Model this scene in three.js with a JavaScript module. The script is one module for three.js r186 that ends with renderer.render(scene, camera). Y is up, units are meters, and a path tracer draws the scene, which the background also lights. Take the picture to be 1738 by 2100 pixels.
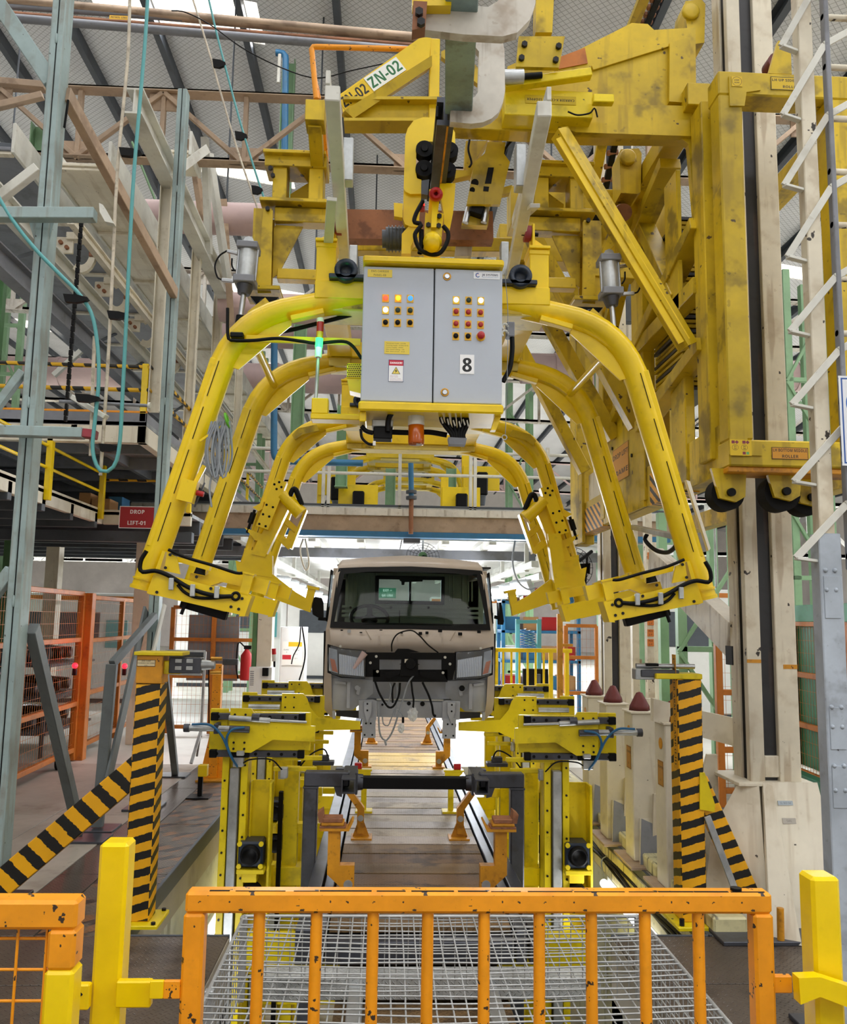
import * as THREE from 'three';
import { mergeGeometries } from 'three/addons/utils/BufferGeometryUtils.js';
import { RectAreaLightUniformsLib } from 'three/addons/lights/RectAreaLightUniformsLib.js';

// ---------- camera, sky, exposure ----------
const scene = new THREE.Scene();
const camera = new THREE.PerspectiveCamera(2 * Math.atan(1050 / 1740) * 180 / Math.PI, 1738 / 2100, 0.05, 200);
camera.rotation.order = 'YXZ';
camera.position.set(0, 1.6, 0);
camera.rotation.set(7.24 * Math.PI / 180, -2.48 * Math.PI / 180, 0.016);
camera.updateMatrixWorld();
scene.add(camera);
scene.background = new THREE.Color(0.9, 0.95, 1.0);
scene.backgroundIntensity = 1.0;
const renderer = new THREE.WebGLRenderer({ antialias: true });
renderer.toneMapping = THREE.LinearToneMapping;
renderer.toneMappingExposure = 1.1;
renderer.shadowMap.enabled = true;
RectAreaLightUniformsLib.init();

// strengths of the lamps (radiance of their faces)
const L = { sky: 7.5, hall: 32, line: 30, pit: 14 };

// ---------- small helpers ----------
const XC = 0.22;                                   // centre line of the conveyor
const V = (x, y, z) => new THREE.Vector3(x, y, z);
const A3 = p => Array.isArray(p) ? V(p[0], p[1], p[2]) : p.clone();
function q(px, py, d) {                            // point of the photographed place at depth d behind the lens
  const v = V((px - 869) / 1740, -(py - 1050) / 1740, -1).applyQuaternion(camera.quaternion);
  return v.multiplyScalar(d / -v.z).add(V(0, 1.6, 0));
}
let seed = 7;
const rnd = () => { seed = (seed * 1664525 + 1013904223) >>> 0; return seed / 4294967296; };
const used = {};
function numbered(n) { const k = used[n] = (used[n] || 0) + 1; return k === 1 ? n : n + '_' + String(k - 1).padStart(3, '0'); }

// geometry: every maker returns a non-indexed geometry in world metres
function geo(p) { const g = new THREE.BufferGeometry(); g.setAttribute('position', new THREE.Float32BufferAttribute(p, 3)); g.computeVertexNormals(); return g; }
function raw(g) { const h = g.index ? g.toNonIndexed() : g; for (const k of Object.keys(h.attributes)) if (k !== 'position' && k !== 'normal') h.deleteAttribute(k); return h; }
function basis(a, b, up) {
  const z = b.clone().sub(a), len = z.length(); z.normalize();
  let u = up ? A3(up) : V(0, 1, 0); if (Math.abs(u.dot(z)) > 0.98) u = Math.abs(z.x) > 0.9 ? V(0, 0, 1) : V(1, 0, 0);
  const x = u.clone().cross(z).normalize(), y = z.clone().cross(x);
  return { m: new THREE.Matrix4().makeBasis(x, y, z), len, x, y, z };
}
function cbox(w, h, d, c = 0) {
  const p = [], tri = (a, b, e) => { const n = V(...b).sub(V(...a)).cross(V(...e).sub(V(...a))); const m = V(a[0] + b[0] + e[0], a[1] + b[1] + e[1], a[2] + b[2] + e[2]); n.dot(m) < 0 ? p.push(...a, ...e, ...b) : p.push(...a, ...b, ...e); };
  const quad = (a, b, e, f) => { tri(a, b, e); tri(a, e, f); };
  const H = [w / 2, h / 2, d / 2], S = [-1, 1];
  const P = (k, s) => H.map((v, i) => s[i] * (i === k ? v : v - c));
  for (let k = 0; k < 3; k++) for (const s of S) {
    const [i, j] = [(k + 1) % 3, (k + 2) % 3];
    const at = (a, b) => { const t = [0, 0, 0]; t[k] = s; t[i] = a; t[j] = b; return P(k, t); };
    quad(at(-1, -1), at(1, -1), at(1, 1), at(-1, 1));
  }
  if (c > 0) {
    for (let k = 0; k < 3; k++) for (const a of S) for (const b of S) {
      const [i, j] = [(k + 1) % 3, (k + 2) % 3];
      const at = (f, e) => { const t = [0, 0, 0]; t[k] = e; t[i] = a; t[j] = b; return P(f, t); };
      quad(at(i, -1), at(j, -1), at(j, 1), at(i, 1));
    }
    for (const a of S) for (const b of S) for (const e of S) tri(P(0, [a, b, e]), P(1, [a, b, e]), P(2, [a, b, e]));
  }
  return geo(p);
}
function box(x0, x1, y0, y1, z0, z1, c) {          // between two corners
  const w = Math.abs(x1 - x0), h = Math.abs(y1 - y0), d = Math.abs(z1 - z0);
  if (c === undefined) c = Math.min(0.004, Math.min(w, h, d) * 0.15);
  return cbox(w, h, d, c).translate((x0 + x1) / 2, (y0 + y1) / 2, (z0 + z1) / 2);
}
function bar(a, b, w, h = w, up, c) {              // square bar from a to b
  a = A3(a); b = A3(b); const B = basis(a, b, up);
  if (c === undefined) c = Math.min(0.004, Math.min(w, h) * 0.12);
  return cbox(w, h, B.len, c).applyMatrix4(B.m).translate((a.x + b.x) / 2, (a.y + b.y) / 2, (a.z + b.z) / 2);
}
function prism(pts, d) {                           // polygon in x-y pushed along +z by d
  const c = pts.map(p => new THREE.Vector2(p[0], p[1])); if (THREE.ShapeUtils.isClockWise(c)) c.reverse();
  const f = THREE.ShapeUtils.triangulateShape(c, []), o = [], n = c.length;
  for (const [i, j, k] of f) { o.push(c[i].x, c[i].y, d, c[j].x, c[j].y, d, c[k].x, c[k].y, d); o.push(c[k].x, c[k].y, 0, c[j].x, c[j].y, 0, c[i].x, c[i].y, 0); }
  for (let i = 0; i < n; i++) { const a = c[i], b = c[(i + 1) % n]; o.push(a.x, a.y, 0, b.x, b.y, 0, b.x, b.y, d, a.x, a.y, 0, b.x, b.y, d, a.x, a.y, d); }
  return geo(o);
}
function prof(a, b, outline, up) { a = A3(a); b = A3(b); const B = basis(a, b, up); return prism(outline, B.len).applyMatrix4(B.m).translate(a.x, a.y, a.z); }
const IB = (w, h, tw = 0.012, tf = 0.014) => { const x = w / 2, y = h / 2, s = tw / 2; return [[-x, -y], [x, -y], [x, -y + tf], [s, -y + tf], [s, y - tf], [x, y - tf], [x, y], [-x, y], [-x, y - tf], [-s, y - tf], [-s, -y + tf], [-x, -y + tf]]; };
const CH = (w, h, t = 0.01) => { const x = w / 2, y = h / 2; return [[-x, -y], [x, -y], [x, -y + t], [-x + t, -y + t], [-x + t, y - t], [x, y - t], [x, y], [-x, y]]; };
const AN = (w, h, t = 0.008) => [[0, 0], [w, 0], [w, t], [t, t], [t, h], [0, h]];
function poly(pts, t) {                            // flat polygon given in space, t thick
  const P = pts.map(A3), n = V(0, 0, 0);
  for (let i = 0; i < P.length; i++) { const a = P[i], b = P[(i + 1) % P.length]; n.add(V((a.y - b.y) * (a.z + b.z), (a.z - b.z) * (a.x + b.x), (a.x - b.x) * (a.y + b.y))); }
  n.normalize(); const B = basis(V(0, 0, 0), n), x = B.x, y = B.y, o = P[0];
  const g = prism(P.map(p => { const d = p.clone().sub(o); return [d.dot(x), d.dot(y)]; }), t);
  return g.translate(0, 0, -t / 2).applyMatrix4(B.m).translate(o.x, o.y, o.z);
}
function cyl(a, b, r, r2 = r, seg = 16, open = false) {
  a = A3(a); b = A3(b); const B = basis(a, b);
  return raw(new THREE.CylinderGeometry(r2, r, B.len, seg, 1, open)).rotateX(Math.PI / 2).applyMatrix4(B.m).translate((a.x + b.x) / 2, (a.y + b.y) / 2, (a.z + b.z) / 2);
}
function pipe(a, b, r, ri, seg = 20) {             // hollow round
  a = A3(a); b = A3(b); const B = basis(a, b), l = B.len;
  return raw(new THREE.LatheGeometry([[ri, 0], [r, 0], [r, l], [ri, l], [ri, 0]].map(p => new THREE.Vector2(...p)), seg)).rotateX(Math.PI / 2).applyMatrix4(B.m).translate(a.x, a.y, a.z);
}
function lathe(a, b, pr, seg = 20) {               // profile [radius, share of the way a to b]
  a = A3(a); b = A3(b); const B = basis(a, b);
  return raw(new THREE.LatheGeometry(pr.map(p => new THREE.Vector2(p[0], p[1] * B.len)), seg)).rotateX(Math.PI / 2).applyMatrix4(B.m).translate(a.x, a.y, a.z);
}
function cable(pts, r, n = 0, seg = 7, tension = 0.5) {
  const c = new THREE.CatmullRomCurve3(pts.map(A3), false, 'catmullrom', tension);
  return raw(new THREE.TubeGeometry(c, n || Math.max(8, pts.length * 6), r, seg, false));
}
function bent(pts, rad, r, seg = 18, per = 8) {    // round pipe along straight runs with bends of radius rad
  const P = pts.map(A3), out = [P[0]], R = Array.isArray(rad) ? rad : P.map(() => rad);
  for (let i = 1; i < P.length - 1; i++) {
    const a = P[i].clone().sub(P[i - 1]), b = P[i + 1].clone().sub(P[i]);
    const t = Math.min(R[i], a.length() * 0.49, b.length() * 0.49), s = P[i].clone().sub(a.normalize().multiplyScalar(t)), e = P[i].clone().add(b.normalize().multiplyScalar(t));
    for (let k = 0; k <= per; k++) { const u = k / per; out.push(s.clone().multiplyScalar((1 - u) * (1 - u)).add(P[i].clone().multiplyScalar(2 * u * (1 - u))).add(e.clone().multiplyScalar(u * u))); }
  }
  out.push(P[P.length - 1]);
  const path = new THREE.CurvePath(); for (let i = 1; i < out.length; i++) if (out[i].distanceTo(out[i - 1]) > 1e-4) path.add(new THREE.LineCurve3(out[i - 1], out[i]));
  const n = Math.max(12, Math.round(path.getLength() / (r * 1.1)));
  const g = raw(new THREE.TubeGeometry(path, Math.min(n, 90), r, seg, false));
  const e0 = out[0], e1 = out[out.length - 1], d0 = out[1].clone().sub(e0).normalize(), d1 = e1.clone().sub(out[out.length - 2]).normalize();
  return mergeGeometries([g, cyl(e0, e0.clone().addScaledVector(d0, 0.002), r * 0.999, r * 0.999, seg), cyl(e1.clone().addScaledVector(d1, -0.002), e1, r * 0.999, r * 0.999, seg)]);
}
function ball(c, r, s = 14, sy = 1) { c = A3(c); return raw(new THREE.SphereGeometry(r, s, Math.ceil(s * 0.7))).scale(1, sy, 1).translate(c.x, c.y, c.z); }
function torus(c, n, R, r, a = Math.PI * 2, s1 = 8, s2 = 28) { c = A3(c); const B = basis(V(0, 0, 0), A3(n)); return raw(new THREE.TorusGeometry(R, r, s1, s2, a)).applyMatrix4(B.m).translate(c.x, c.y, c.z); }
function mir(g) {                                  // mirrored in the centre plane of the conveyor
  const h = g.clone(), p = h.attributes.position, n = h.attributes.normal, P = p.array, N = n.array;
  for (let i = 0; i < P.length; i += 3) { P[i] = 2 * XC - P[i]; N[i] = -N[i]; }
  for (let i = 0; i < P.length; i += 9) for (let k = 0; k < 3; k++) { let t = P[i + 3 + k]; P[i + 3 + k] = P[i + 6 + k]; P[i + 6 + k] = t; t = N[i + 3 + k]; N[i + 3 + k] = N[i + 6 + k]; N[i + 6 + k] = t; }
  return h;
}
function surf(rows, close) {                       // smooth skin through rows of points
  const n = rows[0].length, P = []; for (const r of rows) for (const p of r) P.push(...A3(p).toArray());
  const ix = []; for (let i = 0; i < rows.length - 1; i++) for (let j = 0; j < n - 1; j++) { const a = i * n + j; ix.push(a, a + 1, a + n, a + 1, a + n + 1, a + n); }
  const g = new THREE.BufferGeometry(); g.setAttribute('position', new THREE.Float32BufferAttribute(P, 3)); g.setIndex(ix); g.computeVertexNormals(); return raw(g);
}
const mv = (g, x, y, z) => g.clone().translate(x, y, z);
function boxUV(g) {                                // uv in metres, by the way each face looks
  const P = g.attributes.position.array, uv = new Float32Array(P.length / 3 * 2), a = V(), b = V(), c = V();
  for (let i = 0, j = 0; i < P.length; i += 9, j += 6) {
    a.fromArray(P, i); b.fromArray(P, i + 3).sub(a); c.fromArray(P, i + 6).sub(a); b.cross(c);
    const x = Math.abs(b.x), y = Math.abs(b.y), z = Math.abs(b.z);
    for (let k = 0; k < 3; k++) { const X = P[i + k * 3], Y = P[i + k * 3 + 1], Z = P[i + k * 3 + 2]; if (x >= y && x >= z) { uv[j + k * 2] = -Math.sign(b.x) * Z + 0.37 * X; uv[j + k * 2 + 1] = Y; } else if (y >= z) { uv[j + k * 2] = X; uv[j + k * 2 + 1] = Z + 0.31 * Y; } else { uv[j + k * 2] = Math.sign(b.z) * X + 0.43 * Z; uv[j + k * 2 + 1] = Y; } }
  }
  g.setAttribute('uv', new THREE.BufferAttribute(uv, 2)); return g;
}

// things, parts, structure
const offs = new WeakMap();
function tag(o, label, category, group, kind) { if (label) o.userData.label = label; if (category) o.userData.category = category; if (group) o.userData.group = group; if (kind) o.userData.kind = kind; return o; }
function thing(name, label, category, base, group) {
  const o = new THREE.Group(); o.name = numbered(name); const b = base ? A3(base) : V(0, 0, 0); o.position.copy(b); offs.set(o, b); scene.add(o);
  return tag(o, label, category, group);
}
function flat(list) { const o = []; for (const g of list) Array.isArray(g) ? o.push(...flat(g)) : g && o.push(g); return o; }
function part(o, name, m, ...gs) {                 // a part made in world metres under thing (or part) o
  const list = flat(gs), g = boxUV(list.length > 1 ? mergeGeometries(list) : list[0].clone()), b = offs.get(o) || V(0, 0, 0);
  g.translate(-b.x, -b.y, -b.z);
  const x = new THREE.Mesh(g, m); x.name = name; x.castShadow = x.receiveShadow = true; o.add(x); offs.set(x, b);
  return x;
}
function parts(o, name, m, ...gs) { return gs.map(g => part(o, name, m, g)); } // one mesh per piece
function single(name, label, category, m, gs, group) { // a thing that is one mesh
  const list = flat([gs]), g = boxUV(list.length > 1 ? mergeGeometries(list) : list[0].clone()); g.computeBoundingBox();
  const c = g.boundingBox.getCenter(V()), b = V(c.x, g.boundingBox.min.y, c.z); g.translate(-b.x, -b.y, -b.z);
  const x = new THREE.Mesh(g, m); x.name = numbered(name); x.position.copy(b); x.castShadow = x.receiveShadow = true; scene.add(x); offs.set(x, b);
  return tag(x, label, category, group);
}
function struct(name, m, ...gs) { const x = part(scene, name, m, ...gs); x.userData.kind = 'structure'; return x; }
function copy(o, [dx, dy, dz], label, group) {     // a copy of a thing with its parts
  const c = o.clone(); c.name = numbered(o.name.replace(/_\d\d\d$/, '')); c.position.x += dx; c.position.y += dy; c.position.z += dz; scene.add(c);
  c.userData = { ...o.userData }; if (label) c.userData.label = label; if (group) c.userData.group = group;
  offs.set(c, c.position.clone()); return c;
}
const boltG = {};
function bolts(o, m, pts, n, r = 0.012, h = 0.01) { // hexagon heads, each its own mesh
  const B = basis(V(0, 0, 0), A3(n)), key = r + '/' + h + '/' + A3(n).toArray().map(v => v.toFixed(3)); const b = offs.get(o) || V(0, 0, 0);
  const g = boltG[key] || (boltG[key] = boxUV(raw(new THREE.CylinderGeometry(r, r, h, 6)).rotateX(Math.PI / 2).applyMatrix4(B.m)));
  for (const p of pts) { const x = new THREE.Mesh(g, m); x.name = 'bolt'; x.position.copy(A3(p)).sub(b); x.castShadow = x.receiveShadow = true; o.add(x); }
}
function sign(o, name, tex, c, w, h, u = [1, 0, 0], v = [0, 1, 0], t = 0.002, mat) { // printed sheet: c centre, u right, v up
  const X = A3(u).normalize(), Y = A3(v); Y.addScaledVector(X, -X.dot(Y)).normalize(); const Z = X.clone().cross(Y), b = o ? (offs.get(o) || V(0, 0, 0)) : V(0, 0, 0);
  const g = new THREE.BoxGeometry(w, h, t); g.applyMatrix4(new THREE.Matrix4().makeBasis(X, Y, Z)); const p = A3(c).sub(b);
  const m = mat || new THREE.MeshStandardMaterial({ map: tex, roughness: 0.5 });
  const x = new THREE.Mesh(g, m); x.name = name; x.castShadow = x.receiveShadow = true;
  if (o) { x.position.copy(p); o.add(x); } else { x.position.copy(A3(c)); x.name = numbered(name); scene.add(x); }
  offs.set(x, b); return x;
}

// ---------- materials ----------
const S = 512;
function noise(cells, oct, sd, px = 1, py = 1) {   // tileable value noise, 0..1
  const o = new Float32Array(S * S); let amp = 1, tot = 0, s = sd;
  const r = () => { s = (s * 1664525 + 1013904223) >>> 0; return s / 4294967296; };
  for (let k = 0; k < oct; k++) {
    const nx = cells * px << k, ny = cells * py << k; if (nx > S || ny > S) break;
    const t = new Float32Array(nx * ny); for (let i = 0; i < t.length; i++) t[i] = r();
    for (let y = 0; y < S; y++) { const fy = y / S * ny, y0 = fy | 0, v = fy - y0, sv = v * v * (3 - 2 * v), r0 = y0 % ny * nx, r1 = (y0 + 1) % ny * nx;
      for (let x = 0; x < S; x++) { const fx = x / S * nx, x0 = fx | 0, u = fx - x0, su = u * u * (3 - 2 * u), a = x0 % nx, b = (x0 + 1) % nx;
        o[y * S + x] += amp * ((t[r0 + a] * (1 - su) + t[r0 + b] * su) * (1 - sv) + (t[r1 + a] * (1 - su) + t[r1 + b] * su) * sv); } }
    tot += amp; amp *= 0.55;
  }
  let mn = 9, mx = -9; for (let i = 0; i < o.length; i++) { o[i] /= tot; if (o[i] < mn) mn = o[i]; if (o[i] > mx) mx = o[i]; }
  for (let i = 0; i < o.length; i++) o[i] = (o[i] - mn) / (mx - mn); return o;
}
const N = { low: noise(3, 4, 11), mid: noise(7, 5, 23), fine: noise(40, 3, 37), chip: noise(22, 4, 51), run: noise(2, 4, 77, 10, 1), brush: noise(1, 4, 91, 2, 40) };
const sst = (a, b, x) => { const t = Math.min(1, Math.max(0, (x - a) / (b - a))); return t * t * (3 - 2 * t); };
function texture(fn, w = S, h = S, srgb = true) {
  const d = new Uint8Array(w * h * 4); let i = 0;
  for (let y = 0; y < h; y++) for (let x = 0; x < w; x++) { const c = fn(x, y, y * w + x); d[i++] = Math.min(255, Math.max(0, c[0])); d[i++] = Math.min(255, Math.max(0, c[1])); d[i++] = Math.min(255, Math.max(0, c[2])); d[i++] = c[3] === undefined ? 255 : c[3]; }
  const t = new THREE.DataTexture(d, w, h); t.magFilter = t.minFilter = THREE.LinearFilter; t.wrapS = t.wrapT = THREE.RepeatWrapping; if (srgb) t.colorSpace = THREE.SRGBColorSpace; t.needsUpdate = true; return t;
}
const hex = h => [parseInt(h.slice(1, 3), 16), parseInt(h.slice(3, 5), 16), parseInt(h.slice(5, 7), 16)];
// paint with patches of tone, dirt, chips and runs, each with a grain of its own
const paints = {};
function paint(base, o = {}) { const k = base + JSON.stringify(o); return paints[k] || (paints[k] = newPaint(base, o)); }
function newPaint(base, o = {}) {
  const { v = 0.1, dirt = '#4a4030', amount = 0.25, chip = '#3a3630', chips = 0, run = 0, runHex = '#5a4a38', size = 1.3, rough = 0.45, metal = 0, extra = {}, sh = 0 } = o;
  const B = hex(base), D = hex(dirt), C = hex(chip), R = hex(runHex);
  const t = texture((x, y) => {
    const i = (y * S + (x + sh) % S), j = ((y + 131) % S) * S + (x + 77 + sh) % S;
    const k = 1 + v * (N.low[i] - 0.5) * 2 + v * 0.6 * (N.fine[j] - 0.5);
    let c = B.map(b => b * k);
    const g = amount * sst(0.5, 0.78, N.mid[i] * 0.75 + N.fine[j] * 0.25) + (N.fine[i] > 0.83 ? amount * 0.5 : 0);
    c = c.map((b, n) => b + (D[n] - b) * Math.min(0.85, g));
    if (run) { const r = run * sst(0.62, 0.8, N.run[i]); c = c.map((b, n) => b + (R[n] - b) * r); }
    if (chips && N.chip[i] > 1 - chips) c = C.slice();
    return c;
  });
  t.repeat.set(1 / size, 1 / size);
  return new THREE.MeshStandardMaterial({ map: t, roughness: rough, metalness: metal, ...extra });
}
const plain = (h, rough = 0.5, metal = 0, x = {}) => new THREE.MeshStandardMaterial({ color: h, roughness: rough, metalness: metal, ...x });
const glow = (h, k = 1) => new THREE.MeshStandardMaterial({ color: '#101010', emissive: h, emissiveIntensity: k, roughness: 0.4 });
const M = {
  carrier: paint('#ecc903', { v: 0.05, amount: 0.16, dirt: '#6a5510', rough: 0.33, size: 1.9 }),
  lift: paint('#c7a90c', { v: 0.14, amount: 0.5, dirt: '#4d4012', chips: 0.13, chip: '#4b3a18', run: 0.25, runHex: '#6b5514', rough: 0.45, size: 1.6 }),
  lifter: paint('#e4cb08', { v: 0.06, amount: 0.25, dirt: '#5c5010', chips: 0.09, chip: '#3c3818', rough: 0.4, size: 1.1, sh: 100 }),
  amber: paint('#f29c14', { v: 0.05, amount: 0.1, dirt: '#7d5515', chips: 0.21, chip: '#3a2c22', rough: 0.38, size: 0.36 }),
  amberDirty: paint('#c98a1a', { v: 0.12, amount: 0.45, dirt: '#5a3512', chips: 0.12, chip: '#54300f', rough: 0.5, size: 0.7, sh: 60 }),
  fresh: paint('#f7d404', { v: 0.04, amount: 0.06, dirt: '#8a6a10', rough: 0.25, size: 0.8 }),
  fence: paint('#bd6f1e', { v: 0.1, amount: 0.3, dirt: '#5a2c10', rough: 0.5, size: 1.2 }),
  cream: paint('#d8d0bc', { v: 0.08, amount: 0.3, dirt: '#8a7458', chips: 0.17, chip: '#2e2620', run: 0.35, runHex: '#8c7458', rough: 0.5, size: 1.4 }),
  creamClean: paint('#ddd6c4', { v: 0.06, amount: 0.22, dirt: '#8f8064', chips: 0.1, chip: '#3a322a', run: 0.2, runHex: '#9a8466', rough: 0.5, size: 1.5, sh: 200 }),
  white: paint('#d3d3cb', { v: 0.09, amount: 0.3, dirt: '#8a8273', rough: 0.5, size: 1.5 }),
  whiteRust: paint('#cfcac0', { v: 0.1, amount: 0.4, dirt: '#7a6048', run: 0.3, rough: 0.55, size: 1.3 }),
  tan: paint('#a8917a', { v: 0.12, amount: 0.4, dirt: '#5f4a3a', rough: 0.6, size: 1.4 }),
  blue: paint('#92a5a6', { v: 0.1, amount: 0.35, dirt: '#6d6f66', chips: 0.1, chip: '#4c4a44', run: 0.3, runHex: '#7f7466', rough: 0.5, size: 1.2 }),
  green: paint('#86ab84', { v: 0.08, amount: 0.2, dirt: '#5f7058', rough: 0.5, size: 1.5 }),
  legGrey: paint('#5f6668', { v: 0.1, amount: 0.3, dirt: '#3c3a38', rough: 0.5, size: 1.2 }), paleBlue: paint('#a9b3bf', { v: 0.1, amount: 0.35, dirt: '#6a6c72', chips: 0.1, chip: '#4c4c50', rough: 0.5, size: 0.9 }),
  greenDark: paint('#4f7a4c', { v: 0.1, amount: 0.3, dirt: '#2c3c2a', rough: 0.5, size: 1.5 }),
  roof: null, grey: paint('#7d8088', { v: 0.1, amount: 0.3, dirt: '#4c4a48', rough: 0.55, size: 1.5 }),
  slate: paint('#4a5058', { v: 0.1, amount: 0.25, dirt: '#2a2a2a', rough: 0.55, size: 1.5 }),
  panel: paint('#b2bac6', { v: 0.02, amount: 0.03, dirt: '#77746e', rough: 0.38, size: 2 }),
  pink: paint('#bfa6a4', { v: 0.06, amount: 0.15, dirt: '#8f7a76', rough: 0.6, size: 2.4 }),
  rust: paint('#8a5a3c', { v: 0.15, amount: 0.5, dirt: '#4c2c1c', rough: 0.65, size: 0.9 }),
  darkSteel: paint('#4b4d55', { v: 0.15, amount: 0.35, dirt: '#2d2824', rough: 0.42, metal: 0.5, size: 0.8 }),
  galv: paint('#b4b8ba', { v: 0.14, amount: 0.2, dirt: '#77797a', rough: 0.4, metal: 0.65, size: 0.5 }),
  steel: plain('#b9bcc0', 0.28, 0.9), mesh: paint('#b3b5b6', { v: 0.1, amount: 0.25, dirt: '#66605a', rough: 0.45, metal: 0.45, size: 0.6 }),
  black: new THREE.MeshPhysicalMaterial({ color: '#09090b', roughness: 0.5, specularIntensity: 0.35 }), rubber: new THREE.MeshPhysicalMaterial({ color: '#0e0e0f', roughness: 0.75, specularIntensity: 0.4 }), motor: plain('#1d2a3c', 0.4), bolt: plain('#2a2a2c', 0.4, 0.7), brass: plain('#b98a3a', 0.3, 0.8),
  redWheel: paint('#8c2f3a', { v: 0.1, amount: 0.25, rough: 0.5, size: 0.4 }), maroon: paint('#6b2b2a', { v: 0.12, amount: 0.3, dirt: '#3a1a18', rough: 0.55, size: 0.5 }),
  redPaint: plain('#b3161c', 0.4), blueHose: plain('#1d5f8c', 0.4), teal: plain('#5aa3a6', 0.5), bluePipe: paint('#2c6f9c', { v: 0.08, amount: 0.2, rough: 0.45 }), rope: paint('#c9bfae', { v: 0.1, amount: 0.4, dirt: '#6c6254', rough: 0.8, size: 0.4 }),
  cabBeige: paint('#bfb3a8', { v: 0.03, amount: 0.06, rough: 0.3, size: 1.5 }), cabGrey: paint('#aeb2ba', { v: 0.06, amount: 0.1, dirt: '#77777a', rough: 0.38, size: 0.8 }),
  concrete: paint('#a39c90', { v: 0.1, amount: 0.35, dirt: '#5f564a', rough: 0.55, size: 2.6 }), concreteLight: paint('#cbc9c0', { v: 0.05, amount: 0.18, dirt: '#8f8a80', rough: 0.4, size: 3 }),
  pitWall: paint('#b9bdb4', { v: 0.1, amount: 0.4, dirt: '#6d6c62', run: 0.5, runHex: '#5d5a50', rough: 0.5, size: 2 }),
  wall: paint('#e2dcd8', { v: 0.06, amount: 0.12, dirt: '#a79a94', rough: 0.7, size: 4 }), wallPale: paint('#e4e4e2', { v: 0.04, amount: 0.1, dirt: '#b5b0a8', rough: 0.6, size: 3 }),
  cardboard: paint('#b98a5a', { v: 0.06, amount: 0.1, rough: 0.8 }), cordGrey: plain('#8c9298', 0.5), lime: plain('#5fae2a', 0.4),
};
// chequer plate: raised lozenges in alternating directions as relief; worn paint as colour
const tread = texture((x, y) => {
  let h = 0; const cell = 64;
  for (const [ox, oy, a] of [[0, 0, 0.785], [32, 32, -0.785], [64, 0, 0.785], [0, 64, 0.785], [64, 64, 0.785], [32, 0 - 32, -0.785], [-32, 32, -0.785]]) {
    const dx = (x % cell) - ox, dy = (y % cell) - oy, u = dx * Math.cos(a) + dy * Math.sin(a), w = -dx * Math.sin(a) + dy * Math.cos(a);
    h = Math.max(h, 1 - sst(0.6, 1.1, Math.hypot(u / 19, w / 5)));
  }
  return [h * 255, h * 255, h * 255];
}, S, S, false);
const treadMap = tread; treadMap.repeat.set(1 / 0.28, 1 / 0.28);
function plate(base, dirt, o = {}) { const m = newPaint(base, { v: 0.14, amount: 0.5, dirt, rough: 0.5, metal: 0.15, size: 1.7, ...o }); m.bumpMap = treadMap; m.bumpScale = 0.007; return m; }
M.plateDark = plate('#5a5047', '#2b2520', { metal: 0.25, rough: 0.42 }); M.plateGrey = plate('#8e877b', '#4c443c', { sh: 90 }); M.plateWood = plate('#6e5430', '#2a1c10', { sh: 40, rough: 0.7, metal: 0, amount: 0.6 }); M.platePale = plate('#a3937a', '#5a4830', { sh: 140, rough: 0.62, metal: 0, amount: 0.55 }); M.plateYellow = plate('#c2a04a', '#5a4420', { sh: 30 });
M.plateHatch = (() => { const m = plate('#61584d', '#332c26', { sh: 10 }), B = [97, 88, 77]; const t = texture((x, y) => { const i = y * S + x, f = (((x + y) / S * 4 + 0.06 * N.mid[i]) % 1 + 1) % 1, w = sst(0.35, 0.6, N.mid[(i + 9000) % (S * S)]) * 0.75, k = 1 + 0.25 * (N.low[i] - 0.5) + 0.2 * (N.fine[i] - 0.5), c = f < 0.45 ? [40, 32, 28] : [138, 92, 52]; return B.map((b, n) => (b + (c[n] - b) * w) * k); }); t.repeat.set(1 / 0.9, 1 / 0.9); m.map = t; return m; })();
M.roof = (() => { // insulation foil held by chain-link netting under the sheets
  const t = texture((x, y) => { const k = 232 + 14 * (N.low[y * S + x] - 0.5), u = (x + y) % 32, w = (x - y + S) % 32; const l = (u < 2.2 || w < 2.2) ? 0.72 : 1; return [k * l * 0.985, k * l * 0.99, k * l]; });
  t.repeat.set(1 / 1.6, 1 / 1.6); return new THREE.MeshStandardMaterial({ map: t, roughness: 0.55 });
})();
// black and yellow hazard paint, brush-edged; g metres per stripe pair
function hazard(k, sh = 0, edge = 10) {
  const t = texture((x, y) => { const i = y * S + (x + sh) % S, w = (y + k * x + edge * (N.brush[i] - 0.5) + 5 * (N.fine[i] - 0.5)) / S * 4, f = ((w % 1) + 1) % 1; const g = 1 + 0.1 * (N.low[i] - 0.5); return f < 0.47 ? [22 * g, 21 * g, 20 * g] : [232 * g, 168 * g, 16 * g]; });
  return t;
}
function canvas(w, h, draw) {
  const c = document.createElement('canvas'); c.width = w; c.height = h; const x = c.getContext('2d'); draw(x, w, h);
  const t = new THREE.CanvasTexture(c); t.colorSpace = THREE.SRGBColorSpace; return t;
}
function words(w, h, bg, fg, lines, o = {}) {      // a printed or painted label
  return canvas(w, h, (x) => {
    x.fillStyle = bg; x.fillRect(0, 0, w, h);
    if (o.frame) { x.strokeStyle = o.frame; x.lineWidth = o.line || 4; x.strokeRect(3, 3, w - 6, h - 6); }
    x.fillStyle = fg; x.textAlign = 'center'; x.textBaseline = 'middle'; const n = lines.length;
    lines.forEach((s, i) => { const size = o.size || h / n * 0.62; x.font = (o.bold === false ? '' : 'bold ') + size + 'px ' + (o.font || 'sans-serif'); x.fillText(s, w / 2, h * (i + 0.5) / n + (o.dy || 0), w * 0.94); });
  });
}
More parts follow.
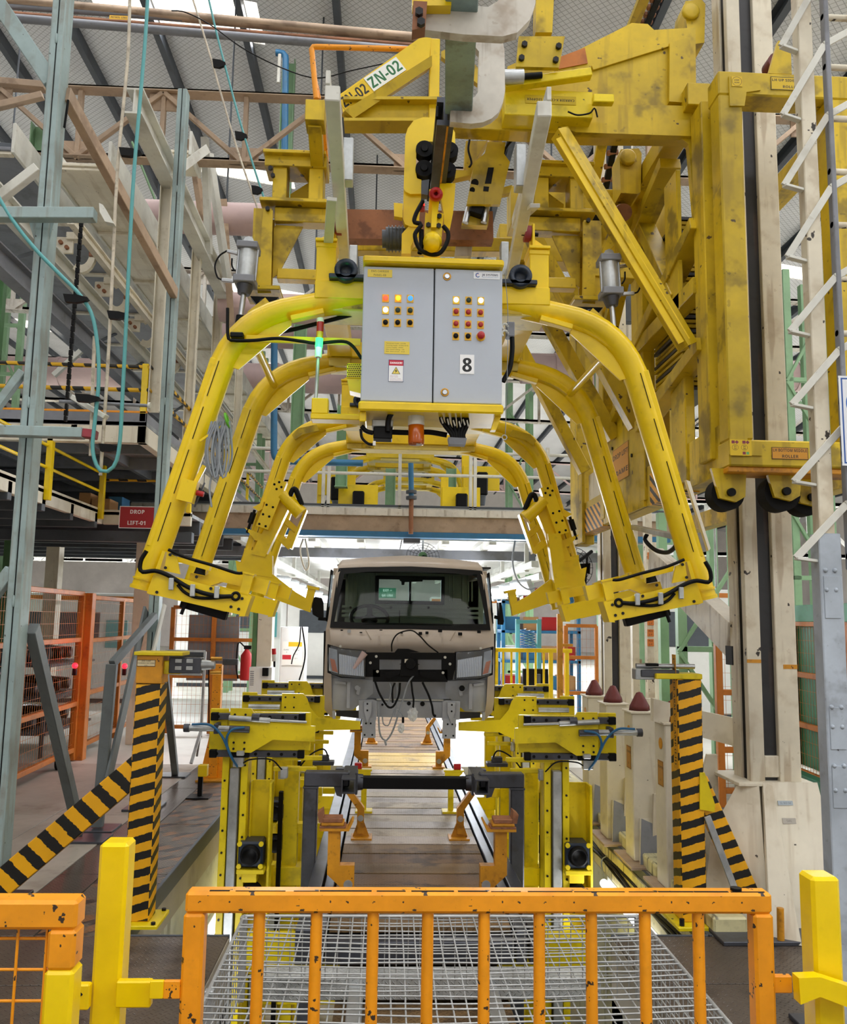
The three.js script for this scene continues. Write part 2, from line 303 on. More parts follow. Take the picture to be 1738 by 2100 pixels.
// ---------- lamps ----------
function areaLight(o, c, w, h, look, k, color = '#ffffff') {
  const l = new THREE.RectAreaLight(color, k, w, h); l.position.copy(A3(c)).sub(offs.get(o) || V(0, 0, 0)); o.add(l);
  const m = new THREE.Matrix4().lookAt(V(0, 0, 0), A3(look), Math.abs(look[1]) > 0.9 ? V(0, 0, 1) : V(0, 1, 0)); l.quaternion.setFromRotationMatrix(m); l.castShadow = true; return l;
}
M.tube = glow('#f4f8ff', 1.6); M.sky = glow('#fff6e6', 2.2); M.diffuser = glow('#fbfbff', 1.4);
// ---------- roof with skylight strips ----------
const roofY = x => 9.51 - 0.15 * x, up8 = V(0.15, 1, 0).normalize();
{
  const cuts = [6, 3.4, 2.5, -2.1, -3.0, -7.3, -8.2, -10.55, -11.4, -15.05, -15.55, -21, -21.9, -28, -28.9, -46];
  const roof = new THREE.Group(); roof.name = 'ceiling'; roof.userData.kind = 'structure'; scene.add(roof);
  for (let i = 0; i < cuts.length; i += 2) part(roof, 'roof_sheet', M.roof, prism([[-23, roofY(-23)], [20, roofY(20)], [20, roofY(20) + 0.2], [-23, roofY(-23) + 0.2]], cuts[i] - cuts[i + 1]).translate(0, 0, cuts[i + 1]));
  let n = 0;
  for (let i = 1; i < cuts.length - 1; i += 2) {
    const z0 = cuts[i + 1], z1 = cuts[i], d = z1 - z0;
    for (const [a, b] of z1 < -10 ? [[-23, -9], [-9, -4.3], [-4.3, -1.9], [-1.9, 7], [7, 13], [13, 20]] : [[-23, -9], [-9, -1], [-1, 7], [7, 20]]) {
      if (z1 < -10 && (a === -9 || a === -1.9 || a === 13)) { part(roof, 'roof_sheet', M.roof, prism([[a, roofY(a)], [b, roofY(b)], [b, roofY(b) + 0.2], [a, roofY(a) + 0.2]], d).translate(0, 0, z0)); continue; }
      const lit = b > -12 && a < 10;
      const s = part(roof, 'skylight', M.sky, prism([[a, roofY(a) + 0.02], [b, roofY(b) + 0.02], [b, roofY(b) + 0.14], [a, roofY(a) + 0.14]], d).translate(0, 0, z0));
      if (lit && a > -20) areaLight(s, [(a + b) / 2, roofY((a + b) / 2) - 0.06, (z0 + z1) / 2], (b - a) * 0.96, d, [-0.15, -1, 0], L.sky, '#fbfcff');
    }
  }
  for (let x = -20.6; x < 19; x += 1.32) part(roof, 'purlin', M.slate, prof([x, roofY(x) - 0.1, 6], [x, roofY(x) - 0.1, -45.5], CH(0.09, 0.2, 0.01)));
  struct('wall_back', M.wallPale, box(-23.2, 20.2, -0.3, 13.5, 6, 6.2)); struct('wall_far', M.wall, box(-23.2, 20.2, -0.3, 13.5, -46.2, -46));
  struct('wall_left', M.wall, box(-23.2, -23, -0.3, 13.5, -46, 6)); struct('wall_right', M.wall, box(20, 20.2, -0.3, 13.5, -46, 6));
}
// ---------- floor, pit ----------
const PL = -1.31, PR = 1.72, PN = -4.56, PF = -9.6;
{
  const f = new THREE.Group(); f.name = 'floor'; f.userData.kind = 'structure'; scene.add(f);
  // base slabs
  part(f, 'slab', M.concrete, box(-23, -0.75, -0.3, -0.012, PN, 6, 0), box(1.2, 20, -0.3, -0.012, PN, 6, 0), box(-0.75, 1.2, -0.3, -0.012, -2.1, 6, 0), box(-23, PL, -0.3, -0.012, PF, PN, 0), box(PR, 20, -0.3, -0.012, PF, PN, 0));
  part(f, 'far_slab', M.concreteLight, box(-23, XC - 0.62, -0.3, 0, -46, PF, 0), box(XC + 0.62, 20, -0.3, 0, -46, PF, 0), box(XC - 0.62, XC + 0.62, -0.6, -0.3, -46, PF, 0));
  // steel chequer plates
  const cut = (m, x0, x1, z0, z1) => part(f, 'floor_plate', m, box(x0 + 0.004, x1 - 0.004, -0.012, 0, z0 + 0.004, z1 - 0.004, 0.002));
  for (const [x0, x1] of [[-3.6, -2.1], [-2.1, -0.75], [1.2, 2.6], [2.6, 4.2]]) for (const [z0, z1] of [[PN, -3.98], [-3.98, -2.4], [-2.4, -0.8], [-0.8, 1]]) cut(M.plateDark, x0, x1, z0, z1);
  for (const [z0, z1] of [[-2.1, -0.8], [-0.8, 1]]) cut(M.plateDark, -0.75, 1.2, z0, z1);
  for (const [z0, z1] of [[PF, -8.3], [-8.3, -6.9], [-6.9, -5.6], [-5.6, PN]]) { cut(M.plateDark, -1.98, -1.72, z0, z1); cut(M.plateHatch, -1.72, PL, z0, z1); }
  const conc = (x0, x1, z0, z1) => part(f, 'floor_slab', M.concrete, box(x0 + 0.004, x1 - 0.004, -0.012, 0, z0 + 0.004, z1 - 0.004, 0.002));
  for (const [x0, x1] of [[-2.62, -1.98], [-5.2, -2.62], [-10, -5.2], [-23, -10]]) for (const [z0, z1] of [[PF, -7.2], [-7.2, PN]]) conc(x0, x1, z0, z1);
  for (const [x0, x1] of [[PR, 2.05], [2.05, 4.4], [4.4, 8], [8, 20]]) for (const [z0, z1] of [[PF, -7.2], [-7.2, PN]]) conc(x0, x1, z0, z1);
  // pit
  const w = M.pitWall;
  struct('wall_pit', w, box(PL - 0.2, PL, -1.7, -0.3, PF, PN, 0), box(PR, PR + 0.2, -1.7, -0.3, PF, PN, 0), box(PL, PR, -1.7, -0.3, PF - 0.2, PF, 0), box(PL, -0.75, -1.7, -0.3, PN, PN + 0.2, 0), box(1.2, PR, -1.7, -0.3, PN, PN + 0.2, 0),
    box(-0.95, -0.75, -1.7, -0.3, PN, -2.1, 0), box(1.2, 1.4, -1.7, -0.3, PN, -2.1, 0), box(-0.95, 1.4, -1.7, -0.3, -2.1, -1.9, 0));
  struct('floor_pit', M.concrete, box(PL - 0.2, PR + 0.2, -1.9, -1.7, PF - 0.2, -1.9, 0));
  struct('trim_1', M.slate, box(PL - 0.01, PL + 0.012, -0.11, 0.004, PF, PN), box(PR - 0.012, PR + 0.01, -0.1, 0.004, PF, PN, 0), box(PL, -0.75, -0.1, 0.004, PN - 0.012, PN), box(1.2, PR, -0.1, 0.004, PN - 0.012, PN));
  // pale concrete kerb along the right of the pit, with cables strung under it
  struct('trim_2', paint('#cfc79a', { v: 0.1, amount: 0.4, dirt: '#4a4434', chips: 0.16, chip: '#2f2b24', run: 0.6, runHex: '#3c382c', size: 0.9 }), box(PR + 0.02, PR + 0.2, 0, 0.09, PF, PN, 0.01), box(PR - 0.03, PR - 0.012, -0.26, -0.06, PF, PN, 0.003));
}
// ---------- hall lamps (all above and behind the picture) ----------
for (const [x, z, what] of [[-4.6, 1.6, 'left'], [0.4, 2.4, 'middle'], [5.2, 1.6, 'right']]) {
  const o = thing('ceiling_lamp', `long white hall lamp hung over the aisle behind the gate, ${what} of three`, 'lamp', [x, 5.6, z], 'hall lamps over the aisle');
  part(o, 'housing', M.white, box(x - 1.0, x + 1.0, 5.63, 5.72, z - 0.22, z + 0.22)); part(o, 'diffuser', M.diffuser, box(x - 0.97, x + 0.97, 5.6, 5.63, z - 0.19, z + 0.19));
  part(o, 'suspension_rod', M.steel, cyl([x - 0.7, 5.72, z], [x - 0.7, roofY(x - 0.7), z], 0.008, 0.008, 6)); part(o, 'suspension_rod', M.steel, cyl([x + 0.7, 5.72, z], [x + 0.7, roofY(x + 0.7), z], 0.008, 0.008, 6));
  areaLight(o, [x, 5.585, z], 1.9, 0.36, [0, -1, 0], L.hall);
}
// ---------- the gate across the front ----------
const hazMat = (k, size, sh) => { const t = hazard(k, sh); t.repeat.set(1.18 / size, 1 / size); return new THREE.MeshStandardMaterial({ map: t, roughness: 0.42 }); };
{
  const D = 1.86, l = q(372, 1960, D).x, r = q(1591, 1960, D).x, top = q(960, 1831, D).y, T = 0.043, z0 = -D - T, z1 = -D, low = 0.1;
  const g = thing('safety_gate', 'chipped orange swing gate with a row of upright bars across the bottom front', 'gate', [(l + r) / 2, low, -D]);
  const ch = 0.006;
  part(g, 'top_rail', M.amber, box(l + 0.002, r - 0.002, top - T, top, z0, z1, ch)); part(g, 'bottom_rail', M.amber, box(l + T, r - T, low, low + T, z0, z1, ch));
  part(g, 'stile', M.amber, box(l, l + T, low, top - T, z0, z1, ch)); part(g, 'stile', M.amber, box(r - T, r, low, top - T, z0, z1, ch));
  for (const px of [533, 650, 766, 878, 993.5, 1106.5, 1213, 1322.7, 1432]) { const p = q(px, 1872, D + T / 2); part(g, 'baluster', M.amber, cyl([p.x, low + T, -D - T / 2], [p.x, top - T, -D - T / 2], 0.0125, 0.0125, 16)); }
  const a = q(307, 2013, D), b = q(373, 2050, D); part(g, 'latch_tab', M.fresh, box(a.x, a.x + 0.028, b.y, a.y, z1 - 0.012, z1 - 0.002)); part(g, 'latch_tab', M.amber, box(a.x + 0.028, l, b.y, a.y, z1 - 0.012, z1 - 0.002));
  const e = q(1590, 2008, D), f = q(1634, 2044, D); part(g, 'hinge_lug', M.amber, box(r, f.x, f.y, e.y, z1 - 0.03, z1 - 0.015));
  { const e = []; for (let x = l + 0.05; x < r - 0.02;) { const n = 0.02 + rnd() * 0.09, y = top + 0.0004; e.push(box(x, x + n, y - 0.001, y + 0.0004, z1 - 0.0095 - rnd() * 0.004, z1 - 0.006, 0)); x += n + rnd() * 0.02; } tag(part(g, 'bare_edge', M.rubber, e), 'dark line where paint has worn off the top edge').userData.kind = 'stuff'; }
  part(g, 'peg', M.black, cyl(q(1510, 1826, D + 0.02).toArray(), q(1510, 1822, D + 0.02).setY(top + 0.006).toArray(), 0.012, 0.012, 12));
}
function squarePost(name, label, x0, x1, top, z, m) {
  const o = thing(name, label, 'post', [(x0 + x1) / 2, 0, z]), w = x1 - x0;
  part(o, 'tube', m, box(x0, x1, 0.01, top, z - w, z, 0.007)); part(o, 'base_plate', m, box(x0 - 0.04, x1 + 0.04, 0, 0.01, z - w - 0.04, z + 0.04)); return o;
}
{
  const D = 1.9, a = q(203, 1742, D), b = q(263, 1742, D);
  const o = squarePost('yellow_post', 'glossy yellow square post left of the orange gate', a.x, b.x, a.y + 0.012, -D, M.fresh);
  const t1 = q(262, 2013, D - 0.02), t2 = q(308, 2068, D - 0.02); part(o, 'lug', M.fresh, box(b.x - 0.004, t2.x, t2.y, t1.y, -D, -D + 0.02));
  const s1 = q(142, 2020, D - 0.02), s2 = q(196, 2073, D - 0.02); part(o, 'lug', M.fresh, box(s1.x, a.x + 0.004, s2.y, s1.y, -D, -D + 0.02)); part(o, 'pin_hole', M.black, cyl(q(165, 2038, D - 0.021).toArray(), q(165, 2038, D - 0.02).toArray(), 0.005, 0.005, 12));
}
{
  const D = 1.86, a = q(1666, 1815, D), b = q(1725, 1815, D);
  const o = squarePost('yellow_post', 'glossy yellow square post right of the orange gate, with a bent strap', a.x, b.x, q(1690, 1800, D).y, -D, M.fresh);
  const p = [[1632, 2000], [1676, 1998], [1760, 2035], [1760, 2078], [1676, 2038], [1636, 2054]].map(v => q(v[0], v[1], D - 0.03)); p[2].z += 0.22; p[3].z += 0.22; const w = D - 0.03;
  part(o, 'strap', M.fresh, poly([p[0], p[1], p[4], p[5]], 0.03), poly([p[1], q(1775, 2030, w), q(1775, 2076, w), p[4]], 0.03));
}
{
  const D = 1.62, r = q(152, 1960, D).x, l = r - 1.1, top = q(60, 1848, D).y, T = 0.05, low = 0.1, cutY = q(110, 1992, D).y;
  const g = thing('mesh_gate', 'orange square-tube panel with a wire grid at the lower left corner of the view', 'gate', [(l + r) / 2, low, -D]);
  part(g, 'top_rail', M.amber, box(l, r, top - T, top, -D - T, -D, 0.006)); part(g, 'bottom_rail', M.amber, box(l + T, r - T, low, low + T, -D - T, -D, 0.006));
  part(g, 'stile', M.amber, box(r - T, r, cutY, top - T, -D - T, -D, 0.006)); tag(part(g, 'repainted_stile', M.fresh, box(r - T - 0.001, r + 0.001, low, cutY, -D - T - 0.001, -D + 0.001, 0.006)), 'lower stile in fresh yellow paint'); part(g, 'stile', M.amber, box(l, l + T, low, top - T, -D - T, -D, 0.006));
  for (let x = q(83, 1960, D).x, i = 0; x > l + T; x -= 0.0515, i++) part(g, 'wire', M.amber, cyl([x, low + T, -D - T / 2], [x, top - T, -D - T / 2], 0.0028, 0.0028, 8));
  for (let y = q(40, 1937, D).y; y > low + T; y -= 0.053) part(g, 'wire', M.amber, cyl([l + T, y, -D - T / 2 - 0.004], [r - T, y, -D - T / 2 - 0.004], 0.0028, 0.0028, 8));
}
// ---------- wire guard over the chain return ----------
{
  const H = 0.34, x0 = -0.57, x1 = 1.125, z0 = -3.82, z1 = -2.45, g = thing('wire_guard', 'low galvanised wire mesh cover behind the gate bars', 'cover', [XC, 0, -3.1]);
  const f = (n, gs) => part(g, n, M.mesh, gs);
  for (const a of [[[x0, H, z0], [x1, H, z0]], [[x0, H, z1], [x1, H, z1]], [[x0, H, z0], [x0, H, z1]], [[x1, H, z0], [x1, H, z1]]]) f('edge_rod', cyl(a[0], a[1], 0.007, 0.007, 8));
  for (const x of [x0, x1]) for (const z of [z0, -3.1, z1]) f('post', bar([x, 0, z], [x, H, z], 0.03));
  for (let k = 0, n = Math.round((x1 - x0) / 0.052); k <= n; k++) { const x = x0 + (x1 - x0) * k / n, w = 0.004 * Math.sin(k * 3.1); f('wire', cable([[x, H - 0.004, z0], [x + w, H - 0.012, (z0 * 2 + z1) / 3], [x - w, H - 0.016, (z0 + z1 * 2) / 3], [x, H - 0.004, z1]], 0.003, 8, 6)); }
  for (let k = 0, n = Math.round((z1 - z0) / 0.047); k <= n; k++) { const z = z0 + (z1 - z0) * k / n, P = []; for (let i = 0; i <= 8; i++) P.push([x0 + (x1 - x0) * i / 8, H + 0.002 - 0.014 * Math.sin(Math.PI * i / 8) + 0.003 * Math.sin(k * 2.3 + i), z + 0.003 * Math.sin(i * 2.1 + k)]); f('wire', cable(P, 0.003, 16, 6)); }
  for (const x of [x0, x1]) { const side = []; for (let z = z0; z <= z1; z += 0.05) side.push(cyl([x, 0.01, z], [x, H, z], 0.0025, 0.0025, 5)); for (let y = 0.05; y < H; y += 0.05) side.push(cyl([x, y, z0], [x, y, z1], 0.0025, 0.0025, 5)); f('side_mesh', side).userData.kind = 'stuff'; }
  const fr = []; for (let x = x0; x <= x1; x += 0.05) fr.push(cyl([x, 0.01, z0], [x, H, z0], 0.0025, 0.0025, 5)); for (let y = 0.05; y < H; y += 0.05) fr.push(cyl([x0, y, z0], [x1, y, z0], 0.0025, 0.0025, 5)); f('end_mesh', fr).userData.kind = 'stuff';
}
// ---------- striped clamp posts ----------
const hz = hazMat(-0.25, 0.345, 0), hzR = hazMat(-0.25, 0.345, 170);
{
  const D = 4.7, x0 = q(270, 1550, D).x, w = 0.135, x1 = x0 + w, z1 = -D, z0 = -D - w, top = q(300, 1344, D).y, cut = q(300, 1402, D).y;
  const o = thing('clamp_post', 'black and yellow striped post left of the pit with a plain yellow head', 'post', [x0 + w / 2, 0, -D]);
  part(o, 'striped_tube', hz, box(x0, x1, 0.02, cut, z0, z1, 0.004)); tag(part(o, 'head', M.amberDirty, box(x0 - 0.002, x1 + 0.002, cut, top, z0, z1 + 0.002, 0.004)), 'plain yellow head of the post');
  part(o, 'cap_plate', M.lifter, box(x0 - 0.015, x1 + 0.11, top, top + 0.02, z0 - 0.02, z1 + 0.015)); part(o, 'base_plate', M.lifter, box(x0 - 0.05, x1 + 0.06, 0, 0.02, z0 - 0.06, z1 + 0.06));
  bolts(o, M.bolt, [[x0 - 0.03, 0.026, z1 + 0.04], [x1 + 0.035, 0.026, z1 + 0.04], [x1 + 0.035, 0.026, z0 - 0.04]], [0, 1, 0], 0.012, 0.014);
  sign(o, 'label_plate', words(256, 96, '#d9c9a0', '#3a2a1a', ['JZ250  CLAMP', 'CYLINDERS 2 NOT CONN.', '( LH )'], { frame: '#3a2418', line: 8 }), q(300, 1360, D - 0.003), 0.098, 0.035);
  // air cylinder clamp on the right
  part(o, 'cylinder_bracket', M.lifter, box(x1, x1 + 0.09, top - 0.1, top - 0.03, z0 + 0.02, z1 - 0.03)); const cx = x1 + 0.12, cy = top - 0.05;
  part(o, 'clamp_cylinder', M.darkSteel, box(x1 + 0.03, x1 + 0.2, cy - 0.045, cy + 0.04, z1 - 0.1, z1 - 0.02)); part(o, 'clamp_grid', M.galv, ...[[-0.055, 0.012], [0.005, 0.012], [-0.055, -0.026], [0.005, -0.026]].map(v => box(cx + v[0], cx + v[0] + 0.035, cy + v[1], cy + v[1] + 0.02, z1 - 0.02, z1 - 0.012))).userData.kind = 'stuff';
  part(o, 'clamp_tip', M.galv, cyl([x1 + 0.2, cy, z1 - 0.06], [x1 + 0.27, cy, z1 - 0.06], 0.03, 0.022)); part(o, 'fitting', M.brass, cyl([x1 + 0.25, cy - 0.04, z1 - 0.05], [x1 + 0.31, cy - 0.04, z1 - 0.05], 0.01)); part(o, 'fitting', M.brass, cyl([x1 + 0.25, cy + 0.035, z1 - 0.05], [x1 + 0.31, cy + 0.035, z1 - 0.05], 0.01));
  // raking brace to the left
  const a = V(x0, q(268, 1562, D).y, -D - w / 2), b = q(-70, 1885, D + 0.06); b.z = -D - w / 2; b.y = 0.04;
  const hb = hazMat(0.75, 0.62, 40); tag(part(o, 'brace', hb, bar([a.x + 0.05, a.y - 0.02, a.z], b, 0.11, 0.14, [0, 1, 0])), 'thick striped brace leaning down to the left');
}
{
  const D = 4.7, x0 = q(1392, 1500, D).x, x1 = q(1442, 1500, D).x, w = x1 - x0, z1 = -D, z0 = -D - 0.13, top = q(1412, 1382, D).y;
  const o = thing('clamp_post', 'black and yellow striped post right of the pit with a sliding clamp on top', 'post', [x0 + w / 2, 0, -D]);
  part(o, 'striped_tube', hzR, box(x0, x1, 0.02, top - 0.03, z0, z1, 0.004)); part(o, 'cap_plate', M.lifter, box(x0 - 0.12, x1 + 0.005, top - 0.03, top, z0 - 0.02, z1 + 0.005)); part(o, 'base_plate', M.lifter, box(x0 - 0.05, x1 + 0.05, 0, 0.02, z0 - 0.06, z1 + 0.08));
  bolts(o, M.bolt, [[x0 - 0.02, 0.03, z1 + 0.05], [x1 + 0.02, 0.03, z1 + 0.05]], [0, 1, 0], 0.014, 0.05);
  sign(o, 'side_lettering', words(512, 64, '#d79a18', '#1a1612', ['CARRIER ARM Y-CLAMP (LH)'], { font: 'serif' }), [x0 - 0.0015, q(1390, 1460, D).y, (z0 + z1) / 2 + 0.02], 0.62, 0.06, [0, -1, 0], [0, 0, 1]);
  const br = thing; part(o, 'brace', hzR, bar([x1 - 0.02, q(1450, 1600, D).y, z1 - 0.07], q(1545, 1835, D - 0.02).setZ(z1 - 0.07), 0.1, 0.1)); part(o, 'flat_strut', M.galv, bar([x1 + 0.005, q(1440, 1672, D).y, z1 + 0.02], q(1510, 1835, D).setZ(z1 + 0.02), 0.012, 0.035));
  tag(part(o, 'painted_gusset', M.lifter, poly([[x1 - 0.025, q(0, 1572, D).y, z1 + 0.004], [x1 + 0.002, q(0, 1572, D).y, z1 + 0.004], [x1 + 0.055, q(0, 1640, D).y, z1 + 0.004], [x1 + 0.05, q(0, 1655, D).y, z1 + 0.004], [x1 - 0.03, q(0, 1650, D).y, z1 + 0.004]], 0.012)), 'gusset daubed with bright yellow paint');
  // clamp on the head
  const c = q(1340, 1378, D); part(o, 'clamp_body', M.darkSteel, box(c.x - 0.06, x0 + 0.02, c.y - 0.03, c.y + 0.01, z0 + 0.02, z1 - 0.02)); part(o, 'clamp_slide', M.galv, box(c.x - 0.09, c.x + 0.02, c.y - 0.045, c.y + 0.015, z0 + 0.03, z1 - 0.03)); part(o, 'clamp_rod', M.steel, cyl([c.x - 0.08, c.y + 0.03, z1 - 0.05], [x1 - 0.02, c.y + 0.03, z1 - 0.05], 0.014)); part(o, 'clamp_pad', M.black, box(c.x - 0.03, c.x + 0.04, c.y + 0.03, c.y + 0.045, z1 - 0.08, z1 - 0.02));
}
// ---------- slat conveyor ----------
const SIDE = [-1, 1], mm = s => s < 0 ? g => g : mir;
{
  const o = thing('slat_conveyor', 'long conveyor of worn chequer-plate slats running down the middle under the cab', 'conveyor', [XC, 0, -9]);
  const vars = { w: [M.plateWood, plate('#664a2c', '#2a1c10', { sh: 70, rough: 0.7, metal: 0, amount: 0.6 })], p: [M.platePale, plate('#97887a', '#4e4030', { sh: 200, amount: 0.55 })], y: [M.plateYellow] };
  for (let z = -4.66, i = 0; z > -24; z -= 0.232, i++) {
    const k = z > -6.25 ? 'w' : z > -9.2 ? 'p' : z > -10.4 ? 'y' : z > -14 ? 'w' : 'p', m = vars[k][i % vars[k].length], dy = ((i * 37) % 5) * 0.0012;
    part(o, 'slat', m, box(XC - 0.475, XC + 0.475, -0.02, 0.012 + dy, z - 0.22, z, 0.003));
  }
  for (const s of [-1, 1]) { part(o, 'outer_rail', M.darkSteel, box(XC + s * 0.49, XC + s * 0.545, -0.14, 0.02, -24, PN)); part(o, 'guide_rail', M.darkSteel, box(XC + s * 0.56, XC + s * 0.64, -0.14, 0.03, -24, PN)); }
  part(o, 'bed', M.darkSteel, box(XC - 0.48, XC + 0.48, -0.14, -0.03, -24, PN));
  for (let z = -5; z > -9.6; z -= 1.4) part(o, 'cross_bearer', M.lifter, box(XC - 1.0, XC + 1.0, -0.32, -0.16, z - 0.1, z));
  // chain return under the wire guard
  for (let z = -5.0; z < -2.3; z += 0.38) part(o, 'return_slat', M.plateWood, box(XC - 0.42, XC + 0.42, -0.26, -0.22, z, z + 0.37, 0.003));
  for (const s of [-1, 1]) part(o, 'return_rail', M.galv, box(XC + s * 0.32 - 0.035, XC + s * 0.32 + 0.035, -0.2, -0.13, -4.5, -2.1));
  part(o, 'tread_beam', plate('#b9bcbc', '#6a6c6c', { metal: 0.4 }), box(XC - 0.82, XC + 0.86, -0.2, -0.1, -4.44, -4.3)); part(o, 'sprocket_shaft', M.darkSteel, cyl([XC - 0.8, -0.55, -3.4], [XC + 0.8, -0.55, -3.4], 0.05));
  for (const s of [-1, 1]) part(o, 'sprocket', M.darkSteel, cyl([XC + s * 0.46, -0.45, -3.4], [XC + s * 0.52, -0.45, -3.4], 0.17, 0.17, 18));
  tag(part(o, 'bearing', M.lifter, box(XC + 0.55, XC + 0.75, -0.5, -0.34, -3.5, -3.3)), 'yellow bearing block');
}
// ---------- amber supports standing on the slats ----------
function padStand(z, k, where) {                    // cranked stand with a wooden pad
  for (const s of SIDE) {
    const f = mm(s), o = thing('pad_stand', `cranked amber stand with wooden pad on the ${s < 0 ? 'left' : 'right'} of the slats, ${where}`, 'support', [XC + s * 0.42, 0.012, z]);
    const P = (x, y) => [XC + x, y, z];
    part(o, 'post', M.amberDirty, f(poly([P(-0.52, 0.385), P(-0.45, 0.385), P(-0.45, 0.19), P(-0.365, 0.19), P(-0.365, 0.03), P(-0.43, 0.03), P(-0.43, 0.06), P(-0.52, 0.14)], 0.07)));
    part(o, 'base', M.amberDirty, f(box(XC - 0.46, XC - 0.33, 0.012, 0.03, z - 0.07, z + 0.07)));
    part(o, 'pad_shelf', M.amberDirty, f(poly([P(-0.57, 0.385), P(-0.4, 0.385), P(-0.375, 0.44), P(-0.385, 0.445), P(-0.41, 0.4), P(-0.57, 0.4)], 0.12)), f(box(XC - 0.56, XC - 0.43, 0.415, 0.43, z - 0.06, z + 0.06)));
    parts(o, 'wood_pad', M.rust, f(box(XC - 0.55, XC - 0.44, 0.43, 0.455, z - 0.055, z + 0.055)), f(box(XC - 0.57, XC - 0.42, 0.4, 0.412, z - 0.055, z + 0.06)), f(poly([P(-0.575, 0.43), P(-0.545, 0.43), P(-0.555, 0.5), P(-0.585, 0.48)], 0.1)));
    part(o, 'pivot_disc', M.galv, f(cyl([XC - 0.398, 0.085, z + 0.034], [XC - 0.398, 0.085, z + 0.038], 0.026)));
  }
}
padStand(-5.15, 1, 'nearest the gate'); padStand(-9.45, 1, 'by the yellow slats');
function armStand(z, where, lean = 1) {
  for (const s of SIDE) {
    const f = mm(s), o = thing('guide_stand', `amber bent-arm stand on the ${s < 0 ? 'left' : 'right'} of the slats, ${where}`, 'support', [XC + s * 0.36, 0.012, z]);
    const P = (x, y) => [XC + x, y, z];
    part(o, 'arm', M.amberDirty, f(poly([P(-0.47, 0.33), P(-0.44, 0.36), P(-0.34, 0.23), P(-0.34, 0.05), P(-0.39, 0.05), P(-0.39, 0.22)], 0.06)));
    part(o, 'base', M.amberDirty, f(box(XC - 0.43, XC - 0.28, 0.012, 0.03, z - 0.08, z + 0.08)), f(poly([P(-0.42, 0.03), P(-0.3, 0.03), P(-0.34, 0.13), P(-0.385, 0.13)], 0.02)));
    part(o, 'pivot_disc', M.galv, f(cyl([XC - 0.365, 0.16, z + 0.03], [XC - 0.365, 0.16, z + 0.034], 0.022)));
  }
}
armStand(-6.45, 'second from the gate'); armStand(-11.2, 'beyond the cab');
for (const s of SIDE) {
  const f = mm(s), z = -7.3, o = thing('stop_stand', `bright yellow post with a red cube on top, ${s < 0 ? 'left' : 'right'} side of the slats`, 'support', [XC + s * 0.36, 0.012, z]), P = (x, y) => [XC + x, y, z];
  part(o, 'post', M.lifter, f(box(XC - 0.385, XC - 0.34, 0.03, 0.3, z - 0.04, z))); part(o, 'base', M.lifter, f(box(XC - 0.43, XC - 0.29, 0.012, 0.03, z - 0.08, z + 0.06)));
  part(o, 'top_bracket', M.lifter, f(poly([P(-0.46, 0.345), P(-0.31, 0.345), P(-0.31, 0.3), P(-0.34, 0.27), P(-0.39, 0.27), P(-0.45, 0.33)], 0.05)), f(box(XC - 0.47, XC - 0.3, 0.345, 0.358, z - 0.06, z + 0.03)));
  part(o, 'red_cube', M.redPaint, f(box(XC - 0.445, XC - 0.385, 0.358, 0.405, z - 0.05, z)));
}
// ---------- black square-tube portal over the slats ----------
{
  const z = -5.75, o = thing('tube_portal', 'black square-tube frame standing across the conveyor in front of the cab', 'frame', [XC, -0.1, z]);
  for (const s of SIDE) {
    const f = mm(s);
    part(o, 'leg', M.darkSteel, f(box(XC - 0.725, XC - 0.635, -1.69, 0.5, z - 0.09, z, 0.008))); part(o, 'top_beam', M.darkSteel, f(box(XC - 0.725, XC - 0.43, 0.505, 0.6, z - 0.09, z, 0.008))); part(o, 'weld_plate', M.darkSteel, f(box(XC - 0.73, XC - 0.63, 0.495, 0.507, z - 0.095, z + 0.005)));
    const hx = XC - 0.43, t = 0.045; part(o, 'holder_tube', M.darkSteel, f([box(hx - t, hx + t, 0.575, 0.585, z - 0.35, z + 0.14), box(hx - t, hx + t, 0.49, 0.5, z - 0.35, z + 0.14), box(hx - t, hx - t + 0.009, 0.5, 0.575, z - 0.35, z + 0.14), box(hx + t - 0.009, hx + t, 0.5, 0.575, z - 0.35, z + 0.14)].reduce((a, g) => mergeGeometries([a, g]))));
    part(o, 'clamp_collar', M.darkSteel, f(cyl([XC - 0.385, 0.53, z - 0.05], [XC - 0.34, 0.53, z - 0.05], 0.055, 0.05, 12)), f(box(XC - 0.39, XC - 0.375, 0.46, 0.6, z - 0.11, z + 0.01)));
    part(o, 'gusset', M.darkSteel, f(poly([[XC - 0.53, 0.505, z - 0.02], [XC - 0.475, 0.505, z - 0.02], [XC - 0.475, 0.44, z - 0.02], [XC - 0.51, 0.45, z - 0.02]], 0.02)));
  }
  part(o, 'cross_tube', M.black, bar([XC - 0.385, 0.53, z - 0.05], [XC + 0.385, 0.53, z - 0.05], 0.075, 0.075));
}
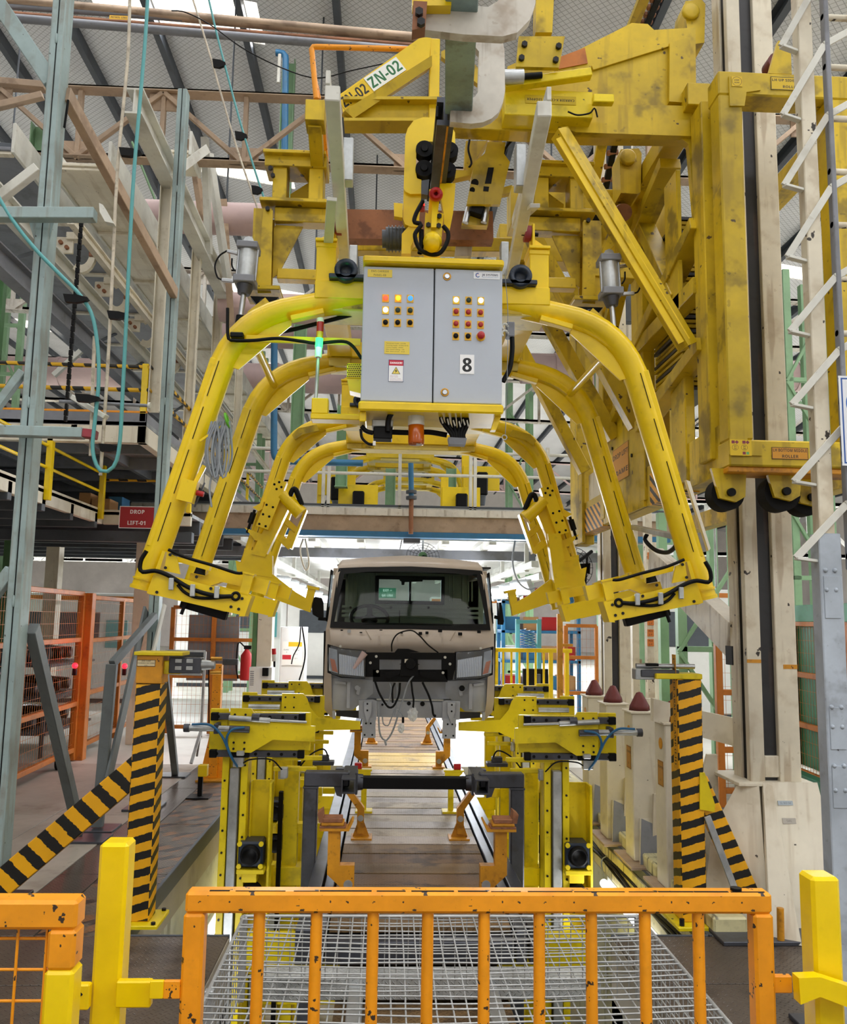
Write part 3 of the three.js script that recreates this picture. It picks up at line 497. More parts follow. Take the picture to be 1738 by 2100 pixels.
// ---------- side lifters in the pit ----------
function lifterUnit(s, z, n, opt) {
  const f = mm(s), f2 = s < 0 ? g => g : g => g.translate(2.16, 0, 0), side = s < 0 ? 'left' : 'right', K = (x0, x1, y0, y1, z0, z1, c) => f2(box(XC + x0, XC + x1, y0, y1, z + z0, z + z1, c)), B = (x0, x1, y0, y1, z0, z1, c) => f(box(XC + x0, XC + x1, y0, y1, z + z0, z + z1, c)), P = (x, y, dz = 0) => [XC + x, y, z + dz];
  const o = thing('side_lifter', `yellow pit lifter with sliding arm on the ${side}, ${n}`, 'lifter', [XC + s * 1.2, -1.69, z]);
  part(o, 'column', M.lifter, K(-1.28, -1.235, -1.69, 0.74, -0.02, 0), K(-1.155, -1.11, -1.69, 0.74, -0.02, 0), K(-1.28, -1.11, -1.69, 0.74, -0.16, -0.14), K(-1.28, -1.26, -1.69, 0.74, -0.15, -0.02), K(-1.13, -1.11, -1.69, 0.74, -0.15, -0.02), K(-1.235, -1.155, -1.69, 0.74, -0.06, -0.045));
  part(o, 'guide_strip', M.galv, K(-1.225, -1.165, -1.69, 0.6, -0.045, 0.02));
  const bp = []; for (const y of [0.62, 0.44, 0.3, 0.16, 0.02, -0.1, -0.26]) bp.push(f2(cyl(P(-1.13, y, 0), P(-1.13, y, 0.006), 0.008, 0.008, 6)), f2(cyl(P(-1.26, y - 0.1, 0), P(-1.26, y - 0.1, 0.006), 0.008, 0.008, 6))); part(o, 'bolts', M.bolt, bp).userData.kind = 'stuff';
  part(o, 'motor_channel', M.lifter, K(-1.095, -0.95, -0.75, 0.5, -0.16, -0.145), K(-0.965, -0.948, -0.75, 0.5, -0.145, -0.02), K(-1.1, -1.09, -0.75, 0.5, -0.145, -0.09));
  const g = part(o, 'gearbox', M.motor, K(-1.145, -0.985, -0.02, 0.14, -0.12, 0.05, 0.012)); part(g, 'gear_cover', M.black, f2(lathe(P(-1.065, 0.06, 0.05), P(-1.065, 0.06, 0.085), [[0.001, 0.3], [0.035, 0.3], [0.045, 1], [0.06, 1], [0.066, 0]], 20)));
  for (const [x, y] of [[-1.135, 0.13], [-0.995, 0.13], [-1.135, -0.01], [-0.995, -0.01]]) part(g, 'corner_bolt', M.lifter, f2(cyl(P(x, y, 0.05), P(x, y, 0.065), 0.016, 0.016, 10)));
  part(o, 'motor_bracket', M.lifter, K(-1.15, -0.97, -0.06, -0.03, -0.1, 0.06), K(-1.12, -1.02, -0.12, -0.06, -0.08, 0.03)); parts(o, 'follower_roller', M.rubber, f2(lathe(P(-1.06, -0.2, -0.06), P(-1.06, -0.2, 0.03), [[0.001, 0], [0.07, 0], [0.07, 1], [0.035, 1], [0.035, 0.7], [0.001, 0.7]], 18)));
  part(o, 'chain', M.black, B(-0.93, -0.9, -1.2, 0.4, -0.3, -0.26)); parts(o, 'rear_post', M.lifter, B(-0.9, -0.8, -1.69, 0.55, -0.42, -0.32), B(-0.78, -0.7, -1.69, -0.2, -0.42, -0.34));
  parts(o, 'tie_beam', M.lifter, B(-0.95, -0.42, -0.23, -0.11, -0.4, -0.28), B(-0.95, -0.72, 0.1, 0.17, -0.42, -0.34), B(-1.0, -0.45, -1.0, -0.88, -0.4, -0.28));
  // sliding arm
  const a = opt.slide || 0, by = opt.up || 0, Q = (x, y, dz = 0.06) => [XC + x, y + by, z + dz];
  part(o, 'back_plate', M.lifter, f(box(XC - 1.37, XC - 0.7, 0.72 + by, 0.97 + by, z + 0.0, z + 0.02)), f(box(XC - 1.37, XC - 1.25, 0.7 + by, 0.99 + by, z + 0.0, z + 0.025)));
  for (const y of [0.945, 0.705]) { const rl = part(o, 'linear_rail', M.darkSteel, f(box(XC - 1.34, XC - 0.75, y - 0.025 + by, y + 0.018 + by, z + 0.02, z + 0.055))); for (let x = -1.31; x < -0.75; x += 0.085) part(rl, 'rail_hole', M.black, f(cyl(Q(x, y - 0.004, 0.0555), Q(x, y - 0.004, 0.0565), 0.011, 0.011, 10))); parts(o, 'rail_stop', M.black, f(box(XC - 0.78, XC - 0.735, y - 0.03 + by, y + 0.022 + by, z + 0.02, z + 0.062)), f(box(XC - 1.36, XC - 1.31, y - 0.03 + by, y + 0.022 + by, z + 0.02, z + 0.062))); }
  const pl = opt.near ? [[-1.225, 1.0], [-1.09, 1.0], [-1.035, 0.915], [-0.665, 0.89], [-0.665, 0.79], [-0.94, 0.8], [-1.08, 0.715], [-1.23, 0.72]] : [[-1.06, 0.99], [-0.89, 0.99], [-0.855, 0.95], [-0.83, 0.88], [-0.76, 0.8], [-0.42, 0.775], [-0.42, 0.71], [-0.75, 0.7], [-0.87, 0.645], [-0.98, 0.62], [-1.06, 0.62]];
  part(o, 'slide_plate', M.lifter, f(poly(pl.map(p => Q(p[0] + a, p[1], 0.085)), 0.02))); parts(o, 'slide_block', M.black, f(box(XC + pl[0][0] + a + 0.01, XC + pl[0][0] + a + 0.13, 0.92 + by, 0.97 + by, z + 0.055, z + 0.075)), f(box(XC + pl[0][0] + a + 0.01, XC + pl[0][0] + a + 0.13, 0.68 + by, 0.73 + by, z + 0.055, z + 0.075)));
  const bb = []; for (const y of [0.96, 0.88, 0.78, 0.74]) for (const x of [0.03, 0.1]) bb.push(f(cyl(Q(pl[0][0] + x + a, y, 0.095), Q(pl[0][0] + x + a, y, 0.1), 0.008, 0.008, 6))); part(o, 'bolts', M.bolt, bb).userData.kind = 'stuff';
  if (opt.near) {
    parts(o, 'air_cylinder', M.galv, f(cyl(Q(-1.5, 0.875, 0.13), Q(-1.22, 0.872, 0.13), 0.02)), f(cyl(Q(-1.23, 0.94, 0.11), Q(-0.96, 0.925, 0.11), 0.018))); parts(o, 'cylinder_head', M.darkSteel, f(cyl(Q(-1.515, 0.875, 0.13), Q(-1.48, 0.875, 0.13), 0.027)), f(cyl(Q(-1.22, 0.872, 0.13), Q(-1.09, 0.868, 0.13), 0.022)), f(box(XC - 1.32, XC - 1.29, 0.84, 0.905, z + 0.05, z + 0.15)), f(cyl(Q(-1.08, 0.945, 0.11), Q(-1.03, 0.942, 0.11), 0.026)));
    part(o, 'piston_rod', M.steel, f(cyl(Q(-1.03, 0.93, 0.11), Q(-0.72, 0.917, 0.11), 0.009)));
    parts(o, 'air_hose', M.blueHose, f(cable([Q(-1.46, 0.9, 0.15), Q(-1.34, 0.9, 0.17), Q(-1.26, 0.83, 0.17), Q(-1.2, 0.7, 0.15), Q(-1.17, 0.62, 0.06)], 0.008)), f(cable([Q(-1.12, 0.885, 0.15), Q(-1.2, 0.87, 0.17), Q(-1.23, 0.8, 0.17), Q(-1.2, 0.7, 0.14), Q(-1.175, 0.62, 0.05)], 0.008)));
    parts(o, 'sensor_block', M.galv, f(box(XC - 1.2, XC - 1.13, 0.62, 0.69, z + 0.02, z + 0.07)), f(box(XC - 1.17, XC - 1.12, 0.7, 0.73, z + 0.095, z + 0.13))); part(o, 'sensor_cable', M.black, f(cable([Q(-1.14, 0.64, 0.06), Q(-1.08, 0.67, 0.08), Q(-0.95, 0.67, 0.08), Q(-0.88, 0.6, 0.04)], 0.005)));
  } else parts(o, 'air_cylinder', M.galv, f(cyl(Q(-1.3, 0.885, 0.12), Q(-1.05, 0.885, 0.12), 0.02)));
  parts(o, 'limit_bar', M.lifter, f(box(XC - 0.95, XC - 0.66, 0.69 + by - 0.12, 0.72 + by - 0.12, z - 0.1, z - 0.07)), f(box(XC - 0.95, XC - 0.62, 0.655, 0.685, z - 0.02, z + 0.01))); part(o, 'limit_switch', M.galv, f(box(XC - 0.9, XC - 0.85, 0.53, 0.6, z - 0.08, z - 0.03)));
}
for (const s of SIDE) { lifterUnit(s, -5.87, 'nearest the gate', { near: 1 }); lifterUnit(s, -7.15, 'its arm reaching under the cab', { up: 0.0, slide: 0.02 }); lifterUnit(s, -8.25, 'farthest of the three', { up: 0.02, slide: -0.05 }); }
for (const s of SIDE) {                            // positioning cylinders beside the slats, just behind the black portal
  const f = mm(s), z = -6.5, o = thing('positioner', `small air cylinder on a yellow bracket beside the slats, ${s < 0 ? 'left' : 'right'} of the portal`, 'actuator', [XC + s * 0.7, 0.35, z]), B = (a, b, c, d, e, g) => f(box(XC + a, XC + b, c, d, z + e, z + g));
  part(o, 'bracket', M.lifter, B(-0.88, -0.78, 0.36, 0.42, -0.1, 0.02)); part(o, 'rod_bracket', M.lifter, B(-0.58, -0.48, 0.42, 0.45, -0.08, 0.04)); part(o, 'stand', M.lifter, B(-0.86, -0.8, -1.69, 0.36, -0.08, -0.02)); part(o, 'cylinder', M.galv, B(-0.98, -0.86, 0.42, 0.5, -0.06, 0.02)); part(o, 'rod', M.steel, f(cyl([XC - 0.86, 0.47, z], [XC - 0.5, 0.47, z], 0.012))); parts(o, 'rod_end', M.darkSteel, B(-0.56, -0.48, 0.45, 0.5, -0.06, 0.02), B(-0.74, -0.58, 0.5, 0.53, -0.2, -0.1), B(-0.7, -0.62, 0.53, 0.57, -0.18, -0.12));
  part(o, 'hose', M.black, f(cable([[XC - 0.62, 0.54, z - 0.14], [XC - 0.66, 0.62, z - 0.1], [XC - 0.76, 0.58, z - 0.06], [XC - 0.86, 0.46, z - 0.02]], 0.006)));
}
// ---------- tube lamps on the pit walls ----------
M.pitTube = glow('#f6fbff', 3);
for (const [s, z, w] of [[1, -5.9, 'near'], [-1, -5.0, 'near'], [1, -8.2, 'far'], [-1, -7.4, 'far']]) {
  const x = s > 0 ? PR : PL, y = s > 0 ? -0.31 : -0.75, o = thing('pit_lamp', `white tube lamp on the ${s > 0 ? 'right' : 'left'} pit wall, ${w} end`, 'lamp', [x - s * 0.06, y, z]), X = x - s * 0.06;
  part(o, 'housing', M.white, box(x - s * 0.03, x, y - 0.05, y + 0.05, z - 0.62, z + 0.62)); part(o, 'tube', M.pitTube, cyl([X, y, z - 0.6], [X, y, z + 0.6], 0.03, 0.03, 14)); part(o, 'cable', M.cordGrey, cable([[X, y + 0.05, z - 0.6], [X, y + 0.14, z - 0.66], [x - s * 0.02, y + 0.2, z - 0.6]], 0.006));
  areaLight(o, [X - s * 0.04, y, z], 1.2, 0.07, [-s, 0.15, 0], L.pit * 3);
}
{ // cables strung along the right pit wall
  const o = thing('cable_run', 'bundle of black cables strung along the right pit wall under the kerb', 'cables', [PR - 0.03, -0.3, -7]);
  for (let k = 0; k < 3; k++) { const P = []; for (let z = PF; z <= PN; z += 0.42) P.push([PR - 0.03 - 0.012 * (k % 2), -0.13 - 0.028 * k + 0.012 * Math.sin(z * 5 + k * 1.7), z]); part(o, 'cable', M.black, cable(P, 0.012, 60)); }
}
// ---------- overhead carriers ----------
const pq = (l, d) => l.map(p => q(p[0], p[1], p[2] || d));
function hoop(o, z) {                              // bent tube arm pair of a carrier, drawn at the front one and moved to z
  const dz = z + 4.4, S2 = g => g.translate(0, 0, dz);
  for (const s of SIDE) {
    const f = g => mm(s)(S2(g));
    const h = part(o, 'arm_tube', M.carrier, f(bent(pq([[752, 610], [489, 652], [296, 1207]], 4.4), 0.3, 0.066, 22, 12)));
    part(h, 'end_flange', M.carrier, f(cyl(...pq([[303, 1187], [302, 1191]], 4.4), 0.073, 0.073, 20)), f(cyl(...pq([[297, 1203], [295, 1210]], 4.4), 0.072, 0.072, 20)));
    part(h, 'bend_gusset', M.carrier, f(poly(pq([[600, 642], [598, 668], [552, 706], [490, 758], [470, 752], [474, 728], [492, 700], [525, 668], [560, 650]], 4.39), 0.012)));
    part(h, 'cable_cover', M.carrier, f(bar(...pq([[443, 738], [313, 1122]], 4.375), 0.045, 0.07, [0, 0, 1]))); part(h, 'cable_cover', M.carrier, f(bar(...pq([[665, 640], [597, 655]], 4.35), 0.05, 0.03)));
    for (const [a, b] of [[740, 812], [834, 900], [922, 1012], [1030, 1110]]) part(h, 'cover_slot', M.black, f(bar(...pq([[451 - (a - 735) * 0.34, a], [451 - (b - 735) * 0.34, b]], 4.332), 0.0035, 0.004, [0, 0, 1])));
  }
}
function carrierBody(o, zf) {
  const D = 4.4, dz = zf + D, f0 = g => g.translate(0, 0, dz), a = q(648, 600, D).x - XC, yt = q(700, 586, D).y, yb = q(700, 622, D).y, yl = q(700, 642, D).y;
  const B = (x0, x1, y0, y1, z0, z1) => f0(box(XC + x0, XC + x1, y0, y1, z0, z1));
  for (const [z0, z1] of [[-4.62, -4.33], [-5.6, -5.33]]) { part(o, 'cross_box', M.carrier, B(a, -a, yb, yt, z0, z1)); const t = part(o, 'lower_trim', paint('#d8c66a', { v: 0.05, amount: 0.2, size: 1 }), B(a + 0.01, -a - 0.01, yl, yb, z0 + 0.03, z1 - 0.03)); for (const s of SIDE) part(t, 'trim_slot', M.lift, B(s * 0.42 - 0.06, s * 0.42 + 0.06, yl + 0.008, yb - 0.006, z1 - 0.031, z1 - 0.026)); }
  for (const s of SIDE) {
    const f = g => mm(s)(f0(g)); part(o, 'side_beam', M.carrier, f(box(XC + a + 0.02, XC + a + 0.16, yb, yt - 0.01, -5.35, -4.6)));
    const yp = q(668, 503, D).y, x0 = XC + a, x1 = q(690, 540, D).x; part(o, 'upright', M.carrier, f(box(x0, x1, yt, yp, -4.5, -4.36))); part(o, 'upright_cap', M.carrier, f(box(x0 - 0.006, x1 + 0.006, yp, yp + 0.016, -4.52, -4.34)), f(box(x0 - 0.004, x1 + 0.004, yp - 0.03, yp, -4.505, -4.355)));
    part(o, 'roller_lug', M.carrier, f(poly(pq([[648, 496], [678, 478], [690, 478], [690, 496]], D), 0.014)), f(box(q(682, 470, D).x, q(687, 470, D).x, yp, q(684, 452, D).y, -4.47, -4.35)));
    part(o, 'side_roller', M.redWheel, f(cyl(q(688, 466, D), q(701, 466, D), 0.045, 0.045, 24))); part(o, 'roller_nut', M.black, f(cyl(q(672, 466, D), q(707, 466, D), 0.012, 0.012, 6)));
    part(o, 'bearing_block', M.motor, f(lathe([x1 + 0.06, yt + 0.045, -4.36], [x1 + 0.06, yt + 0.045, -4.29], [[0.03, 0], [0.062, 0], [0.062, 1], [0.035, 1], [0.035, 0.5], [0.001, 0.5]], 22)), f(box(x1 - 0.03, x1 + 0.16, yt, yt + 0.025, -4.36, -4.29)));
  }
}
function rearArmEnd(o, s, dz, front) {             // what hangs at the foot of each arm tube
  const D = 4.4, f = g => mm(s)(g.translate(0, 0, dz)), Z = (l, d) => pq(l, d);
  const u = (x, y) => [270 + x / 4.239, 1080 + y / 4.239];
  const U = (l, d = D) => pq(l.map(p => u(p[0], p[1])), d);
  part(o, 'mount_plate', M.carrier, f(poly(U([[290, 215], [315, 225], [200, 600], [155, 580]], D - 0.06), 0.1)));
  part(o, 'mount_gusset', M.carrier, f(poly(U([[312, 225], [395, 262], [425, 415], [285, 385]], D - 0.1), 0.014)));
  part(o, 'swing_beam', M.carrier, f(poly(U([[225, 395], [1050, 612], [985, 775], [165, 585]], D - 0.11), 0.03)), f(poly(U([[280, 560], [840, 700], [830, 740], [275, 600]], D - 0.04), 0.14)));
  part(o, 'beam_end_cap', M.carrier, f(poly(U([[1030, 595], [1060, 605], [1000, 780], [950, 780], [960, 760], [985, 750]], D - 0.07), 0.12)));
  part(o, 'upper_link', M.carrier, f(poly(U([[405, 262], [690, 350], [680, 385], [415, 310]], D - 0.02), 0.05)));
  part(o, 'clamp_arm', M.carrier, f(poly(U([[525, 405], [640, 432], [770, 378], [970, 425], [1200, 470], [1165, 590], [1050, 560], [955, 520], [790, 482], [660, 530], [500, 480]], D + 0.03), 0.06)));
  part(o, 'stop_plate', M.carrier, f(poly(U([[985, 400], [1065, 420], [1020, 590], [945, 570]], D - 0.1), 0.03)), f(poly(U([[960, 385], [1080, 415], [1075, 430], [960, 405]], D - 0.08), 0.08)));
  part(o, 'tip_block', M.carrier, f(poly(U([[1055, 440], [1205, 470], [1170, 595], [1040, 560]], D - 0.03), 0.05)));
  part(o, 'rubber_stop', M.rubber, f(cyl(...U([[605, 355], [590, 415]], D - 0.02), 0.024, 0.03, 14)));
  if (front) {
    part(o, 'brush_cylinder', M.black, f(bar(...U([[440, 650], [835, 765]], D - 0.03), 0.06, 0.06))); part(o, 'release_lever', M.black, f(cyl(...U([[478, 640], [432, 762]], D - 0.09), 0.009, 0.009, 8)));
    part(o, 'hose', M.black, f(cable(U([[130, 210], [80, 300], [85, 390], [210, 385], [330, 430], [470, 515], [600, 570], [760, 605], [880, 605]], D - 0.14), 0.011, 40)));
    part(o, 'hose', M.black, f(cable(U([[320, 200], [480, 270], [700, 335], [900, 400], [965, 403]], D - 0.12), 0.008, 24))); part(o, 'hose', M.black, f(cable(U([[400, 505], [460, 570], [560, 615], [700, 622], [850, 610]], D - 0.13), 0.008, 20)));
    part(o, 'hose_loop', M.black, f(torus(U([[905, 605]], D - 0.13)[0], [0, 0.1, 1], 0.018, 0.007, 6.28, 6, 16)));
    bolts(o, M.bolt, [[690, 538], [750, 560], [962, 625], [865, 697], [932, 717], [565, 437], [335, 245], [295, 358], [220, 570]].map(p => { const w = U([p], D - 0.127)[0]; w.z += dz; if (s > 0) w.x = 2 * XC - w.x; return w; }), [0, 0, 1], 0.008, 0.008);
    for (const p of [[350, 500], [535, 555], [745, 570]]) part(o, 'hose_clip', M.galv, f(box(-0.012, 0.012, -0.03, 0.03, 0, 0.02).translate(...U([p], D - 0.14)[0].toArray())));
  }
}
const car = thing('overhead_carrier', 'bright yellow overhead carrier nearest the gate, with two pairs of bent tube arms', 'carrier', [XC, 3.1, -4.9]);
carrierBody(car, -4.4); hoop(car, -4.4); hoop(car, -5.44);
for (const s of SIDE) { rearArmEnd(car, s, 0, true); rearArmEnd(car, s, -1.04, false); const f = mm(s); part(car, 'tie_rod', M.carrier, f(cyl(q(528, 716, 4.42), q(563, 792, 5.42), 0.023))); }
// hinge levers above the arms, worked by the cylinders of the gantry
for (const s of SIDE) { const f = mm(s); part(car, 'arm_lever', M.lift, f(poly(pq([[486, 690], [510, 640], [545, 612], [560, 630], [530, 665], [500, 700]], 4.62), 0.03))); }
// coiled grey cable and pull switch on the left arm; white strip on the right arm
{
  const o = thing('cable_coil', 'hank of grey cable hung on the left arm of the near carrier', 'cable', q(448, 920, 4.3).toArray());
  for (let k = 0; k < 9; k++) { const x = 430 + k * 4.2, w = 5 + (k % 3) * 2; part(o, 'cable_loop', M.cordGrey, cable(pq([[x + w, 864], [x - w, 900 + k], [x - w - 3, 940], [x, 970 + (k % 4) * 4], [x + w + 3, 940], [x + w + 2, 900], [x + w - 2, 866]], 4.3 - 0.008 * (k % 4)), 0.0058, 30, 6)); }
  part(o, 'loose_end', M.cordGrey, cable(pq([[438, 960], [430, 1000], [434, 1040]], 4.3), 0.0055, 14)); part(o, 'tie', M.lime, torus(q(466, 862, 4.29), [1, 0.3, 0], 0.035, 0.007, 6.28, 6, 16));
  part(o, 'hook', M.carrier, bar(...pq([[410, 905], [465, 868]], 4.3), 0.012));
}
{
  const o = thing('pull_switch', 'yellow switch box with a red button on the left arm of the near carrier', 'switch', q(390, 1010, 4.33).toArray());
  part(o, 'box', M.carrier, poly(pq([[376, 982], [408, 990], [396, 1033], [364, 1025]], 4.31), 0.06)); part(o, 'plunger', M.carrier, bar(...pq([[396, 1000], [420, 955]], 4.33), 0.022)); part(o, 'red_button', M.redPaint, cyl(...pq([[402, 1010], [418, 1014]], 4.32), 0.014)); part(o, 'lever', M.darkSteel, bar(...pq([[399, 1040], [420, 990]], 4.34), 0.008));
}
part(car, 'edge_guard', M.creamClean, poly(pq([[1406, 985], [1414, 988], [1456, 1125], [1452, 1130]], 4.36), 0.03));
// aluminium profile with a hanging hose between the right arms
{
  const o = thing('hose_rail', 'aluminium profile carrying a drooping black hose at the right arms of the near carrier', 'rail', q(1345, 1090, 4.9).toArray());
  part(o, 'profile', M.galv, bar(q(1300, 1081, 5.4), q(1397, 1103, 4.45), 0.045, 0.03)); part(o, 'hose', M.black, cable(pq([[1328, 1096, 5.1], [1324, 1108, 5.1], [1345, 1128, 4.95], [1368, 1133, 4.8], [1385, 1122, 4.65], [1387, 1104, 4.6]], 4.8), 0.013, 30)); part(o, 'end_bracket', M.carrier, bar(q(1396, 1085, 4.45), q(1400, 1108, 4.43), 0.05, 0.03));
}
// ---------- control cabinet ----------
const cabPix = (x, y) => q(740 + x / 5.606, 530 + y / 5.606, 4.05);
{
  const P = cabPix, tl = P(42, 80), br = P(1618, 1660), zf = -4.05, zb = -4.3, w = { x0: tl.x - 0.002, x1: P(1628, 900).x, y0: (P(10, 1640).y + P(1610, 1690).y) / 2, y1: (P(40, 80).y + P(1635, 130).y) / 2 };
  const o = thing('control_cabinet', 'grey-blue control cabinet marked 8 with lit push buttons, hung on the near carrier', 'cabinet', [(w.x0 + w.x1) / 2, w.y0, -4.17]);
  part(o, 'body', M.panel, box(w.x0, w.x1, w.y0, w.y1, zb, zf - 0.03)); const mid = P(835, 900).x + 0.002;
  const dl = part(o, 'door', M.panel, box(w.x0, mid - 0.003, w.y0 + 0.004, w.y1 - 0.004, zf - 0.026, zf, 0.004)), dr = part(o, 'door', M.panel, box(mid + 0.003, w.x1, w.y0 + 0.004, w.y1 - 0.004, zf - 0.026, zf, 0.004));
  part(o, 'door_gap', M.black, box(mid - 0.012, mid + 0.012, w.y0 + 0.006, w.y1 - 0.006, zf - 0.03, zf - 0.022));
  const tag2 = paint('#e8b013', { v: 0.03, amount: 0.05 }), G = { r: glow('#ff4a30', 2.2), a: glow('#ffb020', 2.4), b: glow('#2f7dff', 2.2), g: glow('#40ff80', 2.2), w: glow('#d8fff0', 2.6) }, C = { k: M.black, d: plain('#123020', 0.4), R: plain('#a3141a', 0.35), ...G };
  const btn = (par, x, y, k, big) => { const c = P(x, y); c.z = zf; const sz = 0.0165, r = 0.0125; part(par, 'button_plate', tag2, big ? cyl([c.x, c.y - 0.002, zf], [c.x, c.y - 0.002, zf + 0.003], 0.023) : box(c.x - sz, c.x + sz, c.y - 0.021, c.y + 0.019, zf, zf + 0.003, 0)); part(par, k in G ? 'lit_button' : 'push_button', C[k], lathe([c.x, c.y, zf + 0.003], [c.x, c.y, zf + (big ? 0.03 : 0.014)], big ? [[0.012, 0], [0.012, 0.4], [0.019, 0.5], [0.018, 0.9], [0.001, 1]] : [[r, 0], [r, 0.6], [r * 0.8, 1], [0.001, 1]], 16)); };
  const LB = [[287, 458, 'r'], [431, 460, 'a'], [571, 463, 'b'], [287, 595, 'w'], [428, 598, 'd'], [570, 602, 'd'], [286, 738, 'k'], [426, 740, 'k'], [568, 742, 'k']], RB = [[1098, 480, 'w'], [1243, 483, 'd'], [1382, 488, 'w'], [1097, 614, 'R'], [1238, 620, 'R'], [1378, 625, 'R'], [1096, 752, 'R'], [1236, 758, 'R'], [1379, 764, 'R'], [1094, 893, 'k'], [1235, 897, 'k']];
  for (const b of LB) btn(dl, ...b); for (const b of RB) btn(dr, ...b); btn(dr, 1380, 897, 'R', true);
  for (const [x, y] of [[994, 210], [968, 1540]]) { const c = P(x, y); part(dr, 'lock_rosette', M.brass, pipe([c.x, c.y, zf], [c.x, c.y, zf + 0.004], 0.0205, 0.0135)); part(dr, 'lock', M.steel, cyl([c.x, c.y, zf], [c.x, c.y, zf + 0.008], 0.0115)); }
  const at = (x, y) => { const c = P(x, y); c.z = zf + 0.0012; return c; };
  sign(dl, 'name_plate', words(300, 100, '#e2c94a', '#4a4420', ['EMS CARRIER', 'PANEL-08'], { size: 36, bold: false }), at(222, 172), 0.122, 0.04);
  sign(dl, 'rating_plate', canvas(300, 160, x => { x.fillStyle = '#e2c94a'; x.fillRect(0, 0, 300, 160); x.fillStyle = '#4a4420'; x.font = '20px sans-serif'; ['Connected Power : 2.0 KW', 'Incoming Supply : 415VAC,50 Hz.', 'Control Supply : 24VDC', 'Main Switch Rating : 16A', 'Max. Short Circuit : 10 kA'].forEach((t, i) => x.fillText(t, 18, 32 + i * 26, 270)); }), at(418, 1028), 0.124, 0.064);
  sign(dl, 'danger_sticker', canvas(200, 300, x => {
    x.fillStyle = '#2c3f78'; x.fillRect(0, 0, 200, 300); x.fillStyle = '#eef0f2'; x.fillRect(5, 5, 190, 290); x.fillStyle = '#c01f38'; x.fillRect(5, 5, 190, 76); x.fillStyle = '#fff'; x.font = 'bold 38px sans-serif'; x.textAlign = 'center'; x.fillText('DANGER!', 100, 57, 170);
    x.fillStyle = '#3a3320'; x.beginPath(); x.moveTo(100, 96); x.lineTo(158, 196); x.lineTo(42, 196); x.closePath(); x.fill(); x.fillStyle = '#e6cf58'; x.beginPath(); x.moveTo(100, 108); x.lineTo(147, 190); x.lineTo(53, 190); x.closePath(); x.fill();
    x.fillStyle = '#222'; x.beginPath(); x.moveTo(108, 122); x.lineTo(84, 158); x.lineTo(98, 158); x.lineTo(90, 184); x.lineTo(118, 148); x.lineTo(103, 148); x.closePath(); x.fill(); x.fillStyle = '#b58a98'; x.font = '15px sans-serif'; x.textAlign = 'left'; x.fillText('HIGH VOLTAGE', 22, 224, 150); x.fillText('INSIDE CABINET', 22, 242, 110); x.fillText('DISCONNECT POWER', 22, 266, 150); x.fillText('BEFORE OPENING DOOR', 22, 284, 165);
  }), at(407, 1292), 0.074, 0.111);
  sign(dr, 'maker_badge', canvas(300, 80, x => { x.fillStyle = '#e9edf3'; x.fillRect(0, 0, 300, 80); x.strokeStyle = '#2b5fa8'; x.lineWidth = 9; x.beginPath(); x.arc(48, 38, 22, 0.6, 5.2); x.stroke(); x.strokeStyle = '#d88a9a'; x.lineWidth = 4; x.beginPath(); x.arc(48, 38, 13, 2, 6); x.stroke(); x.fillStyle = '#22304a'; x.font = 'bold 34px sans-serif'; x.fillText('JK SYSTEMS', 98, 44, 190); x.fillStyle = '#5577a8'; x.font = '13px sans-serif'; x.fillText('Material Handling System Integrators', 98, 62, 190); }), at(1450, 200), 0.132, 0.036);
  sign(dr, 'number_card', words(160, 220, '#f1f2f4', '#101214', ['8'], { size: 218, dy: 10 }), at(1224, 1218), 0.071, 0.098);
  // yellow cradle around it
  part(car, 'cabinet_rail', M.carrier, box(w.x0 - 0.004, w.x1 + 0.004, w.y1 + 0.004, w.y1 + 0.04, zb - 0.05, zf + 0.035, 0.008)); part(car, 'cabinet_rail', M.carrier, box(w.x0 - 0.008, w.x1 + 0.004, w.y0 - 0.052, w.y0 - 0.006, zb - 0.05, zf + 0.035, 0.008));
  part(car, 'cradle_leg', M.carrier, box(w.x0 - 0.004, w.x0 + 0.03, w.y0 - 0.1, w.y0 - 0.05, zb, zf)); part(car, 'cradle_leg', M.carrier, poly([[w.x1 - 0.03, w.y0 - 0.05, zf - 0.05], [w.x1, w.y0 - 0.05, zf - 0.05], [w.x1 - 0.025, w.y0 - 0.12, zf - 0.05], [w.x1 - 0.05, w.y0 - 0.12, zf - 0.05]], 0.05)); part(car, 'cradle_back', M.carrier, box(w.x0, w.x1, w.y1 - 0.2, w.y1 - 0.1, -4.4, zb), box(w.x0, w.x0 + 0.06, w.y0, w.y1, -4.34, zb), box(w.x1 - 0.06, w.x1, w.y0, w.y1, -4.34, zb));
  // beacon, junction boxes and cables below
  const bc = thing('beacon_lamp', 'amber beacon with a white collar hanging under the control cabinet', 'lamp', q(854, 912, 4.12).toArray()), bt = q(854, 852, 4.12), bm = q(854, 873, 4.12), bb = q(854, 912, 4.12);
  part(bc, 'collar', M.white, cyl(bm, bt, 0.041, 0.04, 24)); part(bc, 'lens', new THREE.MeshPhysicalMaterial({ color: '#c9600c', roughness: 0.2, transmission: 0.25, thickness: 0 }), lathe(bb, bm, [[0.001, 0], [0.037, 0], [0.04, 0.1], [0.039, 1], [0.001, 1]], 24)); part(bc, 'base_ring', M.white, cyl(bb, bb.clone().setY(bb.y + 0.006), 0.03)); part(bc, 'stem', M.black, cyl(bt, bt.clone().setY(w.y0 - 0.045), 0.028, 0.028, 12));
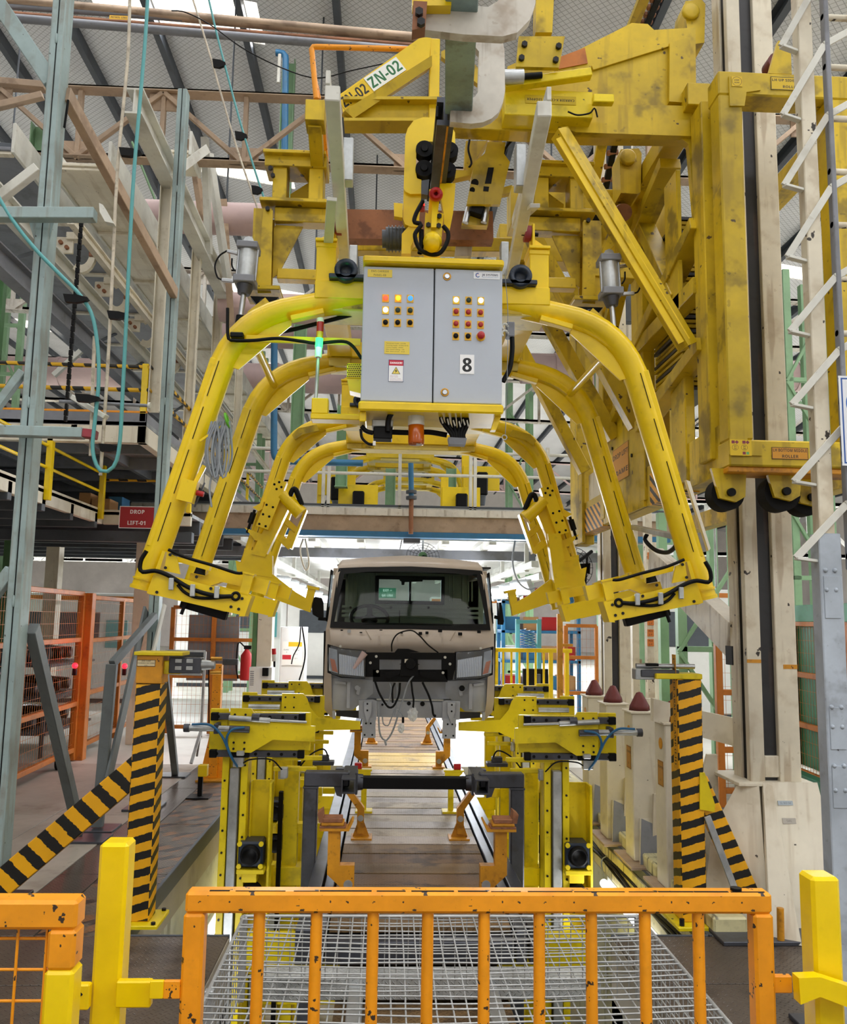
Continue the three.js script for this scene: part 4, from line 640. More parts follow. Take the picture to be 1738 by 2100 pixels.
  const jb = thing('junction_box', 'black junction box with cables left of the amber beacon', 'box', q(785, 900, 4.15).toArray()); part(jb, 'body', M.black, box(q(766, 890, 4.13).x, q(805, 890, 4.13).x, q(785, 901, 4.13).y, q(785, 877, 4.13).y, -4.2, -4.11)); part(jb, 'grey_lid', M.galv, box(q(763, 870, 4.15).x, q(807, 870, 4.15).x, q(785, 876, 4.15).y, q(785, 861, 4.15).y, -4.24, -4.14));
  part(jb, 'cable', M.black, cable(pq([[796, 885], [797, 862], [804, 848], [818, 842]], 4.1), 0.014, 18)); part(jb, 'cable', M.black, cable(pq([[742, 874], [752, 884], [766, 888]], 4.12), 0.012)); part(jb, 'cable', M.black, cable(pq([[740, 880], [743, 898], [756, 910], [770, 912]], 4.11), 0.007)); part(jb, 'cable', M.black, cable(pq([[805, 886], [840, 887], [880, 886], [917, 892]], 4.2), 0.014)); sign(jb, 'cable_tag', words(40, 24, '#e8e8e4', '#888', ['']), q(768, 909, 4.09), 0.014, 0.022);
  const cb = thing('connector_block', 'grey connector block fed by a bunch of black cables, right of the beacon', 'connector', q(938, 905, 4.15).toArray()); part(cb, 'body', M.grey, poly(pq([[919, 899], [957, 901], [954, 914], [921, 913]], 4.12), 0.06));
  [[905, 852], [917, 855], [930, 858], [941, 860], [950, 856], [957, 858]].forEach((p, i) => { part(cb, 'cable', M.black, cable(pq([[p[0], p[1] - 6], [p[0] + 2, p[1] + 12], [926 + i * 5, 890], [927 + i * 5, 900]], 4.12), 0.011, 18)); part(cb, 'cable_tag', M.white, bar(...pq([[p[0] + (i % 2 ? 1 : 0), p[1] + 4], [p[0] + 4, p[1] + 16]], 4.09), 0.014, 0.006)); });
  // cable and plug on the right flank
  const pl = thing('cable_plug', 'grey plug with a hanging black cable on the right flank of the control cabinet', 'plug', q(1046, 690, 4.2).toArray()); part(pl, 'plug_body', M.grey, box(q(1039, 680, 4.2).x, q(1055, 680, 4.2).x, q(1045, 692, 4.2).y, q(1045, 662, 4.2).y, -4.24, -4.18)); part(pl, 'latch', M.white, torus(q(1036, 670, 4.16), [0, 0, 1], 0.015, 0.006, 4.2, 6, 12), torus(q(1036, 684, 4.16), [0, 0, 1], 0.015, 0.006, 4.2, 6, 12)); part(pl, 'cable', M.black, cable(pq([[1051, 692], [1051, 720], [1046, 755], [1032, 783]], 4.2), 0.013, 24)); part(pl, 'thin_wire', M.cordGrey, cable(pq([[1036, 560], [1042, 640], [1041, 760], [1037, 890]], 4.12), 0.002, 20, 4)); part(pl, 'key_ring', M.galv, torus(q(1035, 897, 4.12), [0, 0, 1], 0.012, 0.003, 6.28, 5, 14), bar(...pq([[1033, 902], [1027, 918]], 4.12), 0.008, 0.004));
  const fl = thing('fan_guard', 'perforated yellow fan guard on the left flank of the control cabinet', 'guard', q(725, 800, 4.3).toArray()); part(fl, 'guard_box', M.carrier, box(q(712, 760, 4.25).x, w.x0 - 0.002, q(725, 776, 4.25).y, q(725, 745, 4.25).y, -4.34, -4.25)); const hl = []; for (let r = 0; r < 7; r++) for (let c = 0; c < 7; c++) hl.push(cyl(q(714 + c * 4 + (r % 2) * 2, 748 + r * 4, 4.25).setZ(-4.2495), q(714 + c * 4 + (r % 2) * 2, 748 + r * 4, 4.25).setZ(-4.2485), 0.0034, 0.0034, 6)); part(fl, 'holes', M.black, hl).userData.kind = 'stuff'; part(fl, 'lower_housing', M.carrier, poly(pq([[712, 777], [742, 777], [742, 812], [718, 806]], 4.3), 0.09));
}
// stack light on its pole
{
  const D = 4.25, o = thing('stack_light', 'stack light glowing green under red and amber, on a thin pole left of the cabinet', 'lamp', q(652, 830, D).toArray()), r = 0.0185, C = (a, b, k) => cyl(q(a[0], a[1], D), q(b[0], b[1], D), k, k, 18);
  part(o, 'cap', M.white, C([657.5, 661], [657, 653], r)); part(o, 'red_lens', plain('#a01418', 0.25), C([656.5, 681], [657.5, 661], r)); part(o, 'amber_lens', plain('#c46a12', 0.25), C([655.5, 694], [656.5, 681], r)); part(o, 'green_lens', glow('#39ff7a', 2.6), C([654, 713], [655.5, 694], r + 0.001)); part(o, 'socket', M.white, C([653, 733], [654, 713], r)); part(o, 'pole', M.galv, C([648, 820], [653, 733], 0.009));
  part(o, 'foot_box', M.carrier, box(q(640, 830, D).x, q(674, 830, D).x, q(655, 850, D).y, q(655, 818, D).y, -D - 0.06, -D + 0.02)); part(o, 'foot_rail', M.carrier, box(q(638, 850, D).x, q(742, 850, D).x, q(690, 862, D).y, q(690, 850, D).y, -D - 0.08, -D + 0.02));
  const l = new THREE.PointLight('#39ff7a', 0.1); l.position.copy(q(654, 703, D - 0.06)).sub(offs.get(o)); l.castShadow = true; o.add(l);
  const c = thing('signal_cable', 'black cable in a green lit channel between the left arm and the cabinet', 'cable', q(600, 700, 4.3).toArray()); part(c, 'channel', M.carrier, bar(q(505, 694, 4.33), q(740, 702, 4.33), 0.012, 0.036)); part(c, 'cable', M.black, cable(pq([[467, 632], [468, 690], [480, 698], [520, 698], [570, 694], [620, 700], [650, 704], [700, 700], [722, 708], [742, 735]], 4.29), 0.009, 60)); part(c, 'plug', M.black, box(q(473, 688, 4.3).x, q(500, 688, 4.3).x, q(486, 693, 4.3).y, q(486, 683, 4.3).y, -4.33, -4.28)); part(c, 'upper_cable', M.black, cable(pq([[560, 682], [600, 676], [680, 656], [735, 642]], 4.45), 0.012, 20));
}
// ---------- second carrier, around the cab ----------
const car2 = thing('overhead_carrier', 'yellow overhead carrier around the truck cab, second from the gate', 'carrier', [XC, 3.1, -7.6]);
carrierBody(car2, -7.1); hoop(car2, -7.1); hoop(car2, -8.15);
for (const s of SIDE) {
  const f = mm(s), D = 7.0, u = (x, y) => [480 + x / 6.5636, 860 + y / 6.5636], U = (l, d = D) => pq(l.map(p => u(p[0], p[1])), d);
  const gp = part(car2, 'guide_plate', M.carrier, f(poly(U([[560, 790], [715, 850], [460, 1490], [300, 1430]], D - 0.1), 0.025)));
  for (const p of [[545, 875], [610, 845], [575, 938], [640, 912], [440, 1150], [525, 1182], [393, 1278], [475, 1308], [342, 1408], [427, 1438]]) part(gp, 'bolt_hole', M.black, f(cyl(U([p], D - 0.112)[0], U([p], D - 0.115)[0], 0.01, 0.01, 10)));
  part(car2, 'guide_edge', M.carrier, f(poly(U([[715, 850], [720, 860], [470, 1500], [455, 1490]], D - 0.06), 0.08)));
  part(car2, 'drop_arm', M.carrier, f(poly(U([[650, 1090], [780, 1130], [430, 1860], [250, 1820], [330, 1640]], D), 0.1)));
  part(car2, 'pad_frame', M.carrier, f(poly(U([[960, 1215], [990, 1225], [785, 1750], [745, 1735]], D), 0.1)), f(bar(...U([[700, 1370], [845, 1500]], D), 0.035, 0.05)), f(bar(...U([[620, 1590], [770, 1720]], D), 0.04, 0.06)), f(bar(...U([[790, 1500], [740, 1640]], D), 0.012, 0.05)), f(bar(...U([[700, 1420], [640, 1560]], D), 0.012, 0.05)));
  part(car2, 'roller_bumper', M.carrier, f(cyl(...U([[650, 1010], [905, 1270]], D - 0.08), 0.05, 0.06, 18))); part(car2, 'hose_chain', M.black, f(cable(U([[735, 1090], [790, 950], [830, 945], [860, 1010], [915, 1150]], D - 0.1), 0.022, 24, 8)));
  part(car2, 'shock_rod', M.black, f(cyl(...U([[280, 1220], [175, 1530]], D - 0.02), 0.012, 0.012, 8)), f(cyl(...U([[265, 1260], [215, 1400]], D - 0.02), 0.024, 0.024, 10))); parts(car2, 'shock_bracket', M.carrier, f(poly(U([[410, 1110], [260, 1190], [340, 1240], [390, 1210]], D), 0.06)), f(poly(U([[150, 1460], [230, 1490], [460, 1580], [440, 1660], [290, 1630]], D), 0.06)));
  part(car2, 'swing_arm', M.carrier, f(poly(pq([[503, 1125], [560, 1140], [560, 1185], [500, 1175]], D), 0.08)), f(poly(pq([[485, 1150], [560, 1178], [606, 1214], [641, 1234], [637, 1256], [545, 1222], [490, 1190]], D), 0.07))); if (s > 0) part(car2, 'lower_arm', M.carrier, poly(pq([[1122, 1095], [1148, 1095], [1167, 1238], [1142, 1246]], D - 0.1), 0.09)); part(car2, 'finger_pad', M.carrier, f(poly(pq([[633, 1204], [648, 1207], [641, 1236], [626, 1234]], D), 0.06)), f(poly(pq([[631, 1200], [656, 1206], [654, 1211], [632, 1207]], D), 0.08)));
  part(car2, 'arm_lever', M.lift, f(poly(pq([[600, 893], [612, 880], [650, 872], [655, 884], [622, 892], [606, 902]], 7.0), 0.05)));
}
// ---------- truck cab ----------
{
  const cp = (x, y, d = 7.35) => q(630 + x / 4.138, 1120 + y / 4.138, d), CL = (l, d) => l.map(p => cp(p[0], p[1], p[2] || d));
  const cab = thing('truck_cab', 'unfinished beige and grey truck cab held over the conveyor, without bumper or grille', 'truck cab', [XC, 0.75, -7.9]);
  const both = (name, m, fn) => { for (const s of SIDE) part(cab, name, m, mm(s)(fn())); };
  const beige = M.cabBeige, grey = M.cabGrey, dk = M.black;
  // all left-hand shapes, mirrored to the right; x is measured from the left edge of the cab to its middle (878)
  const W = (l, d) => CL(l, d).map(p => { return p; });
  const mid = XC, at = (p) => { const v = p.clone(); return v; };
  const row = (pts) => { const r = pts.map(p => cp(p[0], p[1], p[2])); r[r.length - 1].x = mid; return r; };
  both('roof', beige, () => { const r2 = row([[268, 152, 7.62], [300, 116, 7.66], [500, 97, 7.66], [700, 91, 7.66], [878, 89, 7.66]]); const back = r2.map((p, i) => V(p.x + (i === 0 ? 0.03 : 0), p.y + 0.015 * i * 0.5, -8.75)), m = r2.map((p, i) => V(p.x, p.y + 0.02 + 0.006 * i, -8.1));
    return surf([row([[262, 192, 7.56], [330, 186, 7.56], [500, 179, 7.56], [700, 174, 7.56], [878, 172, 7.56]]), row([[262, 172, 7.57], [300, 150, 7.57], [500, 138, 7.57], [700, 133, 7.57], [878, 131, 7.57]]), r2, m, back]); });
  both('front_pillar', beige, () => surf([CL([[262, 192, 7.56], [238, 235, 7.5], [205, 430, 7.42], [178, 620, 7.34], [160, 705, 7.3]]), CL([[290, 190, 7.54], [272, 240, 7.48], [240, 430, 7.39], [212, 620, 7.31], [192, 705, 7.27]])]));
  both('side_skin', beige, () => { const f = CL([[160, 705, 7.3], [158, 800, 7.28], [150, 950, 7.28], [142, 1150, 7.28], [140, 1300, 7.29], [150, 1390, 7.3], [200, 1452, 7.31]]); return mergeGeometries([surf([f, f.map(p => V(p.x - 0.012, p.y, -8.1)), f.map(p => V(p.x, p.y, -8.75))]), surf([f, CL([[225, 705, 7.25], [218, 800, 7.22], [205, 950, 7.22], [208, 1150, 7.22], [210, 1300, 7.22], [215, 1380, 7.24], [245, 1445, 7.26]])])]); });
  both('roof_rail', beige, () => { const a = cp(248, 215, 7.56); return bar(a, V(a.x + 0.02, a.y + 0.01, -8.75), 0.05, 0.06); });
  both('rear_pillar', beige, () => { const a = cp(160, 705, 7.3); return box(a.x - 0.01, a.x + 0.1, a.y, 2.06, -8.75, -8.6); });
  // cowl and firewall
  both('cowl_panel', beige, () => surf([row([[190, 690, 7.26], [340, 697, 7.25], [520, 702, 7.24], [700, 703, 7.24], [878, 703, 7.24]]), row([[195, 730, 7.24], [340, 742, 7.21], [520, 748, 7.2], [700, 748, 7.2], [878, 748, 7.2]]), row([[200, 800, 7.22], [340, 800, 7.16], [520, 800, 7.15], [700, 800, 7.15], [878, 800, 7.15]]), row([[205, 880, 7.24], [340, 880, 7.18], [520, 875, 7.16], [700, 870, 7.16], [878, 870, 7.17]]), row([[208, 940, 7.28], [340, 940, 7.28], [520, 940, 7.28], [700, 940, 7.28], [878, 940, 7.28]])]));
  both('firewall', grey, () => surf([row([[205, 900, 7.3], [400, 900, 7.3], [640, 900, 7.33], [878, 900, 7.34]]), row([[208, 1120, 7.28], [400, 1120, 7.3], [640, 1120, 7.38], [878, 1120, 7.4]]), row([[210, 1290, 7.27], [400, 1280, 7.3], [590, 1292, 7.4], [878, 1296, 7.42]])]));
  both('wheel_arch', grey, () => surf([CL([[210, 1120, 7.25], [300, 1125, 7.22], [440, 1130, 7.24], [560, 1140, 7.32]]), CL([[212, 1250, 7.24], [300, 1250, 7.2], [430, 1250, 7.23], [560, 1250, 7.32]]), CL([[214, 1385, 7.25], [300, 1395, 7.22], [390, 1390, 7.26], [445, 1315, 7.33]])]));
  both('arch_rib', grey, () => mergeGeometries([bar(cp(355, 1150, 7.2), cp(350, 1375, 7.19), 0.05, 0.03), bar(cp(250, 1150, 7.22), cp(340, 1165, 7.19), 0.06, 0.02), cyl(cp(425, 1200, 7.2), cp(425, 1203, 7.16), 0.02), bar(cp(445, 1190, 7.2), cp(430, 1260, 7.2), 0.02, 0.03)]));
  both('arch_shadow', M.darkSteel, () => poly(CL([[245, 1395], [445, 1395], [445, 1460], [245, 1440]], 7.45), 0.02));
  both('front_leg', grey, () => mergeGeometries([poly(CL([[440, 1305], [560, 1300], [590, 1310], [588, 1470], [440, 1460]], 7.18), 0.05), poly(CL([[470, 1455], [582, 1455], [582, 1625], [468, 1625]], 7.16), 0.03), poly(CL([[485, 1318], [550, 1318], [548, 1410], [510, 1500], [485, 1400]], 7.13), 0.03)]));
  both('leg_hole', dk, () => mergeGeometries([[512, 1340], [512, 1395], [500, 1510], [540, 1510], [488, 1608], [553, 1608]].map(p => cyl(cp(p[0], p[1], 7.1).setZ(p[1] > 1450 ? -7.143 : -7.112), cp(p[0], p[1], 7.1).setZ(p[1] > 1450 ? -7.146 : -7.116), 0.008, 0.008, 8)))); for (const c of cab.children.slice(-2)) c.userData.kind = 'stuff';
  both('corner_foot', grey, () => poly(CL([[215, 1395], [240, 1395], [240, 1495], [220, 1490]], 7.25), 0.04));
  part(cab, 'cross_member', grey, poly(CL([[590, 1310], [1150, 1320], [1150, 1455], [590, 1445]], 7.36), 0.08)); part(cab, 'seam_strip', M.white, bar(cp(590, 1300, 7.3), cp(1160, 1308, 7.3), 0.01, 0.012));
  for (const [x, y, r] of [[865, 1335, 0.017], [980, 1338, 0.02], [640, 1345, 0.01], [1085, 1440, 0.012]]) part(cab, 'opening', dk, cyl(cp(x, y, 7.318), cp(x, y, 7.314), r, r, 14));
  both('round_port', dk, () => cyl(cp(428, 1195, 7.17), cp(428, 1195, 7.155), 0.024, 0.024, 16)); cab.remove(cab.children[cab.children.length - 2]);
  // slots in the cowl
  for (const [x, y, w, h] of [[295, 714, 20, 10], [458, 733, 22, 10], [628, 713, 24, 8], [802, 738, 22, 8], [962, 740, 30, 24], [1018, 736, 26, 24], [1130, 716, 34, 30], [1300, 745, 34, 26], [1460, 727, 30, 24]]) part(cab, 'slot', dk, box(-w * 0.0005, w * 0.0005, -h * 0.0005, h * 0.0005, -0.01, 0.012).translate(...cp(x, y, 7.19).toArray()));
  both('cowl_rib', beige, () => mergeGeometries([bar(cp(612, 760, 7.14), cp(612, 830, 7.14), 0.008, 0.012), bar(cp(766, 770, 7.14), cp(766, 825, 7.14), 0.006, 0.01), bar(cp(500, 715, 7.2), cp(545, 790, 7.14), 0.006, 0.01)])); for (const c of cab.children.slice(-2)) c.userData.kind = 'stuff';
  part(cab, 'bonnet_badge', grey, cyl(cp(357, 722, 7.2), cp(357, 722, 7.185), 0.016, 0.016, 16));
  // windscreen with black border
  const g = (x, y, d) => cp(x, y, d);
  both('screen_border', dk, () => mergeGeometries([surf([row([[270, 186, 7.53], [500, 177, 7.53], [878, 174, 7.53]]), row([[318, 236, 7.5], [500, 218, 7.5], [878, 214, 7.5]])]), surf([CL([[268, 186, 7.53], [230, 430, 7.38], [194, 690, 7.24]]), CL([[318, 232, 7.5], [272, 430, 7.38], [232, 645, 7.26]])]), surf([row([[232, 640, 7.262], [500, 650, 7.26], [878, 652, 7.26]]), row([[194, 692, 7.238], [500, 702, 7.235], [878, 704, 7.235]])])]));
  const glass = new THREE.MeshPhysicalMaterial({ color: '#b9c9c2', roughness: 0.03, transmission: 1, thickness: 0, ior: 1.5, specularIntensity: 0.12 });
  const rr = (pts) => pts.map(p => cp(p[0], p[1], p[2]));
  part(cab, 'windscreen', glass, surf([rr([[300, 222, 7.51], [878, 205, 7.51], [1456, 240, 7.51]]), rr([[258, 430, 7.39], [878, 425, 7.38], [1505, 448, 7.39]]), rr([[225, 660, 7.255], [878, 670, 7.25], [1535, 680, 7.255]])]));
  // inside: rear wall, window, steering wheel
  const zr = -8.6, RW = (x, y) => cp(x, y, 8.6), wall = plainPaint('#8f9a90');
  function plainPaint(h) { return paint(h, { v: 0.06, amount: 0.12, rough: 0.4, size: 1.2 }); }
  const L0 = RW(262, 200), R0 = RW(1500, 215), a = RW(583, 250), b = RW(1165, 498), bot = RW(800, 700).y - 0.5;
  part(cab, 'rear_wall', wall, box(L0.x, a.x, bot, L0.y, zr - 0.03, zr), box(b.x, R0.x, bot, L0.y, zr - 0.03, zr), box(a.x, b.x, a.y, L0.y, zr - 0.03, zr), box(a.x, b.x, bot, b.y, zr - 0.03, zr));
  for (const x of [350, 385, 420, 490, 540, 1205, 1240, 1320, 1370, 1400]) part(cab, 'wall_rib', wall, bar(RW(x, 245).setZ(zr), RW(x, 470).setZ(zr), 0.016, 0.014, [1, 0, 0]));
  for (const y of [520, 560, 598]) part(cab, 'wall_ledge', wall, box(L0.x + 0.05, R0.x - 0.05, RW(800, y).y - 0.012, RW(800, y).y + 0.012, zr, zr + 0.02));
  for (const x of [370, 712, 1030, 1368]) part(cab, 'wall_plug', dk, cyl(RW(x, 522).setZ(zr + 0.02), RW(x, 522).setZ(zr + 0.028), 0.013, 0.013, 12));
  const t = 0.035; part(cab, 'rear_window_frame', dk, box(a.x, b.x, a.y - t, a.y, zr - 0.03, zr + 0.02), box(a.x, b.x, b.y, b.y + t, zr - 0.03, zr + 0.02), box(a.x, a.x + t, b.y, a.y, zr - 0.03, zr + 0.02), box(b.x - t, b.x, b.y, a.y, zr - 0.03, zr + 0.02), box((a.x + b.x) / 2 - 0.012, (a.x + b.x) / 2 + 0.012, b.y, a.y, zr - 0.03, zr + 0.02));
  const clear = new THREE.MeshPhysicalMaterial({ color: '#eef4f4', roughness: 0.02, transmission: 1, thickness: 0, ior: 1.45 });
  part(cab, 'rear_pane', clear, box(a.x + t, (a.x + b.x) / 2 - 0.012, b.y + t, a.y - t, zr - 0.008, zr - 0.004, 0)); part(cab, 'rear_pane', clear, box((a.x + b.x) / 2 + 0.012, b.x - t, b.y + t, a.y - t, zr - 0.008, zr - 0.004, 0));
  part(cab, 'floor_pan', grey, box(L0.x, R0.x, 0.86, 0.9, -8.75, -7.45)); part(cab, 'seat_riser', M.darkSteel, box(L0.x + 0.05, R0.x - 0.05, 0.9, 1.3, -8.58, -8.1));
  const sw = cp(530, 608, 7.62), n = V(0.05, 0.75, 0.66); const st = part(cab, 'steering_wheel', dk, torus(sw, n, 0.165, 0.016, 6.28, 10, 36)); part(st, 'hub', dk, bar(sw.clone().add(V(-0.16, 0, 0)), sw.clone().add(V(0.16, 0, 0)), 0.03, 0.02), bar(sw, sw.clone().add(V(0, 0.1, -0.11)), 0.05, 0.02), ball(sw.clone().add(V(0, -0.02, 0.01)), 0.075, 14, 0.6)); part(st, 'column', dk, cyl(sw.clone().add(V(0, -0.3, -0.05 + 0.3)), sw, 0.05, 0.05));
  part(cab, 'dashboard', dk, box(L0.x + 0.08, R0.x - 0.06, 1.2, cp(800, 655, 7.4).y - 0.03, -7.6, -7.36, 0.02));
  part(cab, 'interior_mirror', dk, poly(CL([[790, 262], [985, 270], [980, 300], [830, 305], [825, 330], [802, 330], [800, 300], [785, 292]], 7.6), 0.02)); part(cab, 'strap', dk, bar(cp(786, 545, 7.7), cp(784, 650, 7.7), 0.022, 0.008)); part(cab, 'headliner', dk, box(L0.x + 0.05, R0.x - 0.05, cp(800, 172, 7.56).y - 0.005, cp(800, 172, 7.56).y + 0.01, -8.6, -7.6));
  // headlamps in film
  const film = new THREE.MeshPhysicalMaterial({ color: '#e4eaf4', roughness: 0.12, transmission: 0.9, thickness: 0, ior: 1.4 });
  for (const s of SIDE) {
    const f = mm(s), lamp = part(cab, 'headlamp', dk, f(poly(CL([[176, 832], [292, 866], [500, 888], [494, 1122], [290, 1114], [176, 1072]], 7.1), 0.08)));
    part(lamp, 'reflector', M.chrome || (M.chrome = plain('#eef1f5', 0.25, 0.35)), f(mergeGeometries(Array.from({ length: 14 }, (_, i) => { const x = 278 + i * 15; return cyl(cp(x, 915 + i * 3, 7.065), cp(x + 2, 1085 + i * 1.5, 7.065), 0.0085, 0.0085, 8); }))));
    part(lamp, 'indicator', plain('#d8713a', 0.3), f(poly(CL([[195, 950], [235, 965], [262, 1072], [215, 1058]], 7.055), 0.01))); part(lamp, 'side_reflector', M.galv, f(poly(CL([[186, 860], [255, 880], [262, 1080], [186, 1058]], 7.06), 0.006)));
    part(lamp, 'clear_film', film, f(surf([CL([[172, 838, 7.08], [230, 850, 7.04], [300, 872, 7.03], [400, 882, 7.02], [496, 892, 7.05]]), CL([[170, 960, 7.06], [235, 965, 7.02], [300, 980, 7.0], [400, 990, 6.995], [494, 1000, 7.03]]), CL([[174, 1070, 7.08], [230, 1090, 7.04], [300, 1108, 7.03], [400, 1116, 7.02], [492, 1120, 7.05]])]))); part(lamp, 'lamp_bolt', M.white, f(cyl(cp(283, 850, 7.1), cp(283, 850, 7.08), 0.011, 0.011, 10)));
  }
  tag(part(cab, 'paper_roll', M.pink, cyl(cp(395, 1040, 7.0), cp(490, 905, 7.02), 0.012, 0.028, 12)), 'rolled paper stuck on the left headlamp');
  // black grille bracket
  const zg = 7.1, G = (l, th = 0.03, d = zg) => poly(CL(l, d), th);
  part(cab, 'grille_bracket', dk, G([[490, 902], [1272, 905], [1275, 962], [490, 962]]), G([[560, 1048], [1190, 1048], [1192, 1152], [560, 1150]]), G([[490, 962], [615, 962], [615, 1048], [620, 1108], [492, 1110]]), G([[1142, 962], [1272, 962], [1235, 1135], [1190, 1140], [1142, 1048]]), G([[800, 962], [940, 962], [945, 1100], [790, 1100]], 0.05, 7.08), G([[1272, 905], [1290, 905], [1285, 1000], [1265, 1000]]), G([[740, 905], [770, 870], [860, 872], [960, 900]], 0.03), cyl(cp(880, 1000, 7.06), cp(880, 1000, 7.0), 0.045, 0.04, 18), G([[660, 1065], [790, 1055], [790, 1080], [700, 1125], [665, 1110]], 0.03, 7.07), G([[955, 1060], [1095, 1070], [1090, 1120], [1060, 1130], [955, 1085]], 0.03, 7.07));
  bolts(cab, M.white, [[588, 936], [538, 990], [598, 1064], [1172, 944], [1214, 1000], [1155, 1074], [906, 1074]].map(p => cp(p[0], p[1], 7.075)), [0, 0, 1], 0.012, 0.012);
  tag(part(cab, 'bracket_pad', M.creamClean, G([[830, 958], [885, 960], [850, 992], [828, 990]], 0.012, 7.05)), 'pale foam pad');
  // hoses, cables, bags
  const hose = (l, r, m = dk) => part(cab, 'hanging_cable', m, cable(CL(l, 7.08), r, 30));
  hose([[720, 895], [722, 820], [770, 745], [880, 715], [950, 755], [1030, 840], [1115, 905]], 0.006); hose([[578, 1150], [610, 1240], [660, 1330], [700, 1370], [740, 1350], [780, 1260], [790, 1160]], 0.009); hose([[745, 1160], [725, 1220], [728, 1330]], 0.008); hose([[885, 1150], [895, 1240], [905, 1310], [898, 1390]], 0.008); hose([[980, 1155], [1030, 1260], [1060, 1350], [1070, 1420], [1080, 1440]], 0.009);
  hose([[915, 1085], [860, 1160], [820, 1280], [780, 1410], [735, 1550], [700, 1620], [668, 1650], [630, 1620], [612, 1540], [605, 1320]], 0.0075, M.cordGrey); hose([[700, 1160], [715, 1220], [690, 1330], [660, 1370]], 0.006, M.cordGrey); hose([[762, 1160], [765, 1300], [745, 1440]], 0.005, M.cordGrey); hose([[640, 1450], [650, 1510], [690, 1520], [720, 1450], [750, 1380], [800, 1420], [820, 1470]], 0.005, M.cordGrey);
  part(cab, 'connector', M.galv, bar(cp(660, 1640, 7.08), cp(672, 1690, 7.08), 0.022, 0.018)); part(cab, 'connector', dk, bar(cp(815, 1450, 7.08), cp(815, 1500, 7.08), 0.025, 0.02));
  const bag = new THREE.MeshPhysicalMaterial({ color: '#eceff0', roughness: 0.35, transmission: 0.5, thickness: 0 });
  for (const [x, y, w, h] of [[895, 1430, 0.05, 0.07], [797, 1545, 0.034, 0.05]]) { const bg = raw(new THREE.IcosahedronGeometry(1, 2)), p = bg.attributes.position; for (let i = 0; i < p.count; i++) { const k = 0.75 + 0.25 * Math.sin(p.getX(i) * 7 + p.getY(i) * 5) * Math.cos(p.getZ(i) * 6); p.setXYZ(i, p.getX(i) * w * k, p.getY(i) * h * k, p.getZ(i) * 0.02 * k); } bg.computeVertexNormals(); part(cab, 'plastic_bag', bag, bg.translate(...cp(x, y, 7.05).toArray())); }
  // door mirrors and window rubbers
  part(cab, 'door_mirror', dk, poly(CL([[45, 445], [75, 430], [125, 440], [140, 480], [140, 610], [92, 605], [50, 580], [42, 520]], 7.35), 0.06)); part(cab, 'mirror_arm', dk, bar(cp(95, 615, 7.4), cp(165, 620, 7.4), 0.03, 0.03)); part(cab, 'door_mirror', dk, poly(CL([[1620, 480], [1640, 478], [1662, 640], [1655, 668], [1628, 665]], 7.4), 0.16)); part(cab, 'mirror_arm', dk, bar(cp(1590, 600, 7.4), cp(1630, 610, 7.4), 0.03, 0.03));
  both('window_rubber', dk, () => bar(cp(212, 205, 7.6), cp(168, 640, 7.5), 0.012, 0.05)); both('door_seal', dk, () => bar(cp(158, 720, 7.33), cp(146, 1380, 7.33), 0.008, 0.03));
}
// ---------- rail, trolley and hangers over the conveyor ----------
{
  const o = thing('overhead_rail', 'dark steel running rail over the centre line with a galvanised end cover', 'rail', q(930, 120, 3.6).toArray());
  const a = q(895, 392, 4.66), b = q(914, 228, 3.96), c = q(941, 222, 3.93), e = q(949, -60, 3.05);
  part(o, 'rail', M.darkSteel, prof(a, b, IB(0.085, 0.16, 0.02, 0.03))); part(o, 'rail_cover', paint('#7f9594', { v: 0.12, amount: 0.35, size: 0.6, rough: 0.4, metal: 0.3 }), bar(c, e, 0.135, 0.07)); part(o, 'wear_strip', M.amberDirty, bar(a.clone().add(V(0.012, -0.082, 0)), b.clone().add(V(0.012, -0.082, 0)), 0.01, 0.004)); part(o, 'rail_foot', M.black, bar(q(893, 388, 4.62), q(893, 402, 4.62), 0.09, 0.14, [0, 0, 1]), bar(q(897, 340, 4.5), q(896, 385, 4.6), 0.11, 0.05));
  part(o, 'contact_bar', M.black, bar(q(886, 380, 4.6), q(897, 228, 3.95), 0.012, 0.06));
}
{ // white C hangers
  const h = (d, outer, label) => { const o = thing('rail_hanger', label, 'bracket', q(1000, 180, d).toArray()); part(o, 'hook_plate', M.whiteRust, poly(pq(outer, d), 0.045)); return o; };
  h(3.92, [[950, 84], [1030, 88], [1034, 110], [1035, 193], [1031, 215], [1022, 236], [1008, 248], [990, 256], [966, 259], [923, 255], [925, 207], [955, 208], [972, 205], [980, 195], [982, 112], [972, 100], [950, 92]], 'white C shaped steel hanger under the rail cover, lower of two');
  const o = h(3.25, [[850, 66], [950, 78], [1030, 82], [1060, 74], [1085, 48], [1097, 14], [1098, -40], [1020, -40], [1030, -6], [1020, 10], [1000, 22], [960, 18], [850, 34]], 'large white C shaped steel hanger at the top edge, upper of two'); part(o, 'rust_bracket', M.rust, poly(pq([[848, 12], [876, 14], [872, 66], [845, 72]], 3.2), 0.06)); bolts(o, M.bolt, [q(860, 25, 3.15), q(864, 46, 3.15)], [0, 0, 1], 0.018, 0.02); part(o, 'arm', M.carrier, poly(pq([[845, 8], [925, 8], [925, 20], [846, 20]], 3.2), 0.05));
}
